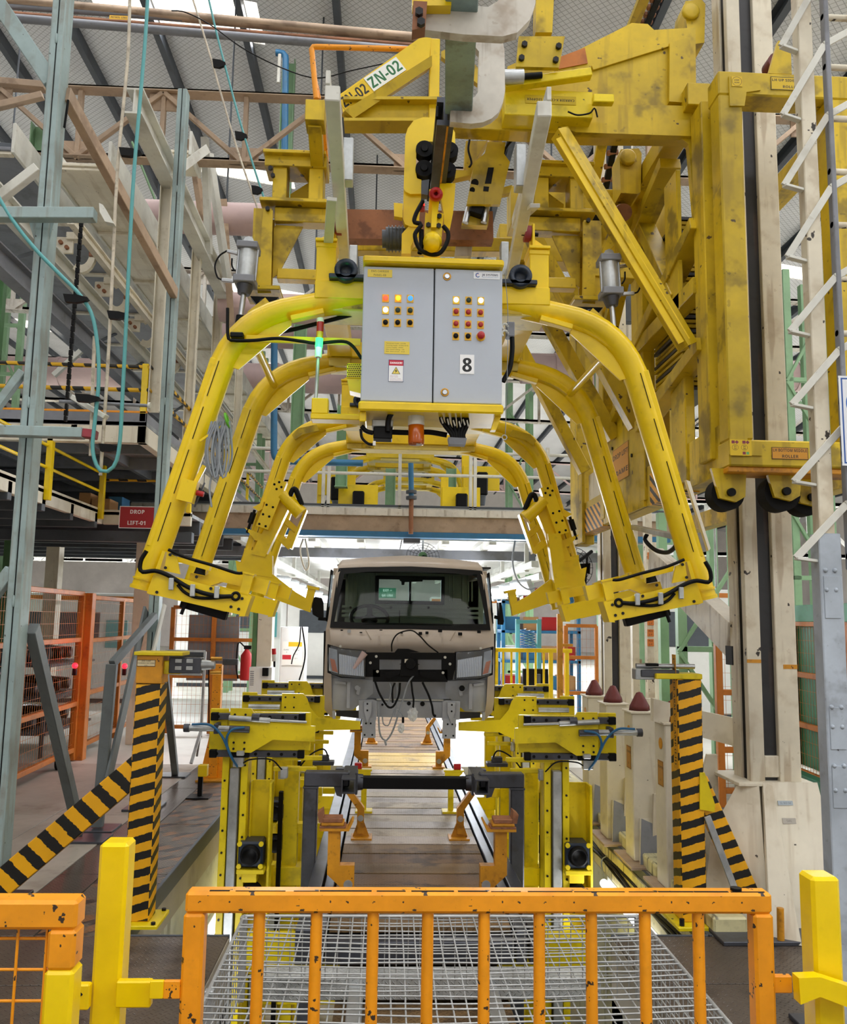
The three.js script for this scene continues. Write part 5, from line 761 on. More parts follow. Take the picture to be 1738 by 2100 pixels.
{ // trolley that carries the near carrier
  const z = (x, y) => [800 + x / 6.207, 230 + y / 6.207], U = (l, d) => pq(l.map(p => z(p[0], p[1])), d), D = 4.45;
  const o = thing('rail_trolley', 'bright yellow C framed trolley on the rail above the cabinet with a red bumper', 'trolley', U([[560, 1700]], D)[0].toArray());
  part(o, 'c_frame', M.carrier, poly(U([[175, 1000], [195, 340], [225, 240], [300, 140], [420, 98], [640, 100], [760, 180], [825, 290], [828, 430], [520, 405], [410, 405], [350, 430], [335, 500], [330, 800], [345, 870], [400, 890], [400, 1065], [260, 1070], [200, 1040]], D), 0.05), poly(U([[825, 290], [828, 430], [800, 640], [775, 800], [690, 780], [720, 420]], D + 0.05), 0.05));
  parts(o, 'side_frame', M.carrier, poly(U([[175, 1010], [270, 1070], [400, 1080], [370, 1400], [410, 1485], [260, 1485], [190, 1450], [165, 1380]], D + 0.02), 0.05), poly(U([[50, 1175], [165, 1185], [160, 1365], [55, 1345]], D), 0.04), poly(U([[630, 935], [830, 940], [820, 1100], [800, 1310], [760, 1510], [690, 1500], [680, 1320], [640, 1080]], D + 0.03), 0.06));
  for (const [x, y] of [[435, 550], [750, 565], [430, 795], [722, 815]]) { const c = U([[x, y]], D + 0.02)[0]; part(o, 'guide_wheel', M.rubber, cyl(c, c.clone().add(V(0, 0, 0.07)), 0.048, 0.048, 20)); part(o, 'wheel_hub', M.black, cyl(c.clone().add(V(0, 0, 0.07)), c.clone().add(V(0, 0, 0.078)), 0.022, 0.018, 12)); }
  part(o, 'front_arm', M.carrier, poly(U([[500, 1120], [630, 1120], [610, 1300], [680, 1320], [665, 1500], [640, 1850], [430, 1850], [440, 1500], [450, 1300], [485, 1320]], D - 0.1), 0.05)); part(o, 'arm_rib', M.carrier, poly(U([[540, 1120], [615, 1120], [590, 1480], [525, 1480]], D - 0.14), 0.03)); part(o, 'pivot_boss', M.carrier, lathe(U([[545, 1640]], D - 0.12)[0], U([[535, 1690]], D - 0.22)[0], [[0.05, 0], [0.05, 0.35], [0.04, 0.4], [0.04, 1], [0.001, 1]], 22));
  bolts(o, M.bolt, U([[630, 1322], [490, 1435], [622, 1445], [505, 1620], [620, 1645]], D - 0.135), [0, 0, 1], 0.014, 0.012);
  part(o, 'bumper_arm', M.carrier, poly(U([[500, 1005], [670, 1010], [670, 1035], [500, 1030]], D - 0.12), 0.04)); part(o, 'red_bumper', M.redPaint, lathe(U([[585, 1060]], D - 0.1)[0], U([[588, 1035]], D - 0.22)[0], [[0.001, 0], [0.036, 0], [0.038, 0.5], [0.032, 1], [0.01, 1], [0.01, 0.7], [0.001, 0.7]], 18));
  const ms = part(o, 'sensor', plain('#a3202a', 0.3), cyl(...U([[412, 1260], [412, 1200]], D - 0.14), 0.014)); part(ms, 'sensor_lamp', glow('#ff2a20', 3), cyl(...U([[413, 1200], [413, 1170]], D - 0.14), 0.013)); part(o, 'sensor_box', M.slate, poly(U([[400, 900], [500, 885], [480, 1085], [400, 1070]], D - 0.1), 0.05));
  part(o, 'motor', M.slate, mergeGeometries([cyl(q(792, 490, D + 0.1), q(834, 490, D + 0.1), 0.065, 0.065, 20), cyl(q(784, 490, D + 0.1), q(793, 490, D + 0.1), 0.05, 0.05, 20)])); for (let k = 0; k < 5; k++) part(o, 'motor_fin', M.slate, pipe(q(797 + k * 7, 490, D + 0.1), q(799 + k * 7, 490, D + 0.1), 0.074, 0.06, 20)); part(o, 'gear_housing', M.carrier, poly(U([[150, 1600], [240, 1500], [400, 1500], [400, 1620], [300, 1680], [260, 1760], [265, 1850], [145, 1850]], D + 0.05), 0.1));
  part(o, 'cable', M.black, cable(U([[420, 1130], [330, 1300], [315, 1400], [400, 1430], [320, 1560], [380, 1740], [520, 1810], [640, 1790], [730, 1650], [740, 1530], [680, 1450]], D - 0.16), 0.012, 60)); part(o, 'cable', M.black, cable(U([[400, 1500], [400, 1700], [380, 1800]], D - 0.12), 0.014, 14));
}
// flat white guide rails for the side rollers
for (const [s, A, B, w] of [[-1, q(682, 190, 3.27), q(712, 610, 5.3), 'left'], [1, q(1117, 222, 3.3), q(1042, 600, 5.3), 'right']]) {
  const o = thing('guide_rail', `white flat guide rail for the carrier rollers, ${w} of the control cabinet`, 'rail', A.toArray());
  part(o, 'flat_bar', M.white, bar(A, B, 0.062, 0.07)); part(o, 'end_angle', M.white, bar(A.clone().add(V(s * 0.02, 0.07, 0)), A.clone().add(V(s * 0.05, 0.075, -1.2)), 0.02, 0.06));
  const m1 = A.clone().lerp(B, 0.32), m2 = A.clone().lerp(B, 0.86); for (const m of [m1, m2]) { part(o, 'clip_plate', M.galv, box(m.x - s * 0.02, m.x - s * 0.07, m.y - 0.02, m.y + 0.2, m.z - 0.04, m.z + 0.04)); }
  part(o, 'hanger', M.white, bar(m1.clone().add(V(s * 0.03, -0.1, 0)), q(s < 0 ? 672 : 1078, s < 0 ? 520 : 440, 4.5), 0.05, 0.02));
}
// ---------- gantry that closes the arms ----------
{
  const o = thing('arm_gantry', 'dirty yellow gantry of flanged columns over the near carrier, with hinge bearings', 'frame', [XC, 3.3, -5.05]), D = 5.05, Y = M.lift;
  for (const s of SIDE) {
    const f = mm(s), P = (l, d = D) => pq(l, d);
    const c0 = q(543, 440, D), c1 = q(543, 602, D); part(o, 'column', Y, f(prof(c1.clone().setX(c0.x), c0, IB(0.11, 0.16, 0.014, 0.014), [0, 0, 1]))); part(o, 'column_face', Y, f(poly(P([[541, 432], [560, 432], [556, 602], [529, 602], [531, 520]], D - 0.09), 0.012)));
    part(o, 'top_flange', Y, f(box(q(538, 425, D).x, q(690, 425, D).x, q(600, 432, D).y, q(600, 424, D).y, -D - 0.12, -D + 0.12))); part(o, 'top_beam', Y, f(box(q(566, 430, D).x, q(690, 430, D).x, q(600, 462, D).y, q(600, 433, D).y, -D - 0.05, -D + 0.05)));
    part(o, 'knee_gusset', Y, f(poly(P([[566, 462], [622, 466], [572, 562], [560, 570], [562, 470]]), 0.014))); part(o, 'cross_tie', Y, f(box(q(570, 565, D).x, q(690, 565, D).x, q(600, 577, D).y, q(600, 556, D).y, -D - 0.04, -D + 0.04)));
    part(o, 'bearing_plate', Y, f(box(q(507, 600, D).x, q(580, 600, D).x, q(545, 611, D).y, q(545, 602, D).y, -D - 0.12, -D + 0.14))); part(o, 'pillow_block', M.black, f(poly(P([[515, 611], [573, 613], [556, 635], [532, 633]], D - 0.12), 0.06))); part(o, 'bearing_ring', M.darkSteel, f(pipe(q(541, 623, D - 0.15), q(541, 623, D - 0.2), 0.03, 0.018)));
    // upper box with two posts
    part(o, 'box_top', Y, f(box(q(548, 340, D).x, q(674, 340, D).x, q(600, 358, D).y, q(600, 334, D).y, -D - 0.1, -D + 0.1))); part(o, 'box_top_flange', Y, f(box(q(546, 334, D).x, q(672, 334, D).x, q(600, 338, D).y, q(600, 331, D).y, -D - 0.14, -D + 0.14))); for (const [x0, x1] of [[563, 592], [636, 666]]) part(o, 'box_post', Y, f(box(q(x0, 380, D).x, q(x1, 380, D).x, q(600, 424, D).y, q(600, 356, D).y, -D - 0.06, -D + 0.08)));
    part(o, 'box_back', Y, f(poly(P([[596, 400], [640, 372], [640, 424], [596, 424]], D + 0.1), 0.02))); bolts(o, M.bolt, [[555, 345], [560, 360], [549, 428]].map(p => { const w = q(p[0], p[1], D - 0.11); if (s > 0) w.x = 2 * XC - w.x; return w; }), [0, 0, 1], 0.014, 0.02);
    // air cylinder with clevis and rod
    const cy = thing('air_cylinder', `large grey air cylinder working the ${s < 0 ? 'left' : 'right'} arms of the near carrier`, 'cylinder', q(s < 0 ? 505 : 1240, 560, 4.75).toArray()), E = 4.72;
    part(cy, 'barrel', M.galv, f(cyl(...P([[504, 572], [510, 514]], E), 0.058, 0.058, 22))); parts(cy, 'head', M.grey, f(bar(...P([[503, 585], [504, 571]], E), 0.135, 0.12)), f(bar(...P([[510, 516], [511, 503]], E), 0.135, 0.12))); for (const dx of [-0.055, 0.055]) part(cy, 'tie_rod', M.steel, f(cyl(...P([[504, 575], [510, 512]], E - 0.04).map(p => p.add(V(dx, 0, 0))), 0.006, 0.006, 8)));
    part(cy, 'clevis', M.galv, f(poly(P([[497, 505], [526, 507], [520, 492], [512, 488], [504, 491]], E), 0.05))); part(cy, 'neck', M.darkSteel, f(cyl(...P([[500, 604], [503, 586]], E), 0.035, 0.05))); part(cy, 'rod', M.steel, f(cyl(...P([[494, 650], [500, 604]], E), 0.016))); part(cy, 'rod_boot', M.black, f(cyl(...P([[491, 676], [494, 648]], E), 0.03, 0.026)));
    parts(cy, 'fitting', M.steel, f(bar(...P([[455, 574], [480, 577]], E - 0.04), 0.02)), f(bar(...P([[466, 515], [488, 520]], E - 0.04), 0.018))); part(cy, 'hose', M.black, f(cable(P([[466, 514], [450, 525], [441, 545], [446, 568], [456, 574]], E - 0.04), 0.005, 20))); part(cy, 'hose', M.black, f(cable(P([[476, 530], [476, 545], [482, 556]], E - 0.04), 0.005, 10)));
  }
  // dark cross channel between the columns
  tag(part(o, 'cross_channel', M.rust, prof(q(705, 466, 5.3), q(1010, 470, 5.3), CH(0.1, 0.2), [0, 1, 0])), 'rusty brown cross channel'); part(o, 'back_beam', Y, bar(q(672, 505, 5.6), q(1062, 508, 5.6), 0.1, 0.1));
}
// ---------- drop lift on the right: columns and travelling frame ----------
const lf = thing('drop_lift', 'huge dirty yellow travelling frame of the drop lift around the cream columns', 'lift frame', [2.3, 2.3, -5.8]);
{
  const D = 4.3, Y = M.lift, F = M.lift, xl = q(1484, 500, D).x, xr = q(1533, 500, D).x, yt = q(1560, 148, D).y, yt2 = q(1560, 196, D).y, yb = q(1600, 957, D).y, yb2 = q(1600, 903, D).y, XR = 3.05;
  part(lf, 'front_post', F, box(xl, xr, yb2, yt2, -D - 0.13, -D, 0.008)); part(lf, 'front_post', F, box(q(1711, 500, D).x, q(1711, 500, D).x + 0.2, yb2, yt2, -D - 0.13, -D, 0.008));
  part(lf, 'top_beam', F, box(xl, XR, yt2, yt, -D - 0.16, -D, 0.008)); part(lf, 'bottom_beam', F, box(xl, XR, yb, yb2, -D - 0.16, -D, 0.008));
  for (const p of [[[1495, 157], [1560, 157], [1560, 186], [1531, 190], [1527, 218], [1497, 218]], [[1498, 882], [1533, 882], [1533, 905], [1563, 908], [1563, 935], [1496, 932]]]) part(lf, 'corner_plate', F, poly(pq(p, D - 0.004), 0.012));
  sign(lf, 'lettering', words(320, 130, '#cfae0e', '#1c1a14', ['LH UP SIDE GUIDE', 'ROLLER'], { frame: '#1c1a14', line: 5, size: 36 }), q(1622, 172, D - 0.003), 0.225, 0.078); sign(lf, 'lettering', words(320, 110, '#c78a1c', '#2a1c0c', ['LH BOTTOM MIDDLE', 'ROLLER'], { frame: '#2a1c0c', line: 5, size: 40 }), q(1621, 930, D - 0.003), 0.196, 0.064);
  sign(lf, 'roundel', canvas(128, 128, x => { x.fillStyle = '#d0ae10'; x.fillRect(0, 0, 128, 128); x.strokeStyle = x.fillStyle = '#2a2414'; x.lineWidth = 4; x.beginPath(); x.arc(64, 64, 56, 0, 6.3); x.stroke(); x.font = 'bold 24px sans-serif'; x.textAlign = 'center'; x.fillText('JUMP', 64, 56); x.fillText('ROPE', 64, 88); }), q(1512, 167, D - 0.012), 0.06, 0.06);
  sign(lf, 'sticker_row', canvas(256, 200, x => { x.fillStyle = '#d0ae10'; x.fillRect(0, 0, 256, 200); for (const [a, b] of [[20, 12], [148, 12]]) { x.fillStyle = '#7a2c3a'; x.fillRect(a, b, 38, 38); x.beginPath(); x.moveTo(a + 62, b - 4); x.lineTo(a + 86, b + 20); x.lineTo(a + 62, b + 44); x.lineTo(a + 38, b + 20); x.fill(); } x.strokeStyle = x.fillStyle = '#2a2414'; x.lineWidth = 3; for (const [a, t] of [[62, ['31', '32']], [170, ['33', '34']]]) { x.beginPath(); x.arc(a, 98, 36, 0, 6.3); x.stroke(); x.font = 'bold 28px sans-serif'; x.textAlign = 'center'; x.fillText(t[0], a, 94); x.fillText(t[1], a, 124); } x.fillStyle = '#7a2c3a'; x.fillRect(148, 150, 36, 36); x.fillStyle = '#5aa05a'; x.fillRect(192, 152, 32, 32); }), q(1520, 918, D - 0.012), 0.115, 0.085);
  // side of the frame that faces the conveyor
  const X = 1.8, KS = 1.059, sy = y => 1.6 + (y - 1.6) * KS, at = (z, y) => [X, sy(y), -z * KS];
  let np = 0; const post = (z0, z1, y0, y1, w = 0.09, x = X - 0.012 - 0.005 * np++) => part(lf, 'side_post', Y, box(x, x + w, sy(y0), sy(y1), -z1 * KS, -z0 * KS, 0.006));
  post(4.26, 4.42, 2.45, 4.45, 0.12, X - 0.03); post(4.62, 4.84, 3.4, 4.25, 0.03, X - 0.05); post(4.66, 4.9, 2.4, 3.05, 0.06); post(5.42, 5.54, 2.4, 4.5); post(6.45, 6.57, 2.4, 4.5); post(7.35, 7.62, 2.28, 4.5, 0.16);
  part(lf, 'top_chord', Y, bar(at(4.35, 4.55), at(7.6, 4.55), 0.14, 0.14)); part(lf, 'mid_chord', Y, bar(at(4.4, 3.45), at(5.5, 3.45), 0.1, 0.1)); part(lf, 'far_top_chord', Y, bar([2.8, sy(4.55), -4.5], [2.8, sy(4.55), -8], 0.14, 0.14)); part(lf, 'far_bottom_chord', Y, bar([2.8, 2.5, -4.5], [2.8, 2.5, -8], 0.12, 0.14));
  const br = (a, b, w = 0.12) => part(lf, 'diagonal_brace', Y, bar(a, b, 0.08, w, [1, 0, 0])); br(at(4.38, 3.8), at(5.95, 3.35), 0.13); br(at(4.85, 4.42), at(5.95, 4.15), 0.14); br(at(4.35, 3.1), at(5.5, 2.9), 0.12); br(at(5.55, 4.45), at(6.5, 3.7)); br(at(6.5, 3.7), at(7.4, 4.4)); br(at(5.5, 3.35), at(6.5, 2.95)); br(at(4.75, 3.5), at(5.45, 4.35));
  part(lf, 'bottom_chord', Y, box(X, X + 0.14, sy(2.36), sy(2.62), -7.6 * KS, -4.46)); const hzL = hazMat(0.5, 0.3, 10); for (const [z0, z1] of [[4.75, 5.35], [6.55, 7.34]]) tag(part(lf, 'hazard_strip', hzL, box(X - 0.006, X + 0.1, sy(2.354), sy(2.56), -z1 * KS, -z0 * KS, 0)), 'black and yellow striped lower edge');
  part(lf, 'side_plate', Y, poly([at(5.45, 2.36), at(6.5, 2.36), at(6.5, 3.0), at(6.3, 3.15), at(5.9, 3.12), at(5.45, 3.45)], 0.03)); part(lf, 'end_plate', Y, box(X - 0.03, X, sy(2.28), sy(3.0), -7.6 * KS, -7.15 * KS)); part(lf, 'grey_panel', M.creamClean, box(X + 0.02, X + 0.05, sy(2.5), sy(2.85), -7.1 * KS, -6.7 * KS));
  sign(lf, 'frame_sign', words(180, 256, '#cf8f22', '#2c1c0c', ['DROP LIFT', 'FRAME'], { frame: '#8a6a20', line: 4, size: 52 }), [X - 0.018, q(1276, 950, 6.34).y, -6.34], 0.44, 0.27, [0, 0, 1], [0, 1, 0]);
  for (const [z, y] of [[5.6, 2.95], [5.7, 2.75], [6.2, 2.9], [6.35, 2.6], [5.8, 3.1]]) part(lf, 'plate_bolt', M.bolt, cyl([X - 0.025, sy(y), -z * KS], [X - 0.012, sy(y), -z * KS], 0.014, 0.014, 8));
  // packs of counterweight plates
  for (const [z0, z1, y0, y1] of [[4.5, 4.6, 2.9, 3.9], [4.9, 5.4, 3.0, 4.1]]) for (let y = y0, i = 0; y < y1; y += 0.03, i++) part(lf, 'weight_plate', i % 3 ? M.lift : M.darkSteel, box(1.86 + (i % 4) * 0.004, 2.1, sy(y), sy(y) + 0.02, -z1 * KS - (i % 5) * 0.004, -z0 * KS, 0));
  part(lf, 'inner_panel', M.creamClean, box(2.02, 2.06, 2.8, 4.7, -6.8, -5.9)); tag(lf.children[lf.children.length - 1], 'pale yellow inner panel'); lf.children[lf.children.length - 1].material = paint('#d9c25a', { v: 0.06, amount: 0.2 });
  // guide rollers below and above
  const roller = (px, py, d, r, h0) => { const c = q(px, py, d); part(lf, 'guide_roller', M.rubber, cyl(c.clone().add(V(0, 0, 0)), c.clone().add(V(0, 0, -0.1)), r, r, 28)); return c; };
  for (const [px, py, d, r] of [[1494, 1012, 4.42, 0.09], [1606, 1010, 4.42, 0.1], [1658, 1022, 4.55, 0.095]]) { const c = roller(px, py, d, r); part(lf, 'roller_bracket', F, poly([[c.x - 0.1, yb, c.z + 0.02], [c.x + 0.09, yb, c.z + 0.02], [c.x + 0.08, c.y - 0.02, c.z + 0.02], [c.x + 0.03, c.y - 0.05, c.z + 0.02], [c.x - 0.06, c.y - 0.03, c.z + 0.02]], 0.025)); part(lf, 'roller_axle', M.black, cyl(c.clone().setZ(c.z + 0.03), c.clone().setZ(c.z + 0.055), 0.022, 0.022, 14)); }
  part(lf, 'under_rail', M.amberDirty, box(xl, XR, yb - 0.03, yb, -D - 0.2, -D - 0.02));
  { const c = q(1596, 125, 4.42); part(lf, 'top_roller', M.maroon, cyl(c, c.clone().add(V(0, 0, -0.09)), 0.055, 0.055, 24)); part(lf, 'top_roller_bracket', F, poly([[c.x - 0.11, yt, -D - 0.02], [c.x + 0.02, yt, -D - 0.02], [c.x + 0.02, c.y - 0.01, -D - 0.02], [c.x - 0.02, c.y + 0.04, -D - 0.02], [c.x - 0.05, c.y + 0.04, -D - 0.02]], 0.03), poly([[c.x + 0.07, yt, -D - 0.02], [c.x + 0.14, yt, -D - 0.02], [c.x + 0.11, c.y + 0.01, -D - 0.02], [c.x + 0.08, c.y + 0.03, -D - 0.02]], 0.03)); }
}
// ---------- cross arms at the top of the lift frame ----------
{
  const Y = M.lift, o = lf, P = (l, d) => pq(l, d), D = 4.85;
  part(o, 'cross_arm', Y, poly(P([[1036, 160], [1062, 148], [1140, 146], [1286, 72], [1318, 74], [1331, 86], [1414, 81], [1416, 280], [1190, 278], [1140, 262], [1036, 258]], D), 0.22)); part(o, 'arm_face_box', Y, poly(P([[1140, 218], [1416, 222], [1418, 284], [1180, 276], [1140, 262]], D - 0.13), 0.05)); part(o, 'arm_end_plate', Y, poly(P([[1372, 92], [1414, 80], [1414, 215], [1371, 212]], D - 0.125), 0.04)); part(o, 'arm_rib', Y, bar(...P([[1215, 140], [1370, 92]], D - 0.12), 0.012, 0.03));
  part(o, 'mount_flange', Y, poly(P([[1416, 200], [1440, 205], [1445, 440], [1425, 470], [1410, 300], [1390, 285]], D - 0.1), 0.05)); tag(part(o, 'orange_patch', M.fence, poly(P([[1146, 118], [1200, 98], [1206, 130], [1144, 142]], D - 0.116), 0.004)), 'patch of orange primer');
  part(o, 'bolt_plate', Y, poly(P([[1064, 78], [1158, 78], [1146, 142], [1058, 140]], D - 0.35), 0.03)); bolts(o, M.bolt, P([[1076, 92], [1146, 96], [1070, 120], [1140, 124]], D - 0.37), [0, 0, 1], 0.018, 0.03); part(o, 'upper_bracket', Y, poly(P([[1098, -30], [1135, -30], [1130, 78], [1096, 78]], D - 0.2), 0.1));
  part(o, 'clamp_beam', M.lifter, box(q(1036, 200, 4.6).x, q(1216, 200, 4.6).x, q(1120, 238, 4.6).y, q(1120, 184, 4.6).y, -4.75, -4.6)); part(o, 'clamp_slide', M.lifter, bar(q(1036, 176, 4.55), q(1212, 152, 4.55), 0.06, 0.05), bar(q(1216, 205, 4.55), q(1258, 206, 4.55), 0.05, 0.05));
  sign(o, 'clamp_lettering', words(512, 96, '#cbb010', '#2a2410', ['CARRIER X-CLAMP STOPPER'], { size: 40 }), q(1130, 205, 4.597), 0.3, 0.052, [-1, 0, 0], [0, -1, 0]); part(o, 'clamp_cylinder', M.galv, cyl(q(1034, 158, 4.5), q(1074, 157, 4.5), 0.04, 0.04, 18)); part(o, 'clamp_rod', M.black, cyl(q(1074, 157, 4.5), q(1112, 154, 4.5), 0.018)); part(o, 'clamp_wire', M.black, cable(P([[1165, 229], [1185, 236], [1210, 232], [1220, 222], [1226, 240]], 4.56), 0.005, 20));
  part(o, 'raking_strut', M.lift, prof(q(1148, 272, 4.66), q(1412, 712, 4.6), CH(0.075, 0.09, 0.012), [0.3, 0.2, 1])); part(o, 'strut_face', M.carrier, bar(q(1152, 280, 4.62), q(1404, 700, 4.56), 0.075, 0.008, [0, 0, 1]));
  for (const [z, ye] of [[5.9, 3.0], [6.5, 3.04], [7.5, 2.95]]) { part(o, 'cross_arm', Y, box(0.85, 1.9, 4.45, 4.75, -z - 0.1, -z + 0.1)); part(o, 'raking_strut', Y, bar([1.02, 4.42, -z], [1.78, ye, -z], 0.12, 0.1)); }
  part(o, 'left_tie', M.lift, bar(q(1206, 555, 5.0), q(1300, 562, 5.0), 0.09, 0.1));
}
{ // chains and counterweight boxes behind the cross arm
  const o = thing('lift_chain', 'dark drive chain with rusty links slanting behind the cross arm of the lift', 'chain', q(1290, 200, 6.2).toArray());
  for (const [a, b] of [[q(1352, -10, 5.6), q(1296, 120, 6.4)], [q(1262, 290, 6.2), q(1215, 520, 7.2)]]) { part(o, 'chain_strand', M.black, bar(a, b, 0.05, 0.05)); part(o, 'chain_cover', M.lift, bar(a.clone().add(V(-0.1, 0, 0)), b.clone().add(V(-0.1, 0, 0)), 0.08, 0.05)); for (let k = 1; k < 9; k++) part(o, 'chain_link', M.rust, bar(a.clone().lerp(b, k / 9).add(V(-0.05, 0, 0.03)), a.clone().lerp(b, k / 9).add(V(0.04, 0.01, 0.03)), 0.035)); }
  const w = (l, d, lab) => { const c = thing('counterweight', lab, 'weight', pq(l, d)[0].toArray()); part(c, 'block', M.lift, poly(pq(l, d), 0.2)); const m = pq([[(l[0][0] + l[2][0]) / 2, l[0][1] + (l[2][1] - l[0][1]) * 0.28]], d - 0.1)[0]; part(c, 'boss', M.lift, lathe(m, m.clone().add(V(0, 0, 0.03)), [[0.06, 0], [0.06, 0.6], [0.045, 1], [0.001, 1]], 18)); };
  w([[1266, 322], [1302, 320], [1308, 330], [1306, 408], [1300, 412], [1266, 410], [1263, 330]], 5.6, 'yellow counterweight box with a round boss under the cross arm'); w([[1396, 24], [1428, 20], [1436, 30], [1434, 108], [1404, 112], [1394, 40]], 5.2, 'yellow counterweight box with a stained boss above the cross arm');
  const p = thing('pulley_block', 'yellow forked pulley block hanging right of the arm gantry', 'pulley', q(1230, 470, 5.8).toArray()); part(p, 'fork', M.lift, poly(pq([[1215, 440], [1240, 420], [1250, 470], [1228, 520], [1212, 515]], 5.8), 0.04), poly(pq([[1255, 470], [1272, 455], [1262, 500], [1236, 535], [1232, 520]], 5.7), 0.03)); part(p, 'pulley', M.rust, cyl(q(1274, 436, 5.7), q(1279, 436, 5.5), 0.06, 0.06, 20)); part(p, 'bore', M.black, cyl(q(1222, 455, 5.75), q(1222, 455, 5.72), 0.05, 0.05, 16));
}
// left end of the lift head with the zone number
{
  const o = thing('lift_beam', 'yellow triangular lift head beam marked ZN-02, left of the rail', 'beam', q(780, 230, 4.6).toArray()), D = 4.6, Y = M.carrier, P = pq;
  part(o, 'raking_beam', Y, poly(P([[697, 196], [861, 80], [885, 78], [881, 120], [704, 232]], D), 0.02)); part(o, 'raking_underside', M.lift, poly([q(704, 232, D), q(881, 120, D), q(881, 142, D + 0.02), q(722, 248, D + 0.02)], 0.12)); part(o, 'upright', Y, box(q(881, 150, D).x, q(902, 150, D).x, q(890, 262, D).y, q(890, 78, D).y, -D - 0.1, -D)); part(o, 'bottom_beam', M.lift, prof(q(706, 236, D + 0.02), q(905, 236, D + 0.02), IB(0.13, 0.15, 0.02, 0.018)));
  part(o, 'end_block', M.lift, box(q(626, 220, D).x, q(666, 220, D).x, q(640, 246, D).y, q(640, 203, D).y, -D - 0.15, -D)); part(o, 'lower_leg', M.lift, bar(q(646, 246, D + 0.06), q(652, 338, D + 0.4), 0.08, 0.1)); part(o, 'handrail', M.amber, bent(P([[649, 203], [639, 96], [842, 101]], D + 0.06), 0.02, 0.017, 10)); part(o, 'rail_stay', M.amber, cyl(q(655, 203, D + 0.1), q(642, 140, D + 0.06), 0.012)); part(o, 'rear_post', M.amber, cyl(q(662, 250, D + 0.2), q(670, 335, D + 0.5), 0.014));
  const a = q(756, 176, D), b = q(825, 130, D), u = b.clone().sub(a); sign(o, 'zone_sign', words(360, 150, '#eceee8', '#1d6a3a', ['ZN-02'], { size: 146, bold: true }), q(790, 152, D - 0.014), 0.235, 0.1, u.toArray(), [0, 1, 0]); sign(o, 'zone_lettering', words(256, 130, '#e2bd0a', '#1a1812', ['ZN-02'], { size: 122 }), q(727, 196, D - 0.013), 0.19, 0.098, u.toArray(), [0, 1, 0]);
  part(o, 'cross_beam', M.lift, bar(q(905, 250, D + 0.2), q(1140, 262, D + 0.2), 0.12, 0.14)); part(o, 'gusset', M.lift, poly(P([[905, 110], [940, 92], [985, 150], [985, 180], [905, 120]], D + 0.3), 0.04));
}
{
  const z = (x, y) => [800 + x / 6.207, 230 + y / 6.207], U = (l, d) => pq(l.map(p => z(p[0], p[1])), d), D = 5.0;
  const o = thing('stopper_plate', 'olive yellow shield plate with slots hanging right of the trolley', 'plate', U([[1200, 1190]], D)[0].toArray());
  part(o, 'shield', M.lift, poly(U([[1240, 395], [1470, 400], [1450, 545], [1525, 650], [1480, 830], [1400, 1190], [975, 1185], [1075, 650], [1205, 540]], D), 0.03)); part(o, 'hanger', M.lift, poly(U([[1275, 60], [1425, 60], [1425, 395], [1275, 390]], D + 0.02), 0.08)); for (const l of [[[1250, 705], [1325, 705], [1290, 910], [1210, 910]], [[1195, 945], [1265, 950], [1255, 1010], [1188, 1005]]]) part(o, 'slot', M.black, poly(U(l, D - 0.016), 0.004)); for (const [x, y, r] of [[1082, 900, 0.024], [1050, 990, 0.017]]) part(o, 'hole', M.black, cyl(U([[x, y]], D - 0.016)[0], U([[x, y]], D - 0.02)[0], r, r, 14));
  for (const x of [[1010, 960], [1230, 1195]]) part(o, 'guide_rod', M.steel, cyl(U([[x[0], 1190]], D + 0.05)[0], U([[x[1], 1410]], D + 0.05)[0], 0.02)); part(o, 'cylinder', M.black, bar(...U([[1130, 1190], [1080, 1330]], D + 0.06), 0.1, 0.08)); part(o, 'foot_plate', M.lift, poly(U([[930, 1330], [1260, 1330], [1240, 1470], [910, 1460]], D + 0.1), 0.06)); part(o, 'side_lug', M.lift, poly(U([[1440, 980], [1550, 950], [1520, 1050], [1420, 1070]], D + 0.05), 0.05)); part(o, 'rear_box', M.lift, poly(U([[960, 420], [1230, 420], [1090, 640], [1030, 840], [940, 740]], D + 0.15), 0.1)); part(o, 'cross_link', M.lift, poly(U([[790, 770], [1040, 770], [1030, 830], [800, 880]], D + 0.1), 0.06)); part(o, 'cable', M.black, cable(U([[1035, 195], [1015, 350], [1000, 480], [1040, 640], [1010, 700]], D + 0.05), 0.007, 20)); part(o, 'cable', M.black, cable(U([[1660, 250], [1500, 420], [1440, 560]], D + 0.05), 0.009, 14));
  const w = thing('white_post', 'short white post standing behind the top of the control cabinet', 'post', q(945, 520, 5.4).toArray()); part(w, 'post', M.whiteRust, poly(pq([[940, 470], [972, 470], [966, 530], [932, 530]], 5.4), 0.08));
}
// ---------- cream columns the frame runs on ----------
function liftColumn(px0, px1, d, y1, label, o2 = {}) {
  const x0 = q(px0, 1400, d).x, x1 = q(px1, 1400, d).x, w = x1 - x0, z = -d, o = thing('lift_column', label, 'column', [(x0 + x1) / 2, 0, z]), h = y1;
  const B = (a, b, z0, z1, m, n) => part(o, n, m, box(x0 + w * a, x0 + w * b, 0.02, h, z + z0, z + z1, 0.004));
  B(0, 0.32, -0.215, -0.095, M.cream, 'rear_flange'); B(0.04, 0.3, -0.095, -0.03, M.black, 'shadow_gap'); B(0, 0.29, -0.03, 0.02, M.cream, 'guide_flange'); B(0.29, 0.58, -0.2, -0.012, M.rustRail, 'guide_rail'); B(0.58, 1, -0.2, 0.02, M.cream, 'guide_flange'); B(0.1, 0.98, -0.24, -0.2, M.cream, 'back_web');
  return { o, x0, x1, w, z };
}
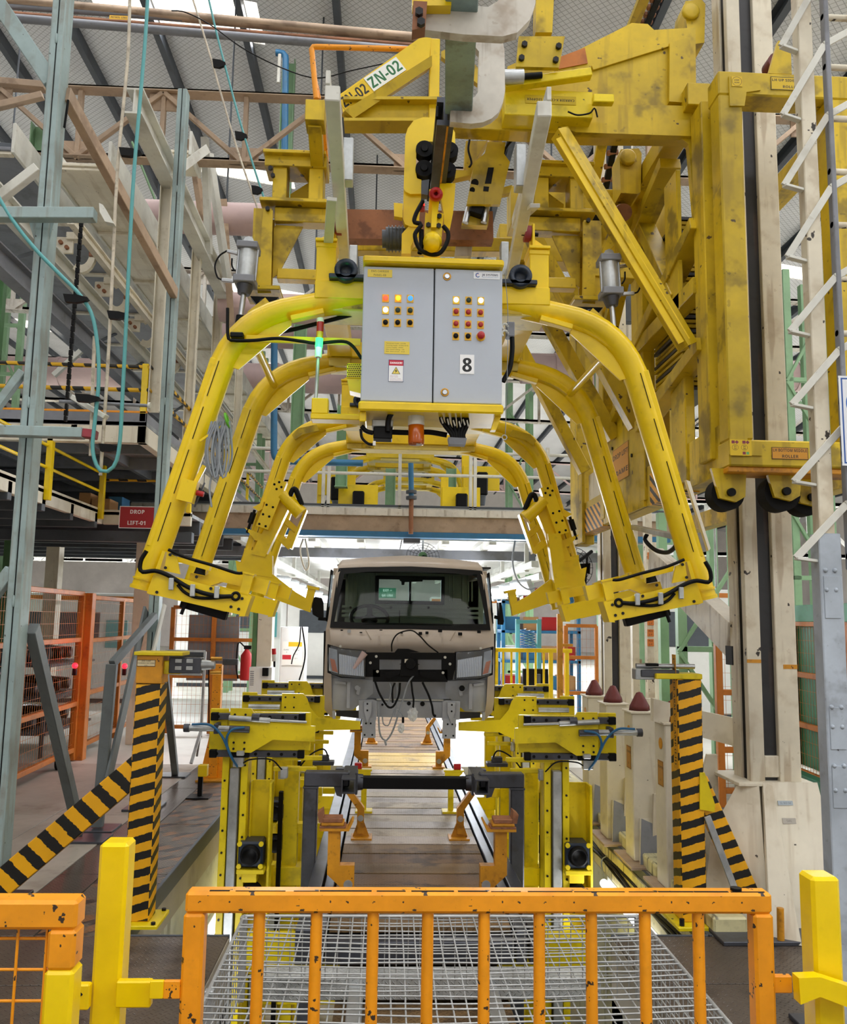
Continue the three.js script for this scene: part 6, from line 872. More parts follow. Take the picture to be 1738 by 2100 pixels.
M.rustRail = paint('#2a2a2d', { v: 0.15, amount: 0.5, dirt: '#141416', chips: 0.05, chip: '#6a4a38', run: 0.35, runHex: '#573a30', rough: 0.4, metal: 0.2, size: 0.9 });
{
  const c = liftColumn(1531, 1634, 4.92, 7.3, 'cream lift column with a greasy dark guide rail at the right', {}), { o, x1, z } = c, xc = c.x0, x0 = xc - 0.07, P = (l, d = 4.92) => pq(l, d), m = M.creamClean;
  const yp = q(1600, 1606, 4.85).y;
  part(o, 'pedestal_front', m, poly([[x0 + 0.12, yp, z + 0.06], [x1 + 0.06, yp, z + 0.06], [x1 + 0.1, 0.1, z + 0.3], [x1 + 0.1, 0, z + 0.3], [x0 + 0.02, 0, z + 0.3]], 0.02)); part(o, 'pedestal_gusset', m, poly([[x0 + 0.13, yp, z + 0.05], [x0 + 0.17, yp - 0.02, z + 0.08], [x0 + 0.1, 0, z + 0.5], [x0 - 0.02, 0, z + 0.42]], 0.02)); part(o, 'pedestal_gusset', m, poly([[x1 + 0.04, yp - 0.01, z + 0.06], [x1 + 0.1, yp - 0.06, z], [x1 + 0.3, 0, z - 0.05], [x1 + 0.12, 0, z + 0.34]], 0.02));
  part(o, 'pedestal_side', m, poly([[x0 + 0.1, yp, z + 0.06], [x0, yp, z + 0.02], [x0 - 0.18, 0.45, z + 0.04], [x0 - 0.24, 0, z + 0.06], [x0 + 0.02, 0, z + 0.3]], 0.02)); part(o, 'pedestal_wing', m, poly([[x0 - 0.06, yp + 0.1, z - 0.3], [x0, yp + 0.1, z - 0.3], [x0, 0, z - 0.3], [x0 - 0.3, 0, z - 0.3]], 0.03)); part(o, 'pedestal_wing', m, poly([[x1, yp, z - 0.3], [x1 + 0.08, yp, z - 0.3], [x1 + 0.36, 0, z - 0.3], [x1, 0, z - 0.3]], 0.03)); part(o, 'pedestal_top', m, box(x0 - 0.02, x1 + 0.06, yp - 0.02, yp, z - 0.34, z + 0.07));
  part(o, 'base_plate', M.darkSteel, box(x0 - 0.3, x1 + 0.34, 0, 0.02, z - 0.5, z + 0.5)); part(o, 'anchor_pin', M.amberDirty, cyl(q(1601, 1890, 4.45).setY(0.02), q(1601, 1862, 4.45), 0.018, 0.018, 10)); sign(o, 'name_plate', words(140, 40, '#a9b4bc', '#66727c', ['SL NO 04'], { bold: false }), [(x0 + x1) / 2 + 0.04, yp - 0.1, z + 0.1 + 0.012], 0.085, 0.024, [1, 0, 0], [0, 1, -0.33]); sign(o, 'name_plate', words(140, 50, '#b0aaa0', '#7c766e', ['SWL'], { bold: false }), [(x0 + x1) / 2 + 0.045, yp - 0.19, z + 0.128 + 0.012], 0.075, 0.03, [1, 0, 0], [0, 1, -0.33]);
  part(o, 'rail_end_cap', M.creamClean, box(xc + c.w * 0.3, xc + c.w * 0.6, yp + 0.02, yp + 0.14, z - 0.04, z + 0.01)); tag(part(o, 'yellow_mark', M.amberDirty, box(xc, xc + c.w * 0.28, q(0, 1330, 4.92).y - 0.02, q(0, 1330, 4.92).y, z + 0.02, z + 0.022, 0), box(xc + c.w * 0.72, xc + c.w, q(0, 1340, 4.92).y - 0.025, q(0, 1340, 4.92).y, z + 0.02, z + 0.022, 0)), 'yellow level marks');
  part(o, 'raking_brace', M.whiteRust, bar(q(1345, 1150, 7.2), q(1512, 1312, 5.15), 0.12, 0.22, [0, 1, 0])); part(o, 'brace_box', M.black, box(q(1490, 1300, 5.0).x, x0, q(0, 1342, 5).y, q(0, 1302, 5).y, z - 0.1, z));
  part(o, 'tie_plate', M.creamClean, poly(P([[1338, 1432], [1442, 1458], [1506, 1472], [1506, 1530], [1440, 1512], [1338, 1478]], 5.3), 0.06));
}
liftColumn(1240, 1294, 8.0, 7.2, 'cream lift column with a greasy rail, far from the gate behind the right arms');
{ // upper dark guide bars at the top right of the picture
  for (const [x0, x1, d, lab] of [[1239, 1262, 8.1, 'left'], [1266, 1290, 8.1, 'right']]) { const o = thing('guide_bar', `tall dark guide bar rising above the cross arm, ${lab} of a pair`, 'bar', q(x0, 100, d).toArray()); part(o, 'bar', M.slate, box(q(x0, 0, d).x, q(x1, 0, d).x, 4.6, 7.4, -d - 0.1, -d)); part(o, 'edge_strip', M.white, box(q(x1, 0, d).x, q(x1 + 4, 0, d).x, 4.6, 7.4, -d - 0.05, -d)); }
}
// ---------- steelwork at the left ----------
const bars = (o, name, m, list, d0) => { for (const [a, b, w, h, up] of list) part(o, name, m, bar(q(a[0], a[1], a[2] || d0), q(b[0], b[1], b[2] || d0), w, h || w, up)); };
function portalColumn(pxs, y, d, top, label, depth) {  // two channels back to back with a seam
  const x0 = q(pxs[0], y, d).x, x1 = q(pxs[1], y, d).x, x2 = q(pxs[2], y, d).x, o = thing('steel_column', label, 'column', [x1, 0, -d]);
  part(o, 'channel', M.blue, box(x0, x1 - 0.002, 0.02, top, -d - depth, -d, 0.006)); part(o, 'channel', M.blue, box(x1 + 0.002, x2, 0.02, top, -d - depth, -d, 0.006)); part(o, 'seam', M.black, box(x1 - 0.003, x1 + 0.003, 0.02, top, -d - depth + 0.01, -d - 0.004, 0));
  for (let k = 0; k < 6; k++) { const yy = 0.5 + k * top / 6.5; part(o, 'weld_bead', M.blue, ball([x1, yy, -d], 0.009, 6, 4)); }
  part(o, 'base_plate', M.darkSteel, box(x0 - 0.1, x2 + 0.1, 0, 0.02, -d - depth - 0.1, -d + 0.1)); return o;
}
const colA = portalColumn([81, 95.5, 110], 345, 5.0, 7.6, 'pale blue steel column at the left edge with a dark seam down its face', 0.13);
bars(colA, 'brace', M.blue, [[[-25, -25, 5.06], [108, 172, 5.06], 0.07, 0.1], [[-20, 852, 5.05], [48, 762, 5.05], 0.05, 0.05], [[-20, 1228, 5.05], [26, 1168, 5.05], 0.07, 0.07]]); bars(colA, 'outrigger', M.blue, [[[-30, 440, 4.93], [196, 441, 4.93], 0.075, 0.07], [[-30, 883, 4.93], [172, 889, 4.93], 0.07, 0.06]]);
part(colA, 'knee_plate', M.blue, poly(pq([[60, 455], [112, 455], [100, 500], [70, 490]], 5.02), 0.012)); tag(part(colA, 'red_tip', M.redWheel, bar(q(172, 889, 4.93), q(198, 892, 4.93), 0.07, 0.05)), 'outrigger tip flaking red'); part(colA, 'torn_channel', M.white, poly(pq([[206, 420], [214, 424], [236, 462], [218, 458], [207, 438]], 4.92), 0.05));
bars(colA, 'raking_leg', M.legGrey, [[[66, 1288, 5.15], [163, 1706, 6.4], 0.06, 0.09]]); part(colA, 'leg_foot', M.darkSteel, box(-2.3, -1.95, 0, 0.015, -6.55, -6.3)); part(colA, 'long_diagonal', M.tan, bar(q(134, 192, 5.1), q(358, 602, 7.4), 0.06, 0.1)); part(colA, 'diagonal_shoe', M.black, bar(q(140, 205, 5.08), q(132, 262, 5.08), 0.012));
const colB = portalColumn([341, 351, 361], 600, 7.4, 6.45, 'grey-blue steel column behind the left striped post, second along the aisle', 0.12);
bars(colB, 'raking_leg', M.legGrey, [[[318, 1262, 7.35], [230, 1362, 6.75], 0.05, 0.06], [[230, 1362, 6.75], [200, 1696, 6.7], 0.055, 0.08], [[338, 1382, 7.55], [360, 1588, 8.9], 0.06, 0.08], [[300, 1250, 7.4], [222, 1600, 6.7], 0.02, 0.12]]); part(colB, 'leg_foot', M.darkSteel, box(-2.25, -1.98, 0, 0.015, -6.85, -6.6)); part(colB, 'leg_foot', M.darkSteel, box(-2.25, -1.95, 0, 0.015, -9.05, -8.8)); bars(colB, 'pale_strut', M.white, [[[338, 1240, 7.45], [312, 1345, 7.3], 0.02, 0.04]]);
{ // runway beam with hangers
  const o = thing('runway_beam', 'white I-beam running away from its cut end, left of the near carrier', 'beam', q(275, 230, 6.6).toArray());
  part(o, 'i_beam', M.white, prof(q(275, 206, 6.6), q(486, 655, 11.4), IB(0.14, 0.23, 0.014, 0.018))); sign(o, 'lettering', words(60, 200, '#d6d6cf', '#22201e', ['AAA'], { size: 26, font: 'monospace' }), q(468, 590, 10.4), 0.02, 0.06);
  const hang = (x0, x1, y0, y1, d, lab) => { const p = thing('hanger_post', lab, 'post', q((x0 + x1) / 2, y1, d).toArray()); const a = q((x0 + x1) / 2, y1, d), b = q((x0 + x1) / 2, y0, d), w = (x1 - x0) / 1740 * d; part(p, 'channel', M.creamClean, prof(a.clone().setX(b.x * 0.5 + a.x * 0.5), b.clone().setX(b.x * 0.5 + a.x * 0.5), CH(0.07, w, 0.01), [1, 0, 0])); bolts(p, M.bolt, [[-0.25, 6], [0.25, 6]].map(v => q((x0 + x1) / 2 + v[0] * (x1 - x0), y0 + v[1], d - 0.04)), [0, 0, 1], 0.012, 0.01); };
  hang(318, 342, 362, 845, 7.75, 'cream hanger post bolted to the white beam, nearest of the row'); hang(384, 403, 500, 960, 9.3, 'cream hanger post under the white beam, second of the row'); hang(432, 450, 590, 950, 10.9, 'cream hanger post under the white beam, third of the row'); hang(482, 497, 640, 960, 12.4, 'cream hanger post under the white beam, farthest of the row');
}
{ // festoon hose, ropes and clips
  const h = thing('festoon_hose', 'thick teal hose looping down beside the left blue column', 'hose', q(210, 960, 4.9).toArray());
  part(h, 'hose', M.teal, cable(pq([[-10, 392], [25, 450], [70, 508], [120, 560], [165, 606], [190, 650], [201, 720], [202, 790], [195, 860], [190, 920], [200, 958], [216, 968], [236, 952], [246, 905], [252, 800], [260, 640], [268, 470], [276, 340], [288, 200], [298, 80], [304, -20]], 4.9), 0.0115, 120, 8));
  const r = thing('hanging_strip', 'long white strip hanging beside the teal hose', 'rope', q(210, 980, 4.95).toArray()); part(r, 'strip', M.rope, cable(pq([[267, -20], [262, 120], [245, 300], [238, 400], [228, 620], [218, 800], [206, 975]], 4.95), 0.01, 60, 6)); part(r, 'short_strip', M.rope, cable(pq([[194, 690], [190, 800], [186, 935]], 4.97), 0.011, 20, 6)); part(r, 'bracket_arm', M.white, bar(q(150, 815, 5.0), q(218, 856, 4.95), 0.05, 0.03)); part(r, 'cross_pipe', M.grey, cyl(q(122, 823, 5.0), q(304, 832, 5.0), 0.01)); part(r, 'pipe_cap', M.white, cyl(q(304, 832, 5.0), q(309, 832, 5.0), 0.02));
  const clip = (x, y, w, d, lab) => single('hose_clip', lab, 'clip', M.black, [poly(pq([[x, y], [x + w * 0.55, y + 2], [x + w * 0.95, y + 7], [x + w, y + 11], [x + w * 0.9, y + 14], [x + w * 0.5, y + 18], [x + w * 0.08, y + 16]], d), 0.03)]);
  clip(245, 304, 46, 4.92, 'black wedge clip on the teal hose, topmost left'); clip(131, 604, 52, 4.88, 'black wedge clip on the teal hose where it bends down'); clip(221, 638, 44, 4.92, 'black wedge clip between white strip and rising hose'); clip(155, 808, 52, 4.88, 'black wedge clip on the falling hose above the loop'); clip(204, 1098 - 188, 44, 4.92, 'black wedge clip just above the bottom of the hose loop');
  const h2 = thing('festoon_hose', 'thin teal hose hanging slantwise left of the lift head', 'hose', q(500, 300, 8).toArray()); part(h2, 'hose', M.teal, cable(pq([[424, -20], [450, 90], [490, 240], [520, 340], [548, 425]], 8), 0.012, 40, 6)); const r2 = thing('hanging_rope', 'thin pale rope slanting beside the thin teal hose', 'rope', q(500, 300, 8).toArray()); part(r2, 'rope', M.rope, cable(pq([[390, -20], [430, 110], [485, 300], [540, 460]], 8.05), 0.011, 40, 6));
  clip(436, 122, 28, 8, 'small black wedge clip on the thin teal hose, upper'); clip(482, 270, 26, 8, 'small black wedge clip on the thin teal hose, middle'); clip(516, 381, 24, 8, 'small black wedge clip on the thin teal hose, lower');
  const c = thing('hoist_chain', 'black link chain hanging behind the left blue column', 'chain', q(140, 860, 6.5).toArray()); const A = q(167, 455, 6.5), B = q(134, 866, 6.5); for (let k = 0; k < 34; k++) { const m = A.clone().lerp(B, k / 34), n = A.clone().lerp(B, (k + 0.9) / 34); part(c, 'chain_link', M.black, bar(m, n, k % 2 ? 0.034 : 0.022, k % 2 ? 0.02 : 0.03)); }
}
{ // running rails with C hangers, going away on the left
  const rail = (x, y, z0, z1, m, o2, lab) => { const o = thing('conveyor_rail', lab, 'rail', [x, y, -z0]); part(o, 'i_beam', m, prof([x, y, -z0], [x, y, -z1], IB(o2[0], o2[1], 0.012, 0.016))); return o; };
  rail(-3.15, 4.88, 5.5, 26, M.white, [0.12, 0.16], 'white running rail slanting across behind the left column, upper'); const rb = rail(-3.25, 4.5, 5.5, 26, M.grey, [0.13, 0.2], 'grey running rail slanting below the upper one'); rail(-2.75, 4.95, 7, 26, M.creamClean, [0.06, 0.1], 'cream running rail under the C hangers');
  for (let z = 6; z < 16; z += 1.1) part(rb, 'cross_tie', M.slate, bar([-3.25, 4.62, -z], [-3.15, 4.8, -z - 0.25], 0.03)); 
  const hk = thing('c_hanger', 'cream C shaped hanger with rusty bolts on the left rail, nearest of four', 'bracket', [-2.95, 4.8, -7.85]); const ring = []; for (let a = 0; a <= 12; a++) { const t = -2.2 + a * 0.36; ring.push([-2.95 + 0.13 * Math.cos(t), 5.0 + 0.19 * Math.sin(t), -7.85]); }
  const inner = ring.map(p => [-2.95 + (p[0] + 2.95) * 0.55, 5.0 + (p[1] - 5.0) * 0.6, -7.85]).reverse(); part(hk, 'hook', M.creamClean, poly([...ring, ...inner], 0.05)); part(hk, 'top_plate', M.creamClean, box(-3.1, -2.9, 5.13, 5.2, -7.9, -7.8)); part(hk, 'bolt_plate', M.creamClean, box(-3.2, -3.04, 5.0, 5.16, -7.86, -7.83)); for (const p of [[-3.15, 5.1], [-3.09, 5.05]]) part(hk, 'hook_bolt', M.rust, cyl([p[0], p[1], -7.83], [p[0], p[1], -7.8], 0.02, 0.02, 10)); part(hk, 'rust_sleeve', M.rust, box(-2.88, -2.8, 4.97, 5.06, -7.89, -7.81));
  copy(hk, [0, 0, -1.08], 'cream C shaped hanger with rusty bolts on the left rail, second of four'); copy(hk, [0.02, -0.02, -2.15], 'cream C shaped hanger with rusty bolts on the left rail, third of four'); copy(hk, [0.02, -0.02, -3.3], 'cream C shaped hanger with rusty bolts on the left rail, farthest of four');
}
{ // white trays high up
  for (const [x0, x1, y, z0, lab] of [[-3.12, -2.6, 5.62, 7.35, 'long white tray seen from below, beside the runway beam'], [-4.2, -3.3, 5.55, 7.0, 'greyish long tray seen from below at the left edge'], [-2.6, -2.2, 6.5, 8.6, 'narrow pinkish tray end above the long diagonal']]) { const o = thing('conveyor_tray', lab, 'tray', [(x0 + x1) / 2, y, -z0]); const z1 = x0 < -2.7 ? z0 + 13 : z0 + 0.5; part(o, 'tray_bottom', x0 < -4 ? M.grey : M.creamClean, box(x0, x1, y, y + 0.03, -z1, -z0)); part(o, 'tray_side', M.white, box(x0 - 0.03, x0, y - 0.02, y + 0.25, -z1, -z0)); part(o, 'tray_side', M.white, box(x1, x1 + 0.03, y - 0.02, y + 0.25, -z1, -z0)); for (let z = z0 + 0.02; z < z1; z += 1.3) part(o, 'tray_rib', M.creamClean, box(x0, x1, y - 0.03, y, -z - 0.06, -z)); }
}
function truss(name, label, y0, y1, z, x0, x1, n, m, tilt = 0) {
  const o = thing(name, label, 'truss', [(x0 + x1) / 2, y0, z]), Y = (x, t) => y0 + t * (y1 - y0) + tilt * (x - x0);
  for (const t of [0, 1]) part(o, 'chord', m, prof([x0, Y(x0, t), z], [x1, Y(x1, t), z], AN(0.08, 0.08, 0.012)), prof([x0, Y(x0, t), z], [x1, Y(x1, t), z], AN(-0.08, 0.08, 0.012)));
  const s = (x1 - x0) / n; for (let k = 0; k <= n; k++) { const x = x0 + k * s; part(o, 'vertical', m, bar([x, Y(x, 0), z], [x, Y(x, 1), z], 0.07, 0.05)); if (k < n) part(o, 'diagonal', m, k % 2 ? bar([x, Y(x, 0), z + 0.03], [x + s, Y(x + s, 1), z + 0.03], 0.06, 0.05) : bar([x, Y(x, 1), z + 0.03], [x + s, Y(x + s, 0), z + 0.03], 0.06, 0.05)); if (k % 2 === 0) part(o, 'gusset', m, box(x - 0.16, x + 0.16, Y(x, 1) - 0.2, Y(x, 1), z - 0.01, z + 0.012)); else part(o, 'gusset', m, box(x - 0.16, x + 0.16, Y(x, 0), Y(x, 0) + 0.2, z - 0.01, z + 0.012)); }
  return o;
}
truss('roof_truss', 'tan roof truss crossing behind the lift head, nearest of the trusses', 6.55, 7.35, -8.9, -6.2, 6.5, 14, M.tan); truss('roof_truss', 'pinkish roof truss farther back, second of the trusses', 6.4, 7.2, -13.2, -9, 9, 18, M.whiteRust, -0.02); truss('roof_truss', 'pale roof truss far back, third of the trusses', 6.2, 7.1, -18, -12, 12, 22, M.whiteRust, -0.02); truss('roof_truss', 'pale roof truss, farthest of the trusses', 5.8, 6.7, -25, -14, 14, 24, M.pink, -0.02);
{ // pipes along the nearest truss
  const o = thing('pipe_bundle', 'rusty and grey pipes side by side along the top of the picture', 'pipes', [-1.5, 7.6, -8.5]);
  for (const [y0, y1, m, r] of [[-5, 62, M.tan, 0.055], [22, 78, M.rust, 0.03], [30, 88, M.grey, 0.045], [8, 56, M.grey, 0.03]]) part(o, 'pipe', m, cyl(q(-60, y0, 8.5), q(900, y1 + 20, 8.5), r, r, 14)); sign(o, 'pipe_label', words(160, 36, '#d8a81c', '#3a2a10', ['PETROL LINE']), q(244, 36, 8.42), 0.2, 0.045); part(o, 'tie_wire', M.black, cable(pq([[352, 22], [380, 25], [430, 50], [500, 100], [580, 140], [650, 160], [720, 145], [790, 130]], 7.5), 0.006, 40, 5));
  const b = thing('blue_pipe', 'blue pipe dropping behind the amber handrail of the lift head', 'pipe', q(585, 250, 9.5).toArray()); part(b, 'pipe', M.bluePipe, bent([q(566, 108, 9.5), q(586, 110, 9.5), q(584, 330, 9.5)], 0.12, 0.04, 12)); part(b, 'white_pipe', M.white, cyl(q(574, 112, 9.45), q(571, 170, 9.45), 0.02));
}
// pinkish ventilation ducts
for (const [x0, x1, y, z, r, lab] of [[-6, -1.6, 6.55, -10.2, 0.2, 'pinkish round duct behind the cut end of the white beam'], [-5.2, 0.2, 6.3, -13.8, 0.24, 'pinkish round duct crossing left of the arm gantry, middle'], [-9, 0.3, 6.6, -17.5, 0.3, 'long pinkish duct far back on the left'], [-2.2, 2.6, 5.55, -10.6, 0.19, 'lilac grey duct crossing just behind the white guide rails'], [2.4, 9, 6.2, -15, 0.28, 'pinkish duct crossing behind the lift frame']]) { const o = thing('air_duct', lab, 'duct', [(x0 + x1) / 2, y, z]); part(o, 'duct_pipe', M.pink, cyl([x0, y, z], [x1, y, z], r, r, 22)); for (let x = x0 + 0.6; x < x1; x += 1.5) part(o, 'duct_collar', M.pink, cyl([x, y, z], [x + 0.06, y, z], r + 0.02, r + 0.02, 22)); part(o, 'suspension_rod', M.slate, cyl([x0 + 1.2, y + r, z], [x0 + 1.2, roofY(x0 + 1.2), z], 0.012, 0.012, 6)); part(o, 'suspension_rod', M.slate, cyl([x1 - 0.5, y + r, z], [x1 - 0.5, roofY(x1 - 0.5), z], 0.012, 0.012, 6)); }
// ---------- platforms at the left ----------
const tape = (() => { const t = texture((x, y) => { const f = (((x + y * 0.5) / S * 4) % 1 + 1) % 1; return f < 0.5 ? [28, 26, 22] : [226, 176, 30]; }); t.repeat.set(1 / 0.8, 1 / 0.8); return new THREE.MeshStandardMaterial({ map: t, roughness: 0.5 }); })();
{
  const h = 3.36, x1 = -2.22, z0 = 7.72, z1 = 15, o = thing('upper_platform', 'grey steel platform with striped handrails behind the left blue column', 'platform', [-5, h - 0.2, -z0]);
  part(o, 'edge_beam', M.creamClean, box(-10, x1, h - 0.2, h - 0.04, -z0 - 0.08, -z0)); part(o, 'edge_beam', M.creamClean, box(x1 - 0.08, x1, h - 0.2, h - 0.04, -z1, -z0)); part(o, 'kick_plate', M.grey, box(-10, x1, h - 0.04, h + 0.08, -z0 - 0.01, -z0)); part(o, 'kick_plate', M.grey, box(x1 - 0.01, x1, h - 0.04, h + 0.08, -z1, -z0)); part(o, 'deck', M.galv, box(-10, x1, h - 0.04, h, -z1, -z0));
  for (let z = z0 + 0.7; z < z1; z += 0.9) part(o, 'joist', M.grey, box(-10, x1, h - 0.17, h - 0.04, -z - 0.06, -z)); for (let x = -9.5; x < x1; x += 1.1) part(o, 'joist', M.grey, box(x, x + 0.06, h - 0.15, h - 0.04, -z1, -z0)); part(o, 'toe_rail', M.amber, box(-10, x1, h + 0.08, h + 0.1, -z0 - 0.02, -z0));
  for (const y of [0.52, 0.3]) { part(o, 'handrail', tape, cyl([-10, h + y + 0.03, -z0 - 0.02], [x1, h + y, -z0 - 0.02], 0.02, 0.02, 10)); part(o, 'handrail', tape, cyl([x1, h + y, -z0], [x1, h + y, -z1], 0.02, 0.02, 10)); } for (const x of [-9, -7.4, -5.6, -4.1, -2.26]) part(o, 'rail_post', M.fresh, box(x - 0.03, x + 0.03, h, h + 0.55, -z0 - 0.05, -z0)); for (const z of [9.5, 11.5, 13.5]) part(o, 'rail_post', M.fresh, box(x1 - 0.04, x1, h, h + 0.55, -z - 0.05, -z));
  for (const [x, z] of [[-4.6, 12], [-8.5, 9]]) part(o, 'support', M.creamClean, box(x - 0.09, x + 0.09, 0, h - 0.2, -z - 0.09, -z + 0.09));
}
{
  const h = 2.72, xa = -3.1, z0 = 4.6, z1 = 9.35, o = thing('walkway', 'lower white-edged walkway with yellow posts at the left', 'platform', [-4.5, h - 0.2, -7]);
  part(o, 'edge_beam', M.creamClean, box(xa - 0.06, xa, h - 0.14, h + 0.02, -z1, -z0)); part(o, 'edge_beam', M.creamClean, box(xa, -2.15, h - 0.14, h + 0.02, -z1 - 0.06, -z1)); part(o, 'deck', M.galv, box(-7, xa, h - 0.04, h, -z1 - 5, -z0)); part(o, 'deck', M.galv, box(xa, -2.15, h - 0.04, h, -z1 - 5, -z1)); for (let z = z0 + 0.3; z < z1 + 5; z += 0.7) part(o, 'joist', M.slate, box(-7, z > z1 ? -2.15 : xa, h - 0.2, h - 0.04, -z - 0.08, -z)); part(o, 'bearer', M.slate, box(-7, -2.15, h - 0.32, h - 0.2, -z1 - 0.2, -z1 - 0.08));
  const zp = [6.0, 7.75, 9.2]; for (const z of zp) part(o, 'rail_post', M.fresh, box(xa - 0.005, xa + 0.05, h - 0.1, h + 0.48, -z - 0.03, -z + 0.03)); for (const y of [0.4, 0.2]) part(o, 'handrail', M.fresh, cyl([xa, h + y, -z0], [xa, h + y, -9.2], 0.015, 0.015, 10)); part(o, 'handrail', tape, cyl([xa, h + 0.34, -9.3], [-2.15, h + 0.34, -9.3], 0.015, 0.015, 10)); part(o, 'rail_post', M.fresh, box(-2.2, -2.15, h, h + 0.4, -9.36, -9.3));
  for (const z of [6.2, 10.5]) part(o, 'support', M.greenDark, box(-4.6, -4.4, 0, h - 0.2, -z - 0.1, -z + 0.1));
  const bx = (n, x0, x1, y0, y1, d, m, lab) => single(n, lab, 'box', m, [box(q(x0, y1, d).x, q(x1, y1, d).x, h + 0.004, q(x0, y0, d).y, -d - 0.3, -d, 0.004)]);
  bx('cardboard_box', 160, 184, 1010, 1048, 9.6, M.cardboard, 'brown cardboard box on the walkway, left of two'); bx('cardboard_box', 186, 224, 1022, 1058, 9.6, M.cardboard, 'brown cardboard box on the walkway, right of two'); bx('blue_bin', 221, 249, 1018, 1056, 9.9, M.bluePipe, 'blue bin on the walkway beside the cardboard boxes');
  const s = sign(null, 'red_sign', words(280, 180, '#a80f1a', '#f2eef0', ['DROP', 'LIFT-01'], { frame: '#f2eef0', line: 6, size: 44 }), q(281, 1061, 8.9), 0.365, 0.232); tag(s, 'red sign reading DROP LIFT-01 hung under the walkway', 'sign');
}
// ---------- orange mesh fences ----------
function meshFence(o, A, B, h, low, rails, cell, m, posts) { // panel of square tube and welded wire between floor points
  const a = V(A[0], 0, A[1]), b = V(B[0], 0, B[1]), L = a.distanceTo(b), at = (t, y) => { const p = a.clone().lerp(b, t); return V(p.x, y, p.z); }, T = 0.05;
  for (const y of [low, h, ...rails]) part(o, 'rail', m, bar(at(0, y), at(1, y), T, T)); for (const t of posts) part(o, 'post', m, bar(at(t, 0.01), at(t, h), T * 1.2, T * 1.2, [1, 0, 0]));
  const w = []; for (let t = cell / L; t < 1; t += cell / L) w.push(bar(at(t, low), at(t, h), 0.0026, 0.0026, [1, 0, 0], 0)); for (let y = low + cell; y < h; y += cell * 2) w.push(bar(at(0, y), at(1, y), 0.0026, 0.0026, undefined, 0)); part(o, 'wire_mesh', m, w).userData.kind = 'stuff';
}
{
  const F = (lab, A, B, h, low, rails, posts, cell = 0.06) => { const o = thing('mesh_fence', lab, 'fence', [(A[0] + B[0]) / 2, 0, (A[1] + B[1]) / 2]); meshFence(o, A, B, h, low, rails, cell, M.fence, posts); return o; };
  const f1 = F('orange mesh fence panel on castors beside the left blue column', [-3.25, -5.4], [-3.4, -9.75], 1.83, 0.12, [0.62, 1.32], [0, 0.38, 0.62, 1]); part(f1, 'corner_post', M.fence, box(-3.46, -3.3, 0, 1.84, -9.9, -9.78)); for (const z of [-6.2, -9.2]) part(f1, 'castor', M.rubber, cyl([-3.36, 0.07, z], [-3.3, 0.07, z], 0.07, 0.07, 18));
  F('orange mesh fence panel behind the left striped post', [-3.42, -10], [-3.55, -13], 1.8, 0.12, [0.7, 1.3], [0, 0.5, 1]); const f3 = F('orange mesh gate with grey boards, facing the gate from the far left', [-2.93, -12], [-1.8, -12], 1.72, 0.1, [0.78, 1.28], [0, 0.5, 1]); tag(part(f3, 'grey_board', M.grey, box(-2.72, -2.38, 0.72, 1.62, -12.06, -12.03)), 'grey board behind the mesh'); part(f3, 'grey_board', M.grey, box(-2.34, -2.02, 0.72, 1.6, -12.06, -12.03));
  F('orange mesh gate at the far right beside the yellow railing', [2.6, -12.2], [3.05, -12.2], 1.55, 0.1, [0.6, 1.1], [0, 1]); F('orange mesh fence between striped post and lift column on the right', [3.0, -7.6], [3.6, -7.6], 1.5, 0.15, [0.5, 1.0], [0, 0.3, 1]);
  const g = F('orange mesh fence over green boards behind the right lift column', [4.15, -9.6], [3.95, -6.2], 1.62, 0.2, [0.65, 1.13], [0, 0.35, 0.7, 1]); part(g, 'green_board', paint('#3f8f6c', { v: 0.08, amount: 0.2 }), bar([4.2, 0.95, -9.6], [4.0, 0.95, -6.2], 0.02, 1.4)); part(g, 'green_base', paint('#2f7a5c', { v: 0.08, amount: 0.3 }), bar([4.1, 0.12, -9.6], [3.9, 0.12, -6.2], 0.16, 0.2)); part(g, 'green_cap', paint('#3f8f6c', { v: 0.08 }), bar([4.15, 1.72, -9.6], [3.95, 1.72, -6.2], 0.06, 0.16));
  const s = sign(null, 'notice_board', words(200, 260, '#d9852c', '#2a1a10', ['POKAYOKE', 'PY-LTD-04', 'SENSOR', 'CHECK'], { frame: '#8a4a14', line: 6, size: 32 }), [-2.98, q(8, 1182, 6).y, -6.0], 0.3, 0.24, [1, 0, -0.2]); tag(s, 'orange notice board at the left edge of the view', 'notice');
  const e = thing('fire_extinguisher', 'red fire extinguisher hung on the far orange gate', 'extinguisher', q(504, 1400, 11.9).toArray()), c = q(504, 1395, 11.9); part(e, 'cylinder', M.redPaint, lathe(c, c.clone().setY(c.y + 0.42), [[0.001, 0], [0.075, 0], [0.08, 0.05], [0.08, 0.8], [0.03, 0.97], [0.03, 1]], 20)); part(e, 'valve', M.black, box(c.x - 0.04, c.x + 0.06, c.y + 0.42, c.y + 0.47, c.z - 0.02, c.z + 0.02)); part(e, 'hose', M.black, cable([[c.x - 0.03, c.y + 0.45, c.z], [c.x - 0.12, c.y + 0.5, c.z], [c.x - 0.13, c.y + 0.2, c.z + 0.03], [c.x - 0.1, c.y + 0.02, c.z + 0.03]], 0.01, 20));
}
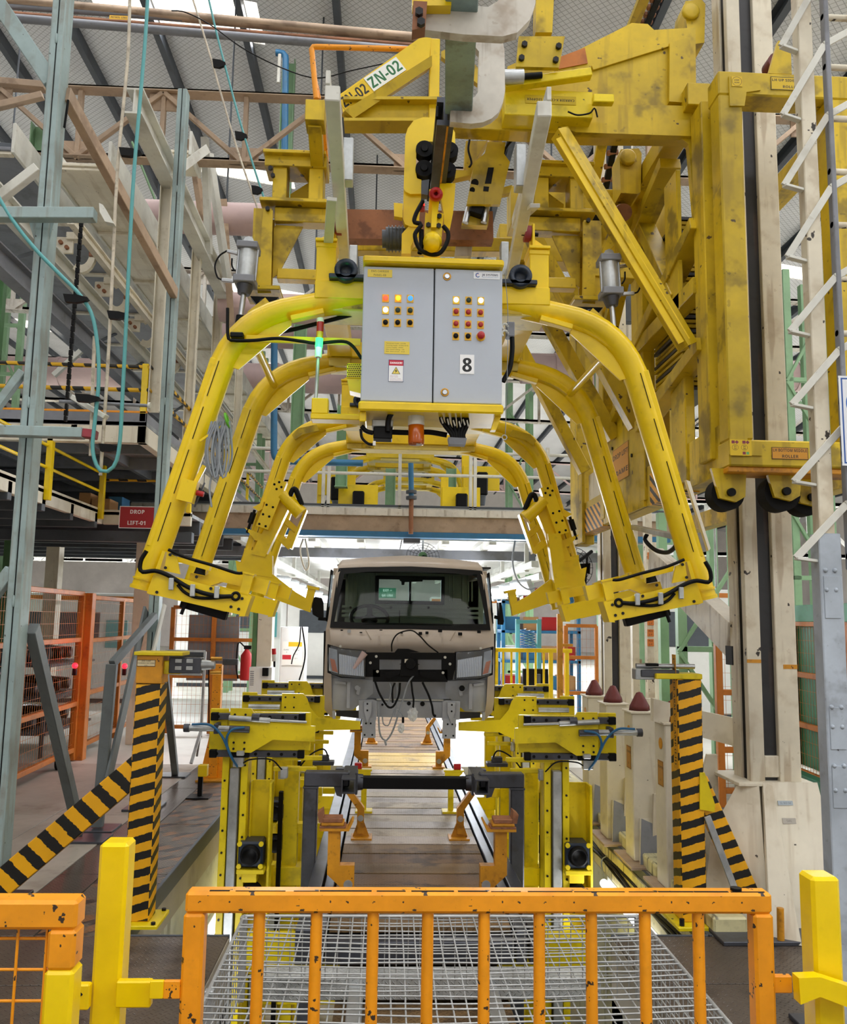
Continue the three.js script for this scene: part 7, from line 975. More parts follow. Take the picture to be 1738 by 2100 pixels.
{ // amber sensor post, silver stand, goods behind the fence
  const D = 8.7, o = thing('sensor_post', 'amber post with triangular feet and a small valve, left of the lifters', 'post', [q(436, 1580, D).x, 0, -D]), x = q(436, 1580, D).x; part(o, 'tube', M.amber, box(x - 0.045, x + 0.045, 0.02, q(440, 1362, D).y, -D - 0.09, -D)); part(o, 'base_plate', M.amberDirty, box(x - 0.14, x + 0.14, 0, 0.02, -D - 0.2, -D + 0.12)); for (const s of [-1, 1]) part(o, 'foot_gusset', M.amber, poly([[x + s * 0.045, 0.02, -D - 0.03], [x + s * 0.13, 0.02, -D - 0.03], [x + s * 0.045, 0.45, -D - 0.03]], 0.012)); part(o, 'valve', M.darkSteel, box(x + 0.05, x + 0.2, 1.12, 1.18, -D - 0.06, -D)); part(o, 'wire', M.black, cable([[x - 0.03, 1.18, -D + 0.02], [x - 0.08, 1.15, -D + 0.02], [x - 0.07, 0.9, -D + 0.02], [x - 0.05, 0.5, -D + 0.02]], 0.006, 20));
  const st = thing('silver_stand', 'thin silver frame with a grey plate standing behind the left striped post', 'stand', q(400, 1500, 8.9).toArray()); bars(st, 'frame_bar', M.galv, [[[340, 1334, 8.9], [421, 1336, 8.9], 0.02, 0.02], [[421, 1336, 8.9], [412, 1512, 8.9], 0.025, 0.025], [[412, 1500, 8.9], [392, 1566, 8.7], 0.03, 0.02], [[412, 1500, 8.9], [404, 1550, 9.3], 0.02, 0.02], [[343, 1382, 8.9], [414, 1384, 8.9], 0.02, 0.02]]); part(st, 'plate', M.slate, box(q(342, 1340, 8.95).x, q(418, 1340, 8.95).x, q(380, 1346, 8.95).y, q(380, 1337, 8.95).y, -8.97, -8.94)); part(st, 'grey_plate', M.grey, box(q(342, 1340, 8.95).x, q(418, 1340, 8.95).x, q(380, 1382, 8.95).y, q(380, 1346, 8.95).y, -8.98, -8.96));
  const sb = thing('floor_sensor', 'small dark post with a yellow cap at the edge of the left walkway plates', 'sensor', [q(410, 1612, 7.9).x, 0, -7.9]), sx = q(410, 1612, 7.9).x; part(sb, 'post', M.black, box(sx - 0.02, sx + 0.02, 0.01, 0.2, -7.94, -7.9)); part(sb, 'cap', M.carrier, box(sx - 0.02, sx + 0.06, 0.18, 0.28, -7.96, -7.88)); part(sb, 'foot', M.black, box(sx - 0.1, sx + 0.1, 0, 0.012, -8, -7.8));
  // parts racks behind the left fence
  for (const [z, k] of [[-6.6, 'nearest'], [-8.4, 'middle'], [-10.6, 'farthest']]) { const r = thing('parts_rack', `low rack of dark vehicle parts behind the left fence, ${k}`, 'rack', [-4.4, 0, z]); for (const [x, dz] of [[-4.9, -0.7], [-3.8, -0.7], [-4.9, 0.7], [-3.8, 0.7]]) part(r, 'upright', M.slate, box(x - 0.02, x + 0.02, 0, 1.3, z + dz - 0.02, z + dz + 0.02)); for (const y of [0.25, 0.62, 1.0]) { part(r, 'shelf', M.slate, box(-4.95, -3.75, y, y + 0.03, z - 0.75, z + 0.75)); for (let i = 0; i < 4; i++) part(r, 'vehicle_part', i % 3 ? M.black : M.darkSteel, lathe([-4.7 + 0.05 * i, y + 0.12, z - 0.55 + i * 0.36], [-3.8, y + 0.12, z - 0.5 + i * 0.36], [[0.001, 0], [0.08, 0], [0.1, 0.3], [0.07, 0.8], [0.001, 0.8]], 10)); } }
  const red = glow('#ff2030', 3.0); for (const [px, py, d, lab] of [[256, 1366, 9.6, 'red warning lamp glowing behind the fence, right'], [154, 1365, 9.2, 'red warning lamp glowing behind the fence, left']]) { const p = q(px, py, d), l = thing('warning_lamp', lab, 'lamp', p.toArray()); part(l, 'lens', red, ball(p, 0.03)); part(l, 'bracket', M.black, box(p.x - 0.02, p.x + 0.02, p.y - 0.1, p.y - 0.03, p.z - 0.02, p.z + 0.02)); const pl = new THREE.PointLight('#ff2030', 0.25); pl.position.set(0.06, 0, 0.05); pl.castShadow = true; l.add(pl); }
}

{ // odd struts and angles that fill the space behind the columns
  const L2 = [[[424, 280], [432, 520], 9, 'white angle hanging left of the arm gantry'], [[428, 312], [466, 570], 9.4, 'white sloping angle hanging left of the arm gantry'], [[368, 360], [432, 312], 7.6, 'white strut between the blue column top and the angles'], [[392, 284], [418, 452], 9.6, 'tan angle hanging behind the runway beam'], [[452, 408], [470, 700], 10, 'tan post behind the left air cylinder'], [[270, 290], [330, 440], 10.5, 'green diagonal rod behind the ropes']];
  for (const [a, b, d, lab] of L2) { const A = q(a[0], a[1], d), B = q(b[0], b[1], d + 0.3); single('steel_strut', lab, 'strut', lab.includes('tan') ? M.tan : lab.includes('green') ? M.green : M.white, [prof(A, B, lab.includes('rod') ? AN(0.025, 0.02, 0.008) : AN(0.07, 0.08, 0.01))]); }
  const L3 = [[[-20, 166], [92, 176], 8.2, 'upper tan tube at the left edge behind the blue column'], [[-20, 222], [88, 196], 8.2, 'sloping tan tube at the left edge behind the blue column'], [[-20, 420], [78, 345], 6.2, 'pale strut rising to the blue column at the left edge'], [[-20, 300], [60, 306], 8.6, 'dark beam at the left edge behind the blue column'], [[110, 770], [200, 690], 12, 'pale diagonal behind the hoist chain']];
  for (const [a, b, d, lab] of L3) single('steel_tube', lab, 'tube', lab.includes('dark') ? M.slate : lab.includes('tan') ? M.tan : M.white, [bar(q(a[0], a[1], d), q(b[0], b[1], d), 0.07, 0.07)]);
}
// ---------- right side ----------
{ // cream guard posts with maroon cone tops along the kerb
  const D = 5.85, x0 = q(1299, 1600, D).x, x1 = q(1348, 1600, D).x, top = q(1324, 1464, D).y, z = -D, o = thing('cone_post', 'cream tapered guard post with a maroon cone top, third from the far end', 'post', [(x0 + x1) / 2, 0, z]), xm = (x0 + x1) / 2;
  part(o, 'shaft', M.creamClean, box(x0, x1, 0.02, top, z - 0.2, z, 0.006)); part(o, 'top_plate', M.creamClean, box(x0 - 0.012, x1 + 0.012, top, top + 0.014, z - 0.215, z + 0.012)); part(o, 'cone', M.maroon, lathe([xm, top + 0.014, z - 0.1], [xm, top + 0.14, z - 0.1], [[0.001, 0], [0.075, 0], [0.07, 0.25], [0.022, 0.95], [0.001, 1]], 6)); part(o, 'skirt', M.creamClean, poly([[x1 - 0.03, 0.46, z + 0.004], [x1 + 0.1, 0.46, z - 0.02], [x1 + 0.12, 0.02, z + 0.02], [x1 - 0.06, 0.02, z + 0.02]], 0.03), poly([[x0 + 0.02, 0.02, z + 0.06], [x1, 0.02, z + 0.06], [x1 - 0.02, 0.3, z + 0.004], [x0 + 0.04, 0.3, z + 0.004]], 0.012)); part(o, 'base_plate', M.tan, box(x0 - 0.06, x1 + 0.14, 0, 0.02, z - 0.3, z + 0.14));
  part(o, 'orange_dot', M.amberDirty, cyl([x0 - 0.001, top - 0.12, z - 0.08], [x0 - 0.003, top - 0.12, z - 0.08], 0.035, 0.035, 16)); sign(o, 'orange_label', words(90, 140, '#b9822c', '#4a2c10', ['STOPPER', 'L-1'], { frame: '#7a4c14', size: 20 }), [x0 - 0.002, top - 0.3, z - 0.09], 0.1, 0.15, [0, 0, 1], [0, 1, 0]); tag(part(o, 'grey_patch', M.grey, poly([[x0 + 0.02, 0.02, z + 0.075], [x1 + 0.01, 0.02, z + 0.075], [x1 - 0.02, 0.26, z + 0.018], [x0 + 0.05, 0.3, z + 0.016]], 0.006)), 'patch of grey filler at the foot');
  copy(o, [0.02, 0, 0.62], 'cream tapered guard post with a maroon cone top, nearest, half hidden by the striped post'); copy(o, [-0.03, 0.0, -0.58], 'cream tapered guard post with a maroon cone top, second from the far end'); copy(o, [-0.02, 0, -1.2], 'cream tapered guard post with a maroon cone top, farthest');
  const t = thing('guard_rail', 'cream plate rail low behind the cone posts', 'rail', [2.2, 0.8, -7.3]); part(t, 'plate', M.creamClean, poly(pq([[1296, 1432], [1345, 1432], [1345, 1478], [1296, 1470]], 7.4), 0.05)); part(t, 'leg', M.creamClean, box(q(1320, 1470, 7.4).x - 0.05, q(1320, 1470, 7.4).x + 0.05, 0, q(1320, 1468, 7.4).y, -7.45, -7.38));
}
{ // caged ladder at the right edge
  const D = 3.45, o = thing('caged_ladder', 'cream mast ladder with lattice bars at the right edge', 'ladder', [q(1716, 1900, D).x, 0, -D]); const S1 = (y) => q(1663 + (y - 0) * 0.0255, y, D).x, xa = q(1650, 0, D), xb = q(1688, 1100, D);
  const xm = q(1672, 500, D).x, w = 0.066, top = q(1665, -40, D).y, cut = q(1690, 1118, D).y; part(o, 'mast', M.cream, box(xm - w / 2, xm + w / 2, cut, top, -D - 0.06, -D)); tag(part(o, 'lower_mast', M.paleBlue, box(xm - w / 2 - 0.01, xm + w / 2 + 0.02, 0.02, cut + 0.05, -D - 0.07, -D + 0.006)), 'grey-blue lower section of the mast'); part(o, 'base_plate', M.darkSteel, box(xm - 0.15, xm + 0.3, 0, 0.02, -D - 0.2, -D + 0.1));
  const xs = q(1690, 300, D).x + 0.02; part(o, 'stringer', M.grey, box(xs, xs + 0.022, cut - 0.1, top, -D - 0.02, -D + 0.02)); part(o, 'stringer', M.grey, box(xs + 0.4, xs + 0.422, 0.02, top, -D - 0.02, -D + 0.02));
  for (const y of [36, 138, 243, 352, 461, 571, 683, 790]) part(o, 'rung', M.cream, cyl([xs, q(1700, y, D).y, -D], [xs + 0.42, q(1700, y, D).y, -D], 0.014, 0.014, 10)); for (let y = 2.55; y > 0.3; y -= 0.22) part(o, 'rung', M.cream, cyl([xs, y, -D], [xs + 0.42, y, -D], 0.014, 0.014, 10));
  const LX = [[1603, 95], [1606, 236], [1609, 380], [1616, 527], [1621, 680], [1625, 830], [1629, 988], [1633, 1145]]; for (const [x, y] of LX) { const p = q(x, y, D); part(o, 'lattice_bar', M.white, bar(p, V(xm, p.y - 0.012, -D - 0.03), 0.028, 0.012)); const e = q(1708, y - 170 + (y > 600 ? 60 : 30), D); part(o, 'lattice_bar', M.white, bar(p, V(xs, e.y, -D + 0.01), 0.012, 0.03)); part(o, 'lattice_bar', M.white, bar(V(xs, e.y, -D + 0.01), V(xs + 0.2, e.y + 0.12, -D + 0.02), 0.012, 0.03)); }
  for (const y of [1170, 1210, 1450, 1490, 1570, 1620]) { const p = q(1706, y, D); for (const dx of [-0.02, 0.02]) part(o, 'rivet', M.paleBlue, ball([xm + dx, p.y, -D + 0.007], 0.01, 8)); } for (const y of [1190, 1470, 1595]) part(o, 'splice_plate', M.paleBlue, box(xm - 0.03, xm + 0.035, q(0, y + 50, D).y, q(0, y - 40, D).y, -D + 0.004, -D + 0.01));
  const s = sign(null, 'safety_sign', canvas(300, 260, x => { x.fillStyle = '#e8ecf2'; x.fillRect(0, 0, 300, 260); x.strokeStyle = '#2050a0'; x.lineWidth = 4; x.strokeRect(8, 8, 284, 244); x.fillStyle = '#1d57b4'; x.beginPath(); x.arc(70, 80, 52, 0, 6.3); x.fill(); x.fillRect(20, 170, 260, 66); }), [q(1724, 860, D - 0.05).x + 0.235, q(1724, 862, D - 0.05).y, -D + 0.05], 0.47, 0.385); tag(s, 'white safety sign with blue border at the right edge', 'sign');
}
{ // cream twin posts with orange tags and the green lattice beyond the far lift column
  for (const [px0, px1, d, lab] of [[1298, 1312, 9.2, 'left'], [1328, 1342, 9.0, 'right, with orange tags']]) { const x0 = q(px0, 1300, d).x, x1 = q(px1, 1300, d).x, o = thing('cream_post', `slim cream post behind the right clamp arm, ${lab}`, 'post', [(x0 + x1) / 2, 0, -d]); part(o, 'channel', M.cream, box(x0, x1, 0.02, 5.2, -d - 0.1, -d)); part(o, 'foot', M.darkSteel, box(x0 - 0.06, x1 + 0.06, 0, 0.02, -d - 0.16, -d + 0.06)); if (px0 > 1310) for (const y of [1140, 1275, 1298, 1318]) sign(o, 'orange_tag', words(60, 60, '#d0762a', '#3a1c0c', ['PCS', 'L-1'], { size: 22 }), q(1335, y, d - 0.003), 0.07, 0.075); else part(o, 'tie_bar', M.tan, box(x1, q(1328, 1300, 9).x, q(0, 1347, 9).y, q(0, 1335, 9).y, -d - 0.06, -d)); }
  const a = thing('wall_fan', 'black wall fan with green motor behind the right drop arm', 'fan', q(1180, 1170, 8.4).toArray()), c = q(1172, 1165, 8.3), n = V(-0.35, -0.25, 0.9); for (let k = 1; k <= 6; k++) part(a, 'cage_ring', M.black, torus(c.clone().addScaledVector(n, 0.1 - 0.018 * k), n, 0.035 * k, 0.003, 6.28, 5, 30)); const B = basis(V(0, 0, 0), n); for (let k = 0; k < 20; k++) { const t = k * Math.PI / 10, e = B.x.clone().multiplyScalar(Math.cos(t) * 0.21).addScaledVector(B.y, Math.sin(t) * 0.21); part(a, 'cage_wire', M.black, cyl(c.clone().addScaledVector(n, 0.09), c.clone().add(e).addScaledVector(n, -0.01), 0.0025, 0.0025, 5)); } for (let k = 0; k < 3; k++) { const t = k * 2.09, e = B.x.clone().multiplyScalar(Math.cos(t)).addScaledVector(B.y, Math.sin(t)), f = B.x.clone().multiplyScalar(-Math.sin(t)).addScaledVector(B.y, Math.cos(t)); part(a, 'blade', M.black, poly([c.clone().addScaledVector(e, 0.03), c.clone().addScaledVector(e, 0.18).addScaledVector(f, -0.06), c.clone().addScaledVector(e, 0.19).addScaledVector(f, 0.05), c.clone().addScaledVector(e, 0.06).addScaledVector(f, 0.04)], 0.006)); } part(a, 'motor', paint('#1f7a50', { v: 0.1 }), cyl(c.clone().addScaledVector(n, -0.2), c.clone().addScaledVector(n, -0.03), 0.07, 0.06, 18)); part(a, 'arm', M.black, bar(c.clone().addScaledVector(n, -0.12), q(1215, 1130, 8.5), 0.03));
  part(a, 'counterbox', M.maroon, box(q(1187, 1215, 8.4).x, q(1210, 1215, 8.4).x, q(0, 1240, 8.4).y, q(0, 1208, 8.4).y, -8.6, -8.4)); part(a, 'hanger_rod', M.black, bar(q(1205, 1135, 8.5), q(1200, 1212, 8.5), 0.02));
}
// ---------- assembly line beyond the cab ----------
const ZM = -11;
{ // mezzanine beam and deck
  const y0 = q(800, 1101, 11).y, y1 = q(800, 1090, 11).y, y2 = q(800, 1058, 11).y, y3 = q(800, 1043, 11).y, o = thing('mezzanine', 'mezzanine floor on a beige beam with a blue lower edge, above the cab', 'platform', [XC, y0, ZM]);
  part(o, 'beam_web', M.tan, box(-3.3, 3.75, y1, y2, ZM - 0.14, ZM - 0.02)); part(o, 'beam_flange', M.whiteRust, box(-3.3, 3.75, y2, y3, ZM - 0.2, ZM + 0.02)); part(o, 'blue_edge', M.bluePipe, box(-3.3, 3.75, y0, y1, ZM - 0.2, ZM)); part(o, 'deck', M.galv, box(-3.3, 3.75, y3, y3 + 0.02, -22, ZM)); part(o, 'deck_edge', M.slate, box(-3.3, 3.75, y3 + 0.02, y3 + 0.05, ZM - 0.03, ZM));
  for (const px of [560, 663, 674, 820, 966, 975, 1125]) { const x = q(px, 1000, 11).x; part(o, 'rail_post', M.white, box(x - 0.022, x + 0.022, y3, q(px, 918, 11).y, ZM - 0.05, ZM)); } for (const [py, n] of [[972, 0], [925, 1]]) part(o, 'handrail', M.white, cyl([-3.3, q(800, py, 11).y, ZM - 0.02], [3.75, q(800, py, 11).y, ZM - 0.02], 0.022, 0.022, 10));
  for (const x of [-3.1, 3.55]) part(o, 'support', M.creamClean, box(x - 0.1, x + 0.1, 0, y0, ZM - 0.2, ZM)); 
  const p = thing('riser_pipe', 'blue pipe turning into a rusty pipe, standing in front of the mezzanine beam', 'pipe', q(844, 1096, 10.85).toArray()); part(p, 'blue_pipe', M.bluePipe, cyl(q(844, 1020, 10.85), q(843, 950, 10.85), 0.035)); part(p, 'pipe_flange', M.slate, cyl(q(844, 1012, 10.85), q(844, 1006, 10.85), 0.07, 0.07, 16)); part(p, 'pipe_flange', M.slate, cyl(q(844, 1024, 10.85), q(844, 1018, 10.85), 0.07, 0.07, 16)); part(p, 'rusty_pipe', M.rust, cyl(q(843, 1095, 10.85), q(844, 1024, 10.85), 0.03)); part(p, 'clamp', M.darkSteel, box(q(828, 1090, 10.9).x, q(862, 1090, 10.9).x, q(0, 1097, 10.9).y, q(0, 1088, 10.9).y, -11, -10.82));
  for (const [px, s] of [[575, 'left']]) { const b = thing('blue_water_pipe', `thick blue pipe with an elbow, ${s} under the near carrier`, 'pipe', q(px, 940, 9.8).toArray()); part(b, 'pipe', M.bluePipe, px > 600 ? bent([q(612, 948, 9.8), q(735, 952, 9.8)], 0.1, 0.045, 12) : bent([q(563, 640, 9.8), q(562, 946, 9.8), q(745, 950, 9.8)], 0.12, 0.04, 12)); part(b, 'pipe_bracket', M.grey, bar(q(620, 952, 9.8), q(620, 952, 9.8).setZ(-11), 0.03)); }
  // white underside of the deck
  const u = thing('line_canopy', 'white panelled canopy with ribs over the assembly line', 'canopy', [XC, 2.6, -18]); for (let z = 11.3, k = 0; z < 24; z += 1.6, k++) for (const [x0, x1] of [[-3.0, -1.0], [-1.0, 0.22], [0.22, 1.44], [1.44, 3.5]]) part(u, 'canopy_panel', M.wallPale, box(x0 + 0.008, x1 - 0.008, 2.72, 2.75, -z - 1.59, -z, 0.003));
  for (const x of [-2.0, -1.0, -0.35, 0.8, 1.44, 2.4]) part(u, 'canopy_rib', M.white, box(x - 0.05, x + 0.05, 2.62, 2.72, -24, -11.4)); for (const z of [-12.4]) part(u, 'cross_rib', M.grey, box(-3, 3.4, 2.48, 2.62, z - 0.1, z)); part(u, 'edge_strip', M.white, box(-3, 3.5, 2.655, 2.675, -11.32, -11.28));
}
M.flood = glow('#f2f7ff', 4);
for (const s of [-1, 1]) { // lamp rails on both sides of the line
  const side = s < 0 ? 'left' : 'right', x = XC + s * 1.78, o = thing('lamp_rail', `white double rail carrying work lamps along the ${side} of the line`, 'rail', [x, 2.2, -17]);
  for (const [dx, y] of [[0, 2.32], [s * 0.25, 2.46], [s * 0.1, 2.16]]) part(o, 'rail', M.white, box(x + dx - 0.05, x + dx + 0.05, y, y + 0.09, -25, -11.3)); for (const z of [-12, -14.5, -17, -20]) part(o, 'drop_post', M.white, box(x - 0.03, x + 0.03, 2.3, 2.7, z - 0.03, z + 0.03));
  [-12.05, -13.2, -14.4, -16.2, -18.4, -21].forEach((z, k) => {
    const l = thing('work_lamp', `white work lamp on the ${side} rail, number ${k + 1} going away from the cab`.replace(/number \d/, ['first', 'second', 'third', 'fourth', 'fifth', 'sixth'][k]), 'lamp', [x, 2.05, z]), n = V(-s * 0.8, -0.45, 0.4).normalize(), c = V(x - s * 0.08, 2.06, z), B = basis(V(0, 0, 0), n), slab = (w, h, d0, d1) => cbox(w, h, d1 - d0, 0.004).translate(0, 0, (d0 + d1) / 2).applyMatrix4(B.m).translate(c.x, c.y, c.z);
    part(l, 'housing', M.galv, slab(0.44, 0.22, -0.08, 0)); part(l, 'lamp_face', M.flood, slab(0.4, 0.18, 0, 0.008)); part(l, 'bracket', M.slate, bar(c, [x, 2.2, z], 0.02)); const p = c.clone().addScaledVector(n, 0.02); areaLight(l, p.toArray(), 0.4, 0.18, n.toArray(), L.line * 6, '#f2f7ff');
  });
}
{ // cabinets, desk, racks beside the line
  const D = 12.6, c = thing('white_cabinet', 'tall white switch cabinet with labels and a red handle, left of the cab', 'cabinet', q(602, 1425, D).setY(0).toArray()), x0 = q(576, 1300, D).x, x1 = q(627, 1300, D).x, yt = q(600, 1286, D).y; part(c, 'body', M.wallPale, box(x0, x1, 0.05, yt, -D - 0.4, -D)); part(c, 'door', M.wallPale, box(x0 + 0.01, x1 - 0.01, 0.1, yt - 0.02, -D, -D + 0.02)); part(c, 'switch_plate', M.grey, box(q(594, 0, D).x, q(607, 0, D).x, q(0, 1310, D).y, q(0, 1297, D).y, -D + 0.02, -D + 0.03)); part(c, 'red_handle', M.redPaint, box(q(599, 0, D).x, q(602, 0, D).x, q(0, 1307, D).y, q(0, 1299, D).y, -D + 0.03, -D + 0.05));
  sign(c, 'chart', canvas(200, 230, x => { x.fillStyle = '#f4f2ec'; x.fillRect(0, 0, 200, 230); x.fillStyle = '#f0b81e'; x.fillRect(60, 4, 130, 44); x.fillStyle = '#c62030'; x.fillRect(4, 130, 84, 44); x.fillStyle = '#444'; x.font = '18px sans-serif'; x.fillText('CLASS', 14, 86); x.fillText('1', 40, 110); x.fillText('1 2 3 4', 110, 90); x.fillText('1 3 1', 110, 130); x.fillText('1 3 1', 110, 170); }), q(600, 1340, D - 0.03), 0.3, 0.34);
  const d2 = 11.2, e = thing('white_controller', 'white vented controller box in front of the tall cabinet, with a hand terminal', 'cabinet', q(588, 1430, d2).setY(0).toArray()); part(e, 'body', M.wallPale, box(q(568, 0, d2).x, q(610, 0, d2).x, 0.62, q(0, 1361, d2).y, -d2 - 0.3, -d2)); part(e, 'leg', M.white, box(q(570, 0, d2).x, q(580, 0, d2).x, 0, 0.62, -d2 - 0.2, -d2 - 0.1)); part(e, 'leg', M.white, box(q(600, 0, d2).x, q(608, 0, d2).x, 0, 0.62, -d2 - 0.2, -d2 - 0.1)); part(e, 'hand_terminal', M.black, box(q(593, 0, d2).x, q(604, 0, d2).x, q(0, 1379, d2).y, q(0, 1362, d2).y, -d2, -d2 + 0.05)); part(e, 'cable', M.black, cable(pq([[598, 1362], [602, 1345], [614, 1320], [617, 1285]], d2), 0.008, 20)); part(e, 'cable', M.black, cable(pq([[620, 1285], [626, 1330], [624, 1360], [614, 1395]], d2), 0.01, 20)); for (let k = 0; k < 8; k++) part(e, 'vent', M.grey, box(q(570, 0, d2).x, q(577, 0, d2).x, q(0, 1371 + k * 4, d2).y, q(0, 1369.5 + k * 4, d2).y, -d2, -d2 + 0.004, 0));
  const t = thing('signal_tower', 'small red and white signal tower left of the white controller', 'lamp', q(563, 1365, 11).toArray()); part(t, 'red_lens', M.redPaint, cyl(q(562.5, 1342, 11), q(562, 1330, 11), 0.028)); part(t, 'white_lens', M.white, cyl(q(563, 1356, 11), q(562.5, 1342, 11), 0.028)); part(t, 'stem', M.black, cyl(q(563, 1368, 11), q(563, 1356, 11), 0.014));
  const cc = thing('cream_column', 'stained cream column left of the white cabinet', 'column', q(543, 1430, 11.3).setY(0).toArray()); part(cc, 'shaft', M.creamClean, box(q(528, 1300, 11.3).x, q(558, 1300, 11.3).x, 0.02, 2.6, -11.55, -11.3)); part(cc, 'base', M.creamClean, box(q(524, 1300, 11.3).x, q(562, 1300, 11.3).x, 0, 0.02, -11.6, -11.25)); part(cc, 'green_channel', M.greenDark, box(q(518, 1300, 11.3).x, q(527, 1300, 11.3).x, 0.02, 2.6, -11.5, -11.3)); part(cc, 'horn', M.creamClean, box(q(517, 0, 11.2).x, q(530, 0, 11.2).x, q(0, 1254, 11.2).y, q(0, 1232, 11.2).y, -11.3, -11.2));
  const hz2 = thing('air_balancer', 'blue coiled air hoses hanging on a teal frame right of the cab', 'hose', q(1085, 1330, 12.4).toArray()); for (let k = 0; k < 3; k++) { const P = []; for (let i = 0; i < 60; i++) { const a = i * 0.9; P.push(q(1074 + k * 9 + 6 * Math.cos(a), 1290 + i * 0.75 + k * 3, 12.4 + 0.06 * Math.sin(a))); } part(hz2, 'coil', M.blueHose, cable(P, 0.008, 120, 5)); } bars(hz2, 'frame_bar', M.teal, [[[1062, 1270, 12.5], [1062, 1440, 12.5], 0.06], [[1106, 1270, 12.5], [1106, 1440, 12.5], 0.06], [[1062, 1275, 12.5], [1106, 1275, 12.5], 0.05], [[1080, 1300, 12.5], [1106, 1330, 12.5], 0.03]]);
  const rk = thing('blue_rack', 'blue storage rack with bins behind the yellow railing on the right', 'rack', [2.6, 0, -15]); for (const x of [2.0, 3.3]) for (const z of [-15.2, -14.6]) part(rk, 'upright', M.bluePipe, box(x, x + 0.06, 0, 2.1, z, z + 0.06)); for (const y of [0.4, 0.9, 1.4, 1.9]) { part(rk, 'shelf', M.bluePipe, box(2, 3.36, y, y + 0.05, -15.2, -14.54)); for (let k = 0; k < 4; k++) part(rk, 'bin', [M.redPaint, M.wallPale, M.bluePipe, M.cardboard][(k + y * 10 | 0) % 4], box(2.06 + k * 0.32, 2.32 + k * 0.32, y + 0.05, y + 0.28, -15.1, -14.6)); }
  const D3 = 10.6, r = thing('yellow_railing', 'yellow railing with upright bars right of the cab', 'railing', q(1090, 1440, D3).setY(0).toArray()), ry = q(1090, 1333, D3).y; const xa = q(1016, 0, D3).x, xb = q(1166, 0, D3).x; part(r, 'top_rail', M.carrier, box(xa, xb, ry - 0.03, ry + 0.02, -D3 - 0.05, -D3)); part(r, 'bottom_rail', M.carrier, box(xa, xb, 0.1, 0.14, -D3 - 0.04, -D3)); for (let k = 0; k <= 9; k++) part(r, 'bar', M.carrier, cyl([xa + 0.05 + k * (xb - xa - 0.1) / 9, 0.12, -D3 - 0.02], [xa + 0.05 + k * (xb - xa - 0.1) / 9, ry, -D3 - 0.02], 0.014, 0.014, 8)); for (const px of [1018, 1131, 1164]) { const x = q(px, 1400, D3).x; part(r, 'post', M.carrier, box(x - 0.025, x + 0.025, 0, ry, -D3 - 0.05, -D3)); }
  const ap = thing('amber_post', 'tall amber post in front of the yellow railing', 'post', q(1150, 1440, 9.9).setY(0).toArray()); part(ap, 'tube', M.amberDirty, box(q(1144, 1300, 9.9).x, q(1155, 1300, 9.9).x, 0.02, q(0, 1240, 9.9).y, -9.96, -9.9)); part(ap, 'foot', M.amberDirty, box(q(1138, 1300, 9.9).x, q(1161, 1300, 9.9).x, 0, 0.02, -10, -9.84)); part(ap, 'side_rail', M.amberDirty, box(q(1155, 1300, 9.9).x, q(1176, 1300, 9.9).x, q(0, 1309, 9.9).y, q(0, 1303, 9.9).y, -9.95, -9.91));
  const dk = thing('white_desk', 'white desk behind the yellow railing', 'desk', q(1095, 1440, 11.6).setY(0).toArray()), dx0 = q(1035, 0, 11.6).x, dx1 = q(1150, 0, 11.6).x, dy = q(0, 1408, 11.6).y; part(dk, 'desk_top', M.wallPale, box(dx0, dx1, dy - 0.03, dy, -12.2, -11.5)); for (const x of [dx0 + 0.02, dx1 - 0.06]) for (const z of [-12.15, -11.6]) part(dk, 'leg', M.white, box(x, x + 0.04, 0, dy - 0.03, z, z + 0.04));
  const mo = thing('monitor', 'black monitor seen from the back on the white desk', 'monitor', q(1098, 1408, 11.7).setY(dy).toArray()); part(mo, 'screen_back', M.black, box(q(1075, 0, 11.7).x, q(1122, 0, 11.7).x, dy + 0.03, q(0, 1357, 11.7).y, -11.78, -11.72)); part(mo, 'stand', M.slate, box(q(1101, 0, 11.7).x, q(1107, 0, 11.7).x, dy, dy + 0.25, -11.72, -11.69)); part(mo, 'foot', M.slate, box(q(1092, 0, 11.7).x, q(1112, 0, 11.7).x, dy, dy + 0.012, -11.8, -11.6));
  const f = thing('ceiling_fan', 'wire cage fan hung from the canopy just above the cab roof', 'fan', q(868, 1140, 11.6).toArray()), fc = q(868, 1140, 11.6); for (let k = 1; k <= 5; k++) part(f, 'cage_ring', M.black, torus(fc, [0.1, 0.5, 0.85], 0.045 * k, 0.003, 6.28, 5, 28)); for (let k = 0; k < 8; k++) part(f, 'cage_wire', M.black, cyl(fc.clone().add(V(0.22 * Math.cos(k * 0.393), 0.19 * Math.sin(k * 0.393), -0.11 * Math.sin(k * 0.393))), fc.clone().add(V(-0.22 * Math.cos(k * 0.393), -0.19 * Math.sin(k * 0.393), 0.11 * Math.sin(k * 0.393))), 0.003, 0.003, 5)); part(f, 'motor', M.greenDark, cyl(fc, fc.clone().add(V(-0.02, -0.04, -0.14)), 0.06)); part(f, 'stem', M.galv, cyl(fc.clone().add(V(0, 0, -0.1)), [fc.x, 2.7, fc.z - 0.1], 0.015));
  for (const [l, lab] of [[[[622, 1105], [616, 1130], [626, 1168], [634, 1158], [630, 1125], [626, 1105]], 'pale hose loop hanging from the canopy left of the cab'], [[[1060, 1090], [1052, 1150], [1062, 1190], [1082, 1208], [1100, 1205]], 'blue-grey cable drooping from the canopy right of the cab']]) single('hanging_hose', lab, 'hose', lab[0] === 'p' ? M.creamClean : M.cordGrey, [cable(pq(l, 11.2), 0.012, 40)]);
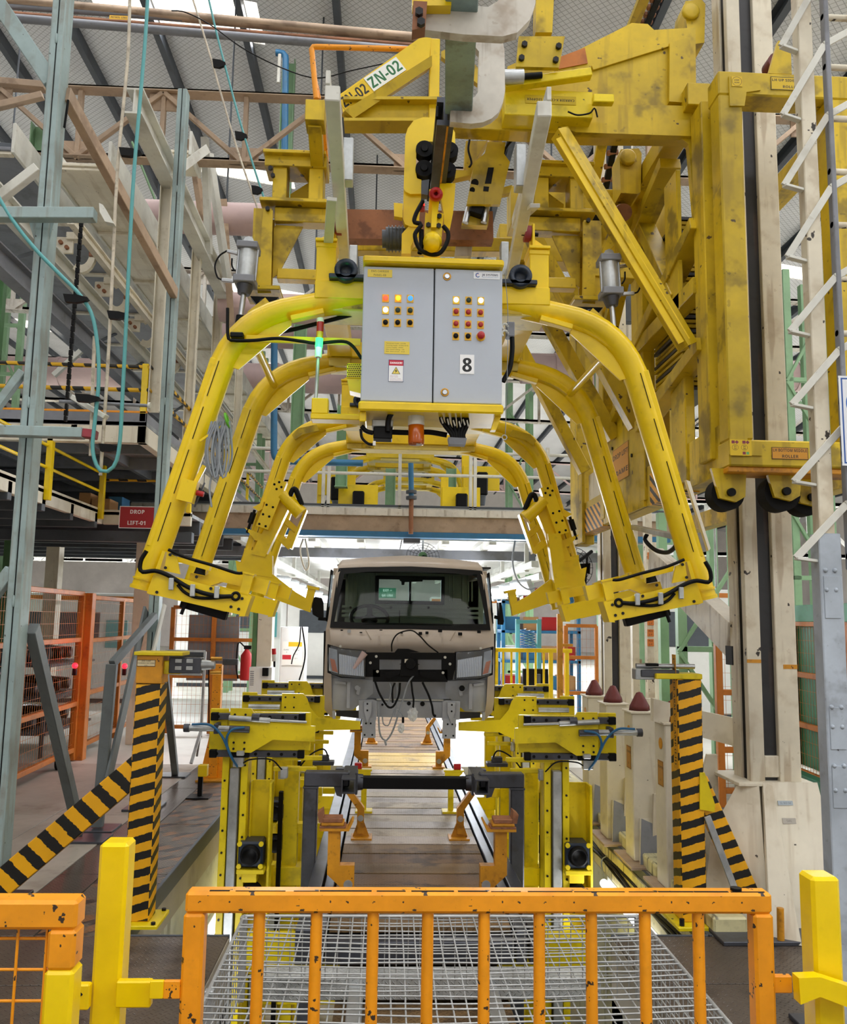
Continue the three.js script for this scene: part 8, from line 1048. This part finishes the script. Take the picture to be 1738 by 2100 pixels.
  const gs = sign(null, 'green_sign', words(240, 130, '#146a4a', '#e4f0e8', ['EXIT ->', 'QG LINE'], { size: 40 }), [q(795, 1216, 17).x, q(795, 1216, 17).y, -17], 0.34, 0.2); tag(gs, 'green sign seen through the rear window of the cab', 'sign'); const fao = thing('first_aid_sign', 'green first aid sign with a red cross seen through the gap of the lift frame', 'sign', q(1461, 840, 9.5).setY(0).toArray()), fap = q(1461, 840, 9.5); part(fao, 'pole', M.galv, cyl([fap.x, 0, fap.z - 0.02], [fap.x, fap.y + 0.1, fap.z - 0.02], 0.015, 0.015, 8)); sign(fao, 'sign_panel', canvas(100, 160, x => { x.fillStyle = '#1f8a4c'; x.fillRect(0, 0, 100, 160); x.fillStyle = '#f2f2f0'; x.beginPath(); x.arc(50, 70, 34, 0, 6.3); x.fill(); x.fillStyle = '#c8202c'; x.fillRect(42, 46, 16, 48); x.fillRect(26, 62, 48, 16); }), q(1461, 840, 9.5), 0.17, 0.24);
}
// green lattice towers
{
  const T = (x, z, h, lab, w = 0.5, m = M.green) => { const o = thing('lattice_tower', lab, 'tower', [x, 0, z]); for (const [a, b] of [[0, 0], [w, 0], [0, -w], [w, -w]]) part(o, 'leg', m, box(x + a, x + a + 0.1, 0, h, z + b - 0.1, z + b)); for (let y = 0.4, k = 0; y < h - 0.8; y += 0.9, k++) { part(o, 'tie', m, box(x, x + w, y, y + 0.06, z - 0.06, z)); part(o, 'diagonal', m, k % 2 ? bar([x, y, z], [x + w, y + 0.9, z], 0.05, 0.04) : bar([x + w, y, z], [x, y + 0.9, z], 0.05, 0.04)); } return o; };
  T(-5.6, -9.9, 7, 'green lattice tower behind the lower walkway', 0.6, M.greenDark); T(3.3, -12.6, 7, 'pale green lattice tower right of the mezzanine beam'); T(3.2, -9.2, 2.9, 'green lattice frame right of the far lift column', 0.6); T(-7.2, -15, 8, 'green lattice tower far left behind the platforms'); T(4.9, -16, 7.5, 'pale green lattice tower far right, behind the lift'); T(-3.4, -18.5, 7.5, 'pale green lattice tower far behind the left arms'); T(-10.5, -21, 8, 'pale green lattice tower farthest left'); T(5.4, -11, 6.5, 'pale green lattice tower right of the lift column'); T(2.9, -20, 7.5, 'pale green lattice tower far behind the right arms');
  for (const [px, y0, y1, d, lab] of [[582, 125, 420, 11, 'pale green post rising left of the lift head'], [72, 255, 420, 9, 'green post beside the left trays'], [700, 1000, 830, 13, 'green post left of centre behind the near carrier'], [925, 960, 1045, 15, 'green post on the mezzanine, right of the riser pipe'], [800, 960, 1045, 15, 'green post on the mezzanine, left of the riser pipe'], [608, 930, 620, 12, 'green post behind the stack light']]) { const a = q(px, Math.max(y0, y1), d), b = q(px, Math.min(y0, y1), d), o = thing('green_post', lab, 'post', a.toArray()); part(o, 'channel', M.green, prof(a, b.setX(a.x), CH(0.12, 0.18, 0.012), [1, 0, 0])); part(o, 'end_plate', M.green, box(a.x - 0.1, a.x + 0.1, a.y, a.y + 0.015, a.z - 0.1, a.z + 0.1)); }
}
truss('floor_truss', 'white truss girder far left, low behind the walkway', 2.7, 3.9, -17, -11, -3.4, 8, M.wallPale); truss('floor_truss', 'second white truss girder farther back on the left', 3.0, 4.3, -23, -15, -3.4, 10, M.wallPale); truss('floor_truss', 'white truss girder far right, low behind the lift column', 2.9, 3.9, -16, 4.4, 11, 7, M.wallPale);
// more carriers up on the mezzanine
copy(car2, [0, 1.28, -8.4], 'yellow carrier parked on the mezzanine behind the white handrail, nearer of two'); copy(car2, [0.3, 1.7, -13.6], 'yellow carrier parked on the mezzanine, farther of two');
for (const [x, y, d, lab] of [[690, 1000, 13.5, 'black drive motor on the left of the mezzanine, upper'], [735, 1030, 13, 'black drive motor on the left of the mezzanine, lower'], [948, 1035, 13, 'black drive motor on the right of the mezzanine, lower'], [990, 990, 13.5, 'black drive motor on the right of the mezzanine, upper']]) { const p = q(x, y, d), o = thing('drive_motor', lab, 'motor', p.toArray()); part(o, 'body', M.black, box(p.x - 0.09, p.x + 0.09, p.y - 0.2, p.y + 0.18, p.z - 0.15, p.z, 0.02)); part(o, 'gear_end', M.slate, cyl([p.x, p.y - 0.36, p.z - 0.07], [p.x, p.y - 0.2, p.z - 0.07], 0.05, 0.07)); part(o, 'bracket', M.carrier, box(p.x - 0.3, p.x + 0.3, p.y - 0.1, p.y + 0.3, p.z - 0.2, p.z - 0.16)); part(o, 'post', M.carrier, box(p.x - 0.32, p.x - 0.2, 3.02, p.y + 0.5, p.z - 0.28, p.z - 0.2)); }
// lamps and white machinery of the hall far behind
for (const [x, z, lab] of [[-9, -18, 'left'], [-7, -27, 'far left'], [0, -30, 'far middle'], [7, -27, 'far right'], [9, -17, 'right']]) { const o = thing('bay_lamp', `white strip lamp hung in the hall behind the line, ${lab}`, 'lamp', [x, 5, z]); part(o, 'housing', M.white, box(x - 1.2, x + 1.2, 5.03, 5.12, z - 0.25, z + 0.25)); part(o, 'diffuser', M.diffuser, box(x - 1.17, x + 1.17, 5, 5.03, z - 0.22, z + 0.22)); part(o, 'suspension_rod', M.steel, cyl([x, 5.12, z], [x, roofY(x) - 0.05, z], 0.01, 0.01, 6)); areaLight(o, [x, 4.985, z], 2.3, 0.44, [0, -1, 0], L.hall * 7); }
for (const [x, z, w, h, d, m, lab] of [[-6.2, -16, 3.2, 2.0, 1.2, M.wallPale, 'white machine housing far left behind the orange fence'], [-3.6, -20, 2.4, 2.3, 1, M.wallPale, 'pale machine housing far behind the fire extinguisher'], [5.6, -14.5, 2.6, 2.2, 1.2, M.wallPale, 'white machine housing far right beyond the lift column'], [7.8, -9.5, 2.2, 2.6, 1, M.wallPale, 'pale machine housing behind the green boards'], [2.2, -22, 2.0, 2.2, 1, M.wallPale, 'white machine far along the right of the line'], [-1.8, -23, 1.6, 2.2, 1, M.wallPale, 'white machine far along the left of the line']]) { const o = thing('machine', lab, 'machine', [x, 0, z]); part(o, 'housing', m, box(x - w / 2, x + w / 2, 0.08, h, z - d, z, 0.02)); part(o, 'plinth', M.slate, box(x - w / 2 + 0.05, x + w / 2 - 0.05, 0, 0.08, z - d + 0.05, z - 0.05)); part(o, 'window', M.slate, box(x - w * 0.3, x + w * 0.3, h * 0.55, h * 0.82, z, z + 0.012)); part(o, 'panel', M.teal, box(x + w * 0.34, x + w * 0.46, h * 0.5, h * 0.75, z, z + 0.03)); part(o, 'stripe', M.fence, box(x - w / 2, x + w / 2, h - 0.14, h - 0.06, z, z + 0.006)); }
// ---------- families of repeated things ----------
{
  const fam = {}, stem = n => n.replace(/_\d{3}$/, '');
  for (const o of scene.children) if (o.userData.category) (fam[stem(o.name)] = fam[stem(o.name)] || []).push(o);
  const where = { side_lifter: 'side lifters in the pit', cone_post: 'guard posts along the right kerb', work_lamp: 'work lamps along the line', pad_stand: 'pad stands on the slats', guide_stand: 'bent-arm stands on the slats', stop_stand: 'stop posts on the slats', hose_clip: 'wedge clips on the festoon hoses', pit_lamp: 'tube lamps in the pit', yellow_post: 'yellow posts beside the gate', clamp_post: 'striped clamp posts at the pit' };
  for (const [k, l] of Object.entries(fam)) if (l.length > 1) for (const o of l) if (!o.userData.group) o.userData.group = where[k] || k.replace(/_/g, ' ').replace(/(box|s|x)$/, '$1e') + 's in the hall';
}
renderer.render(scene, camera);
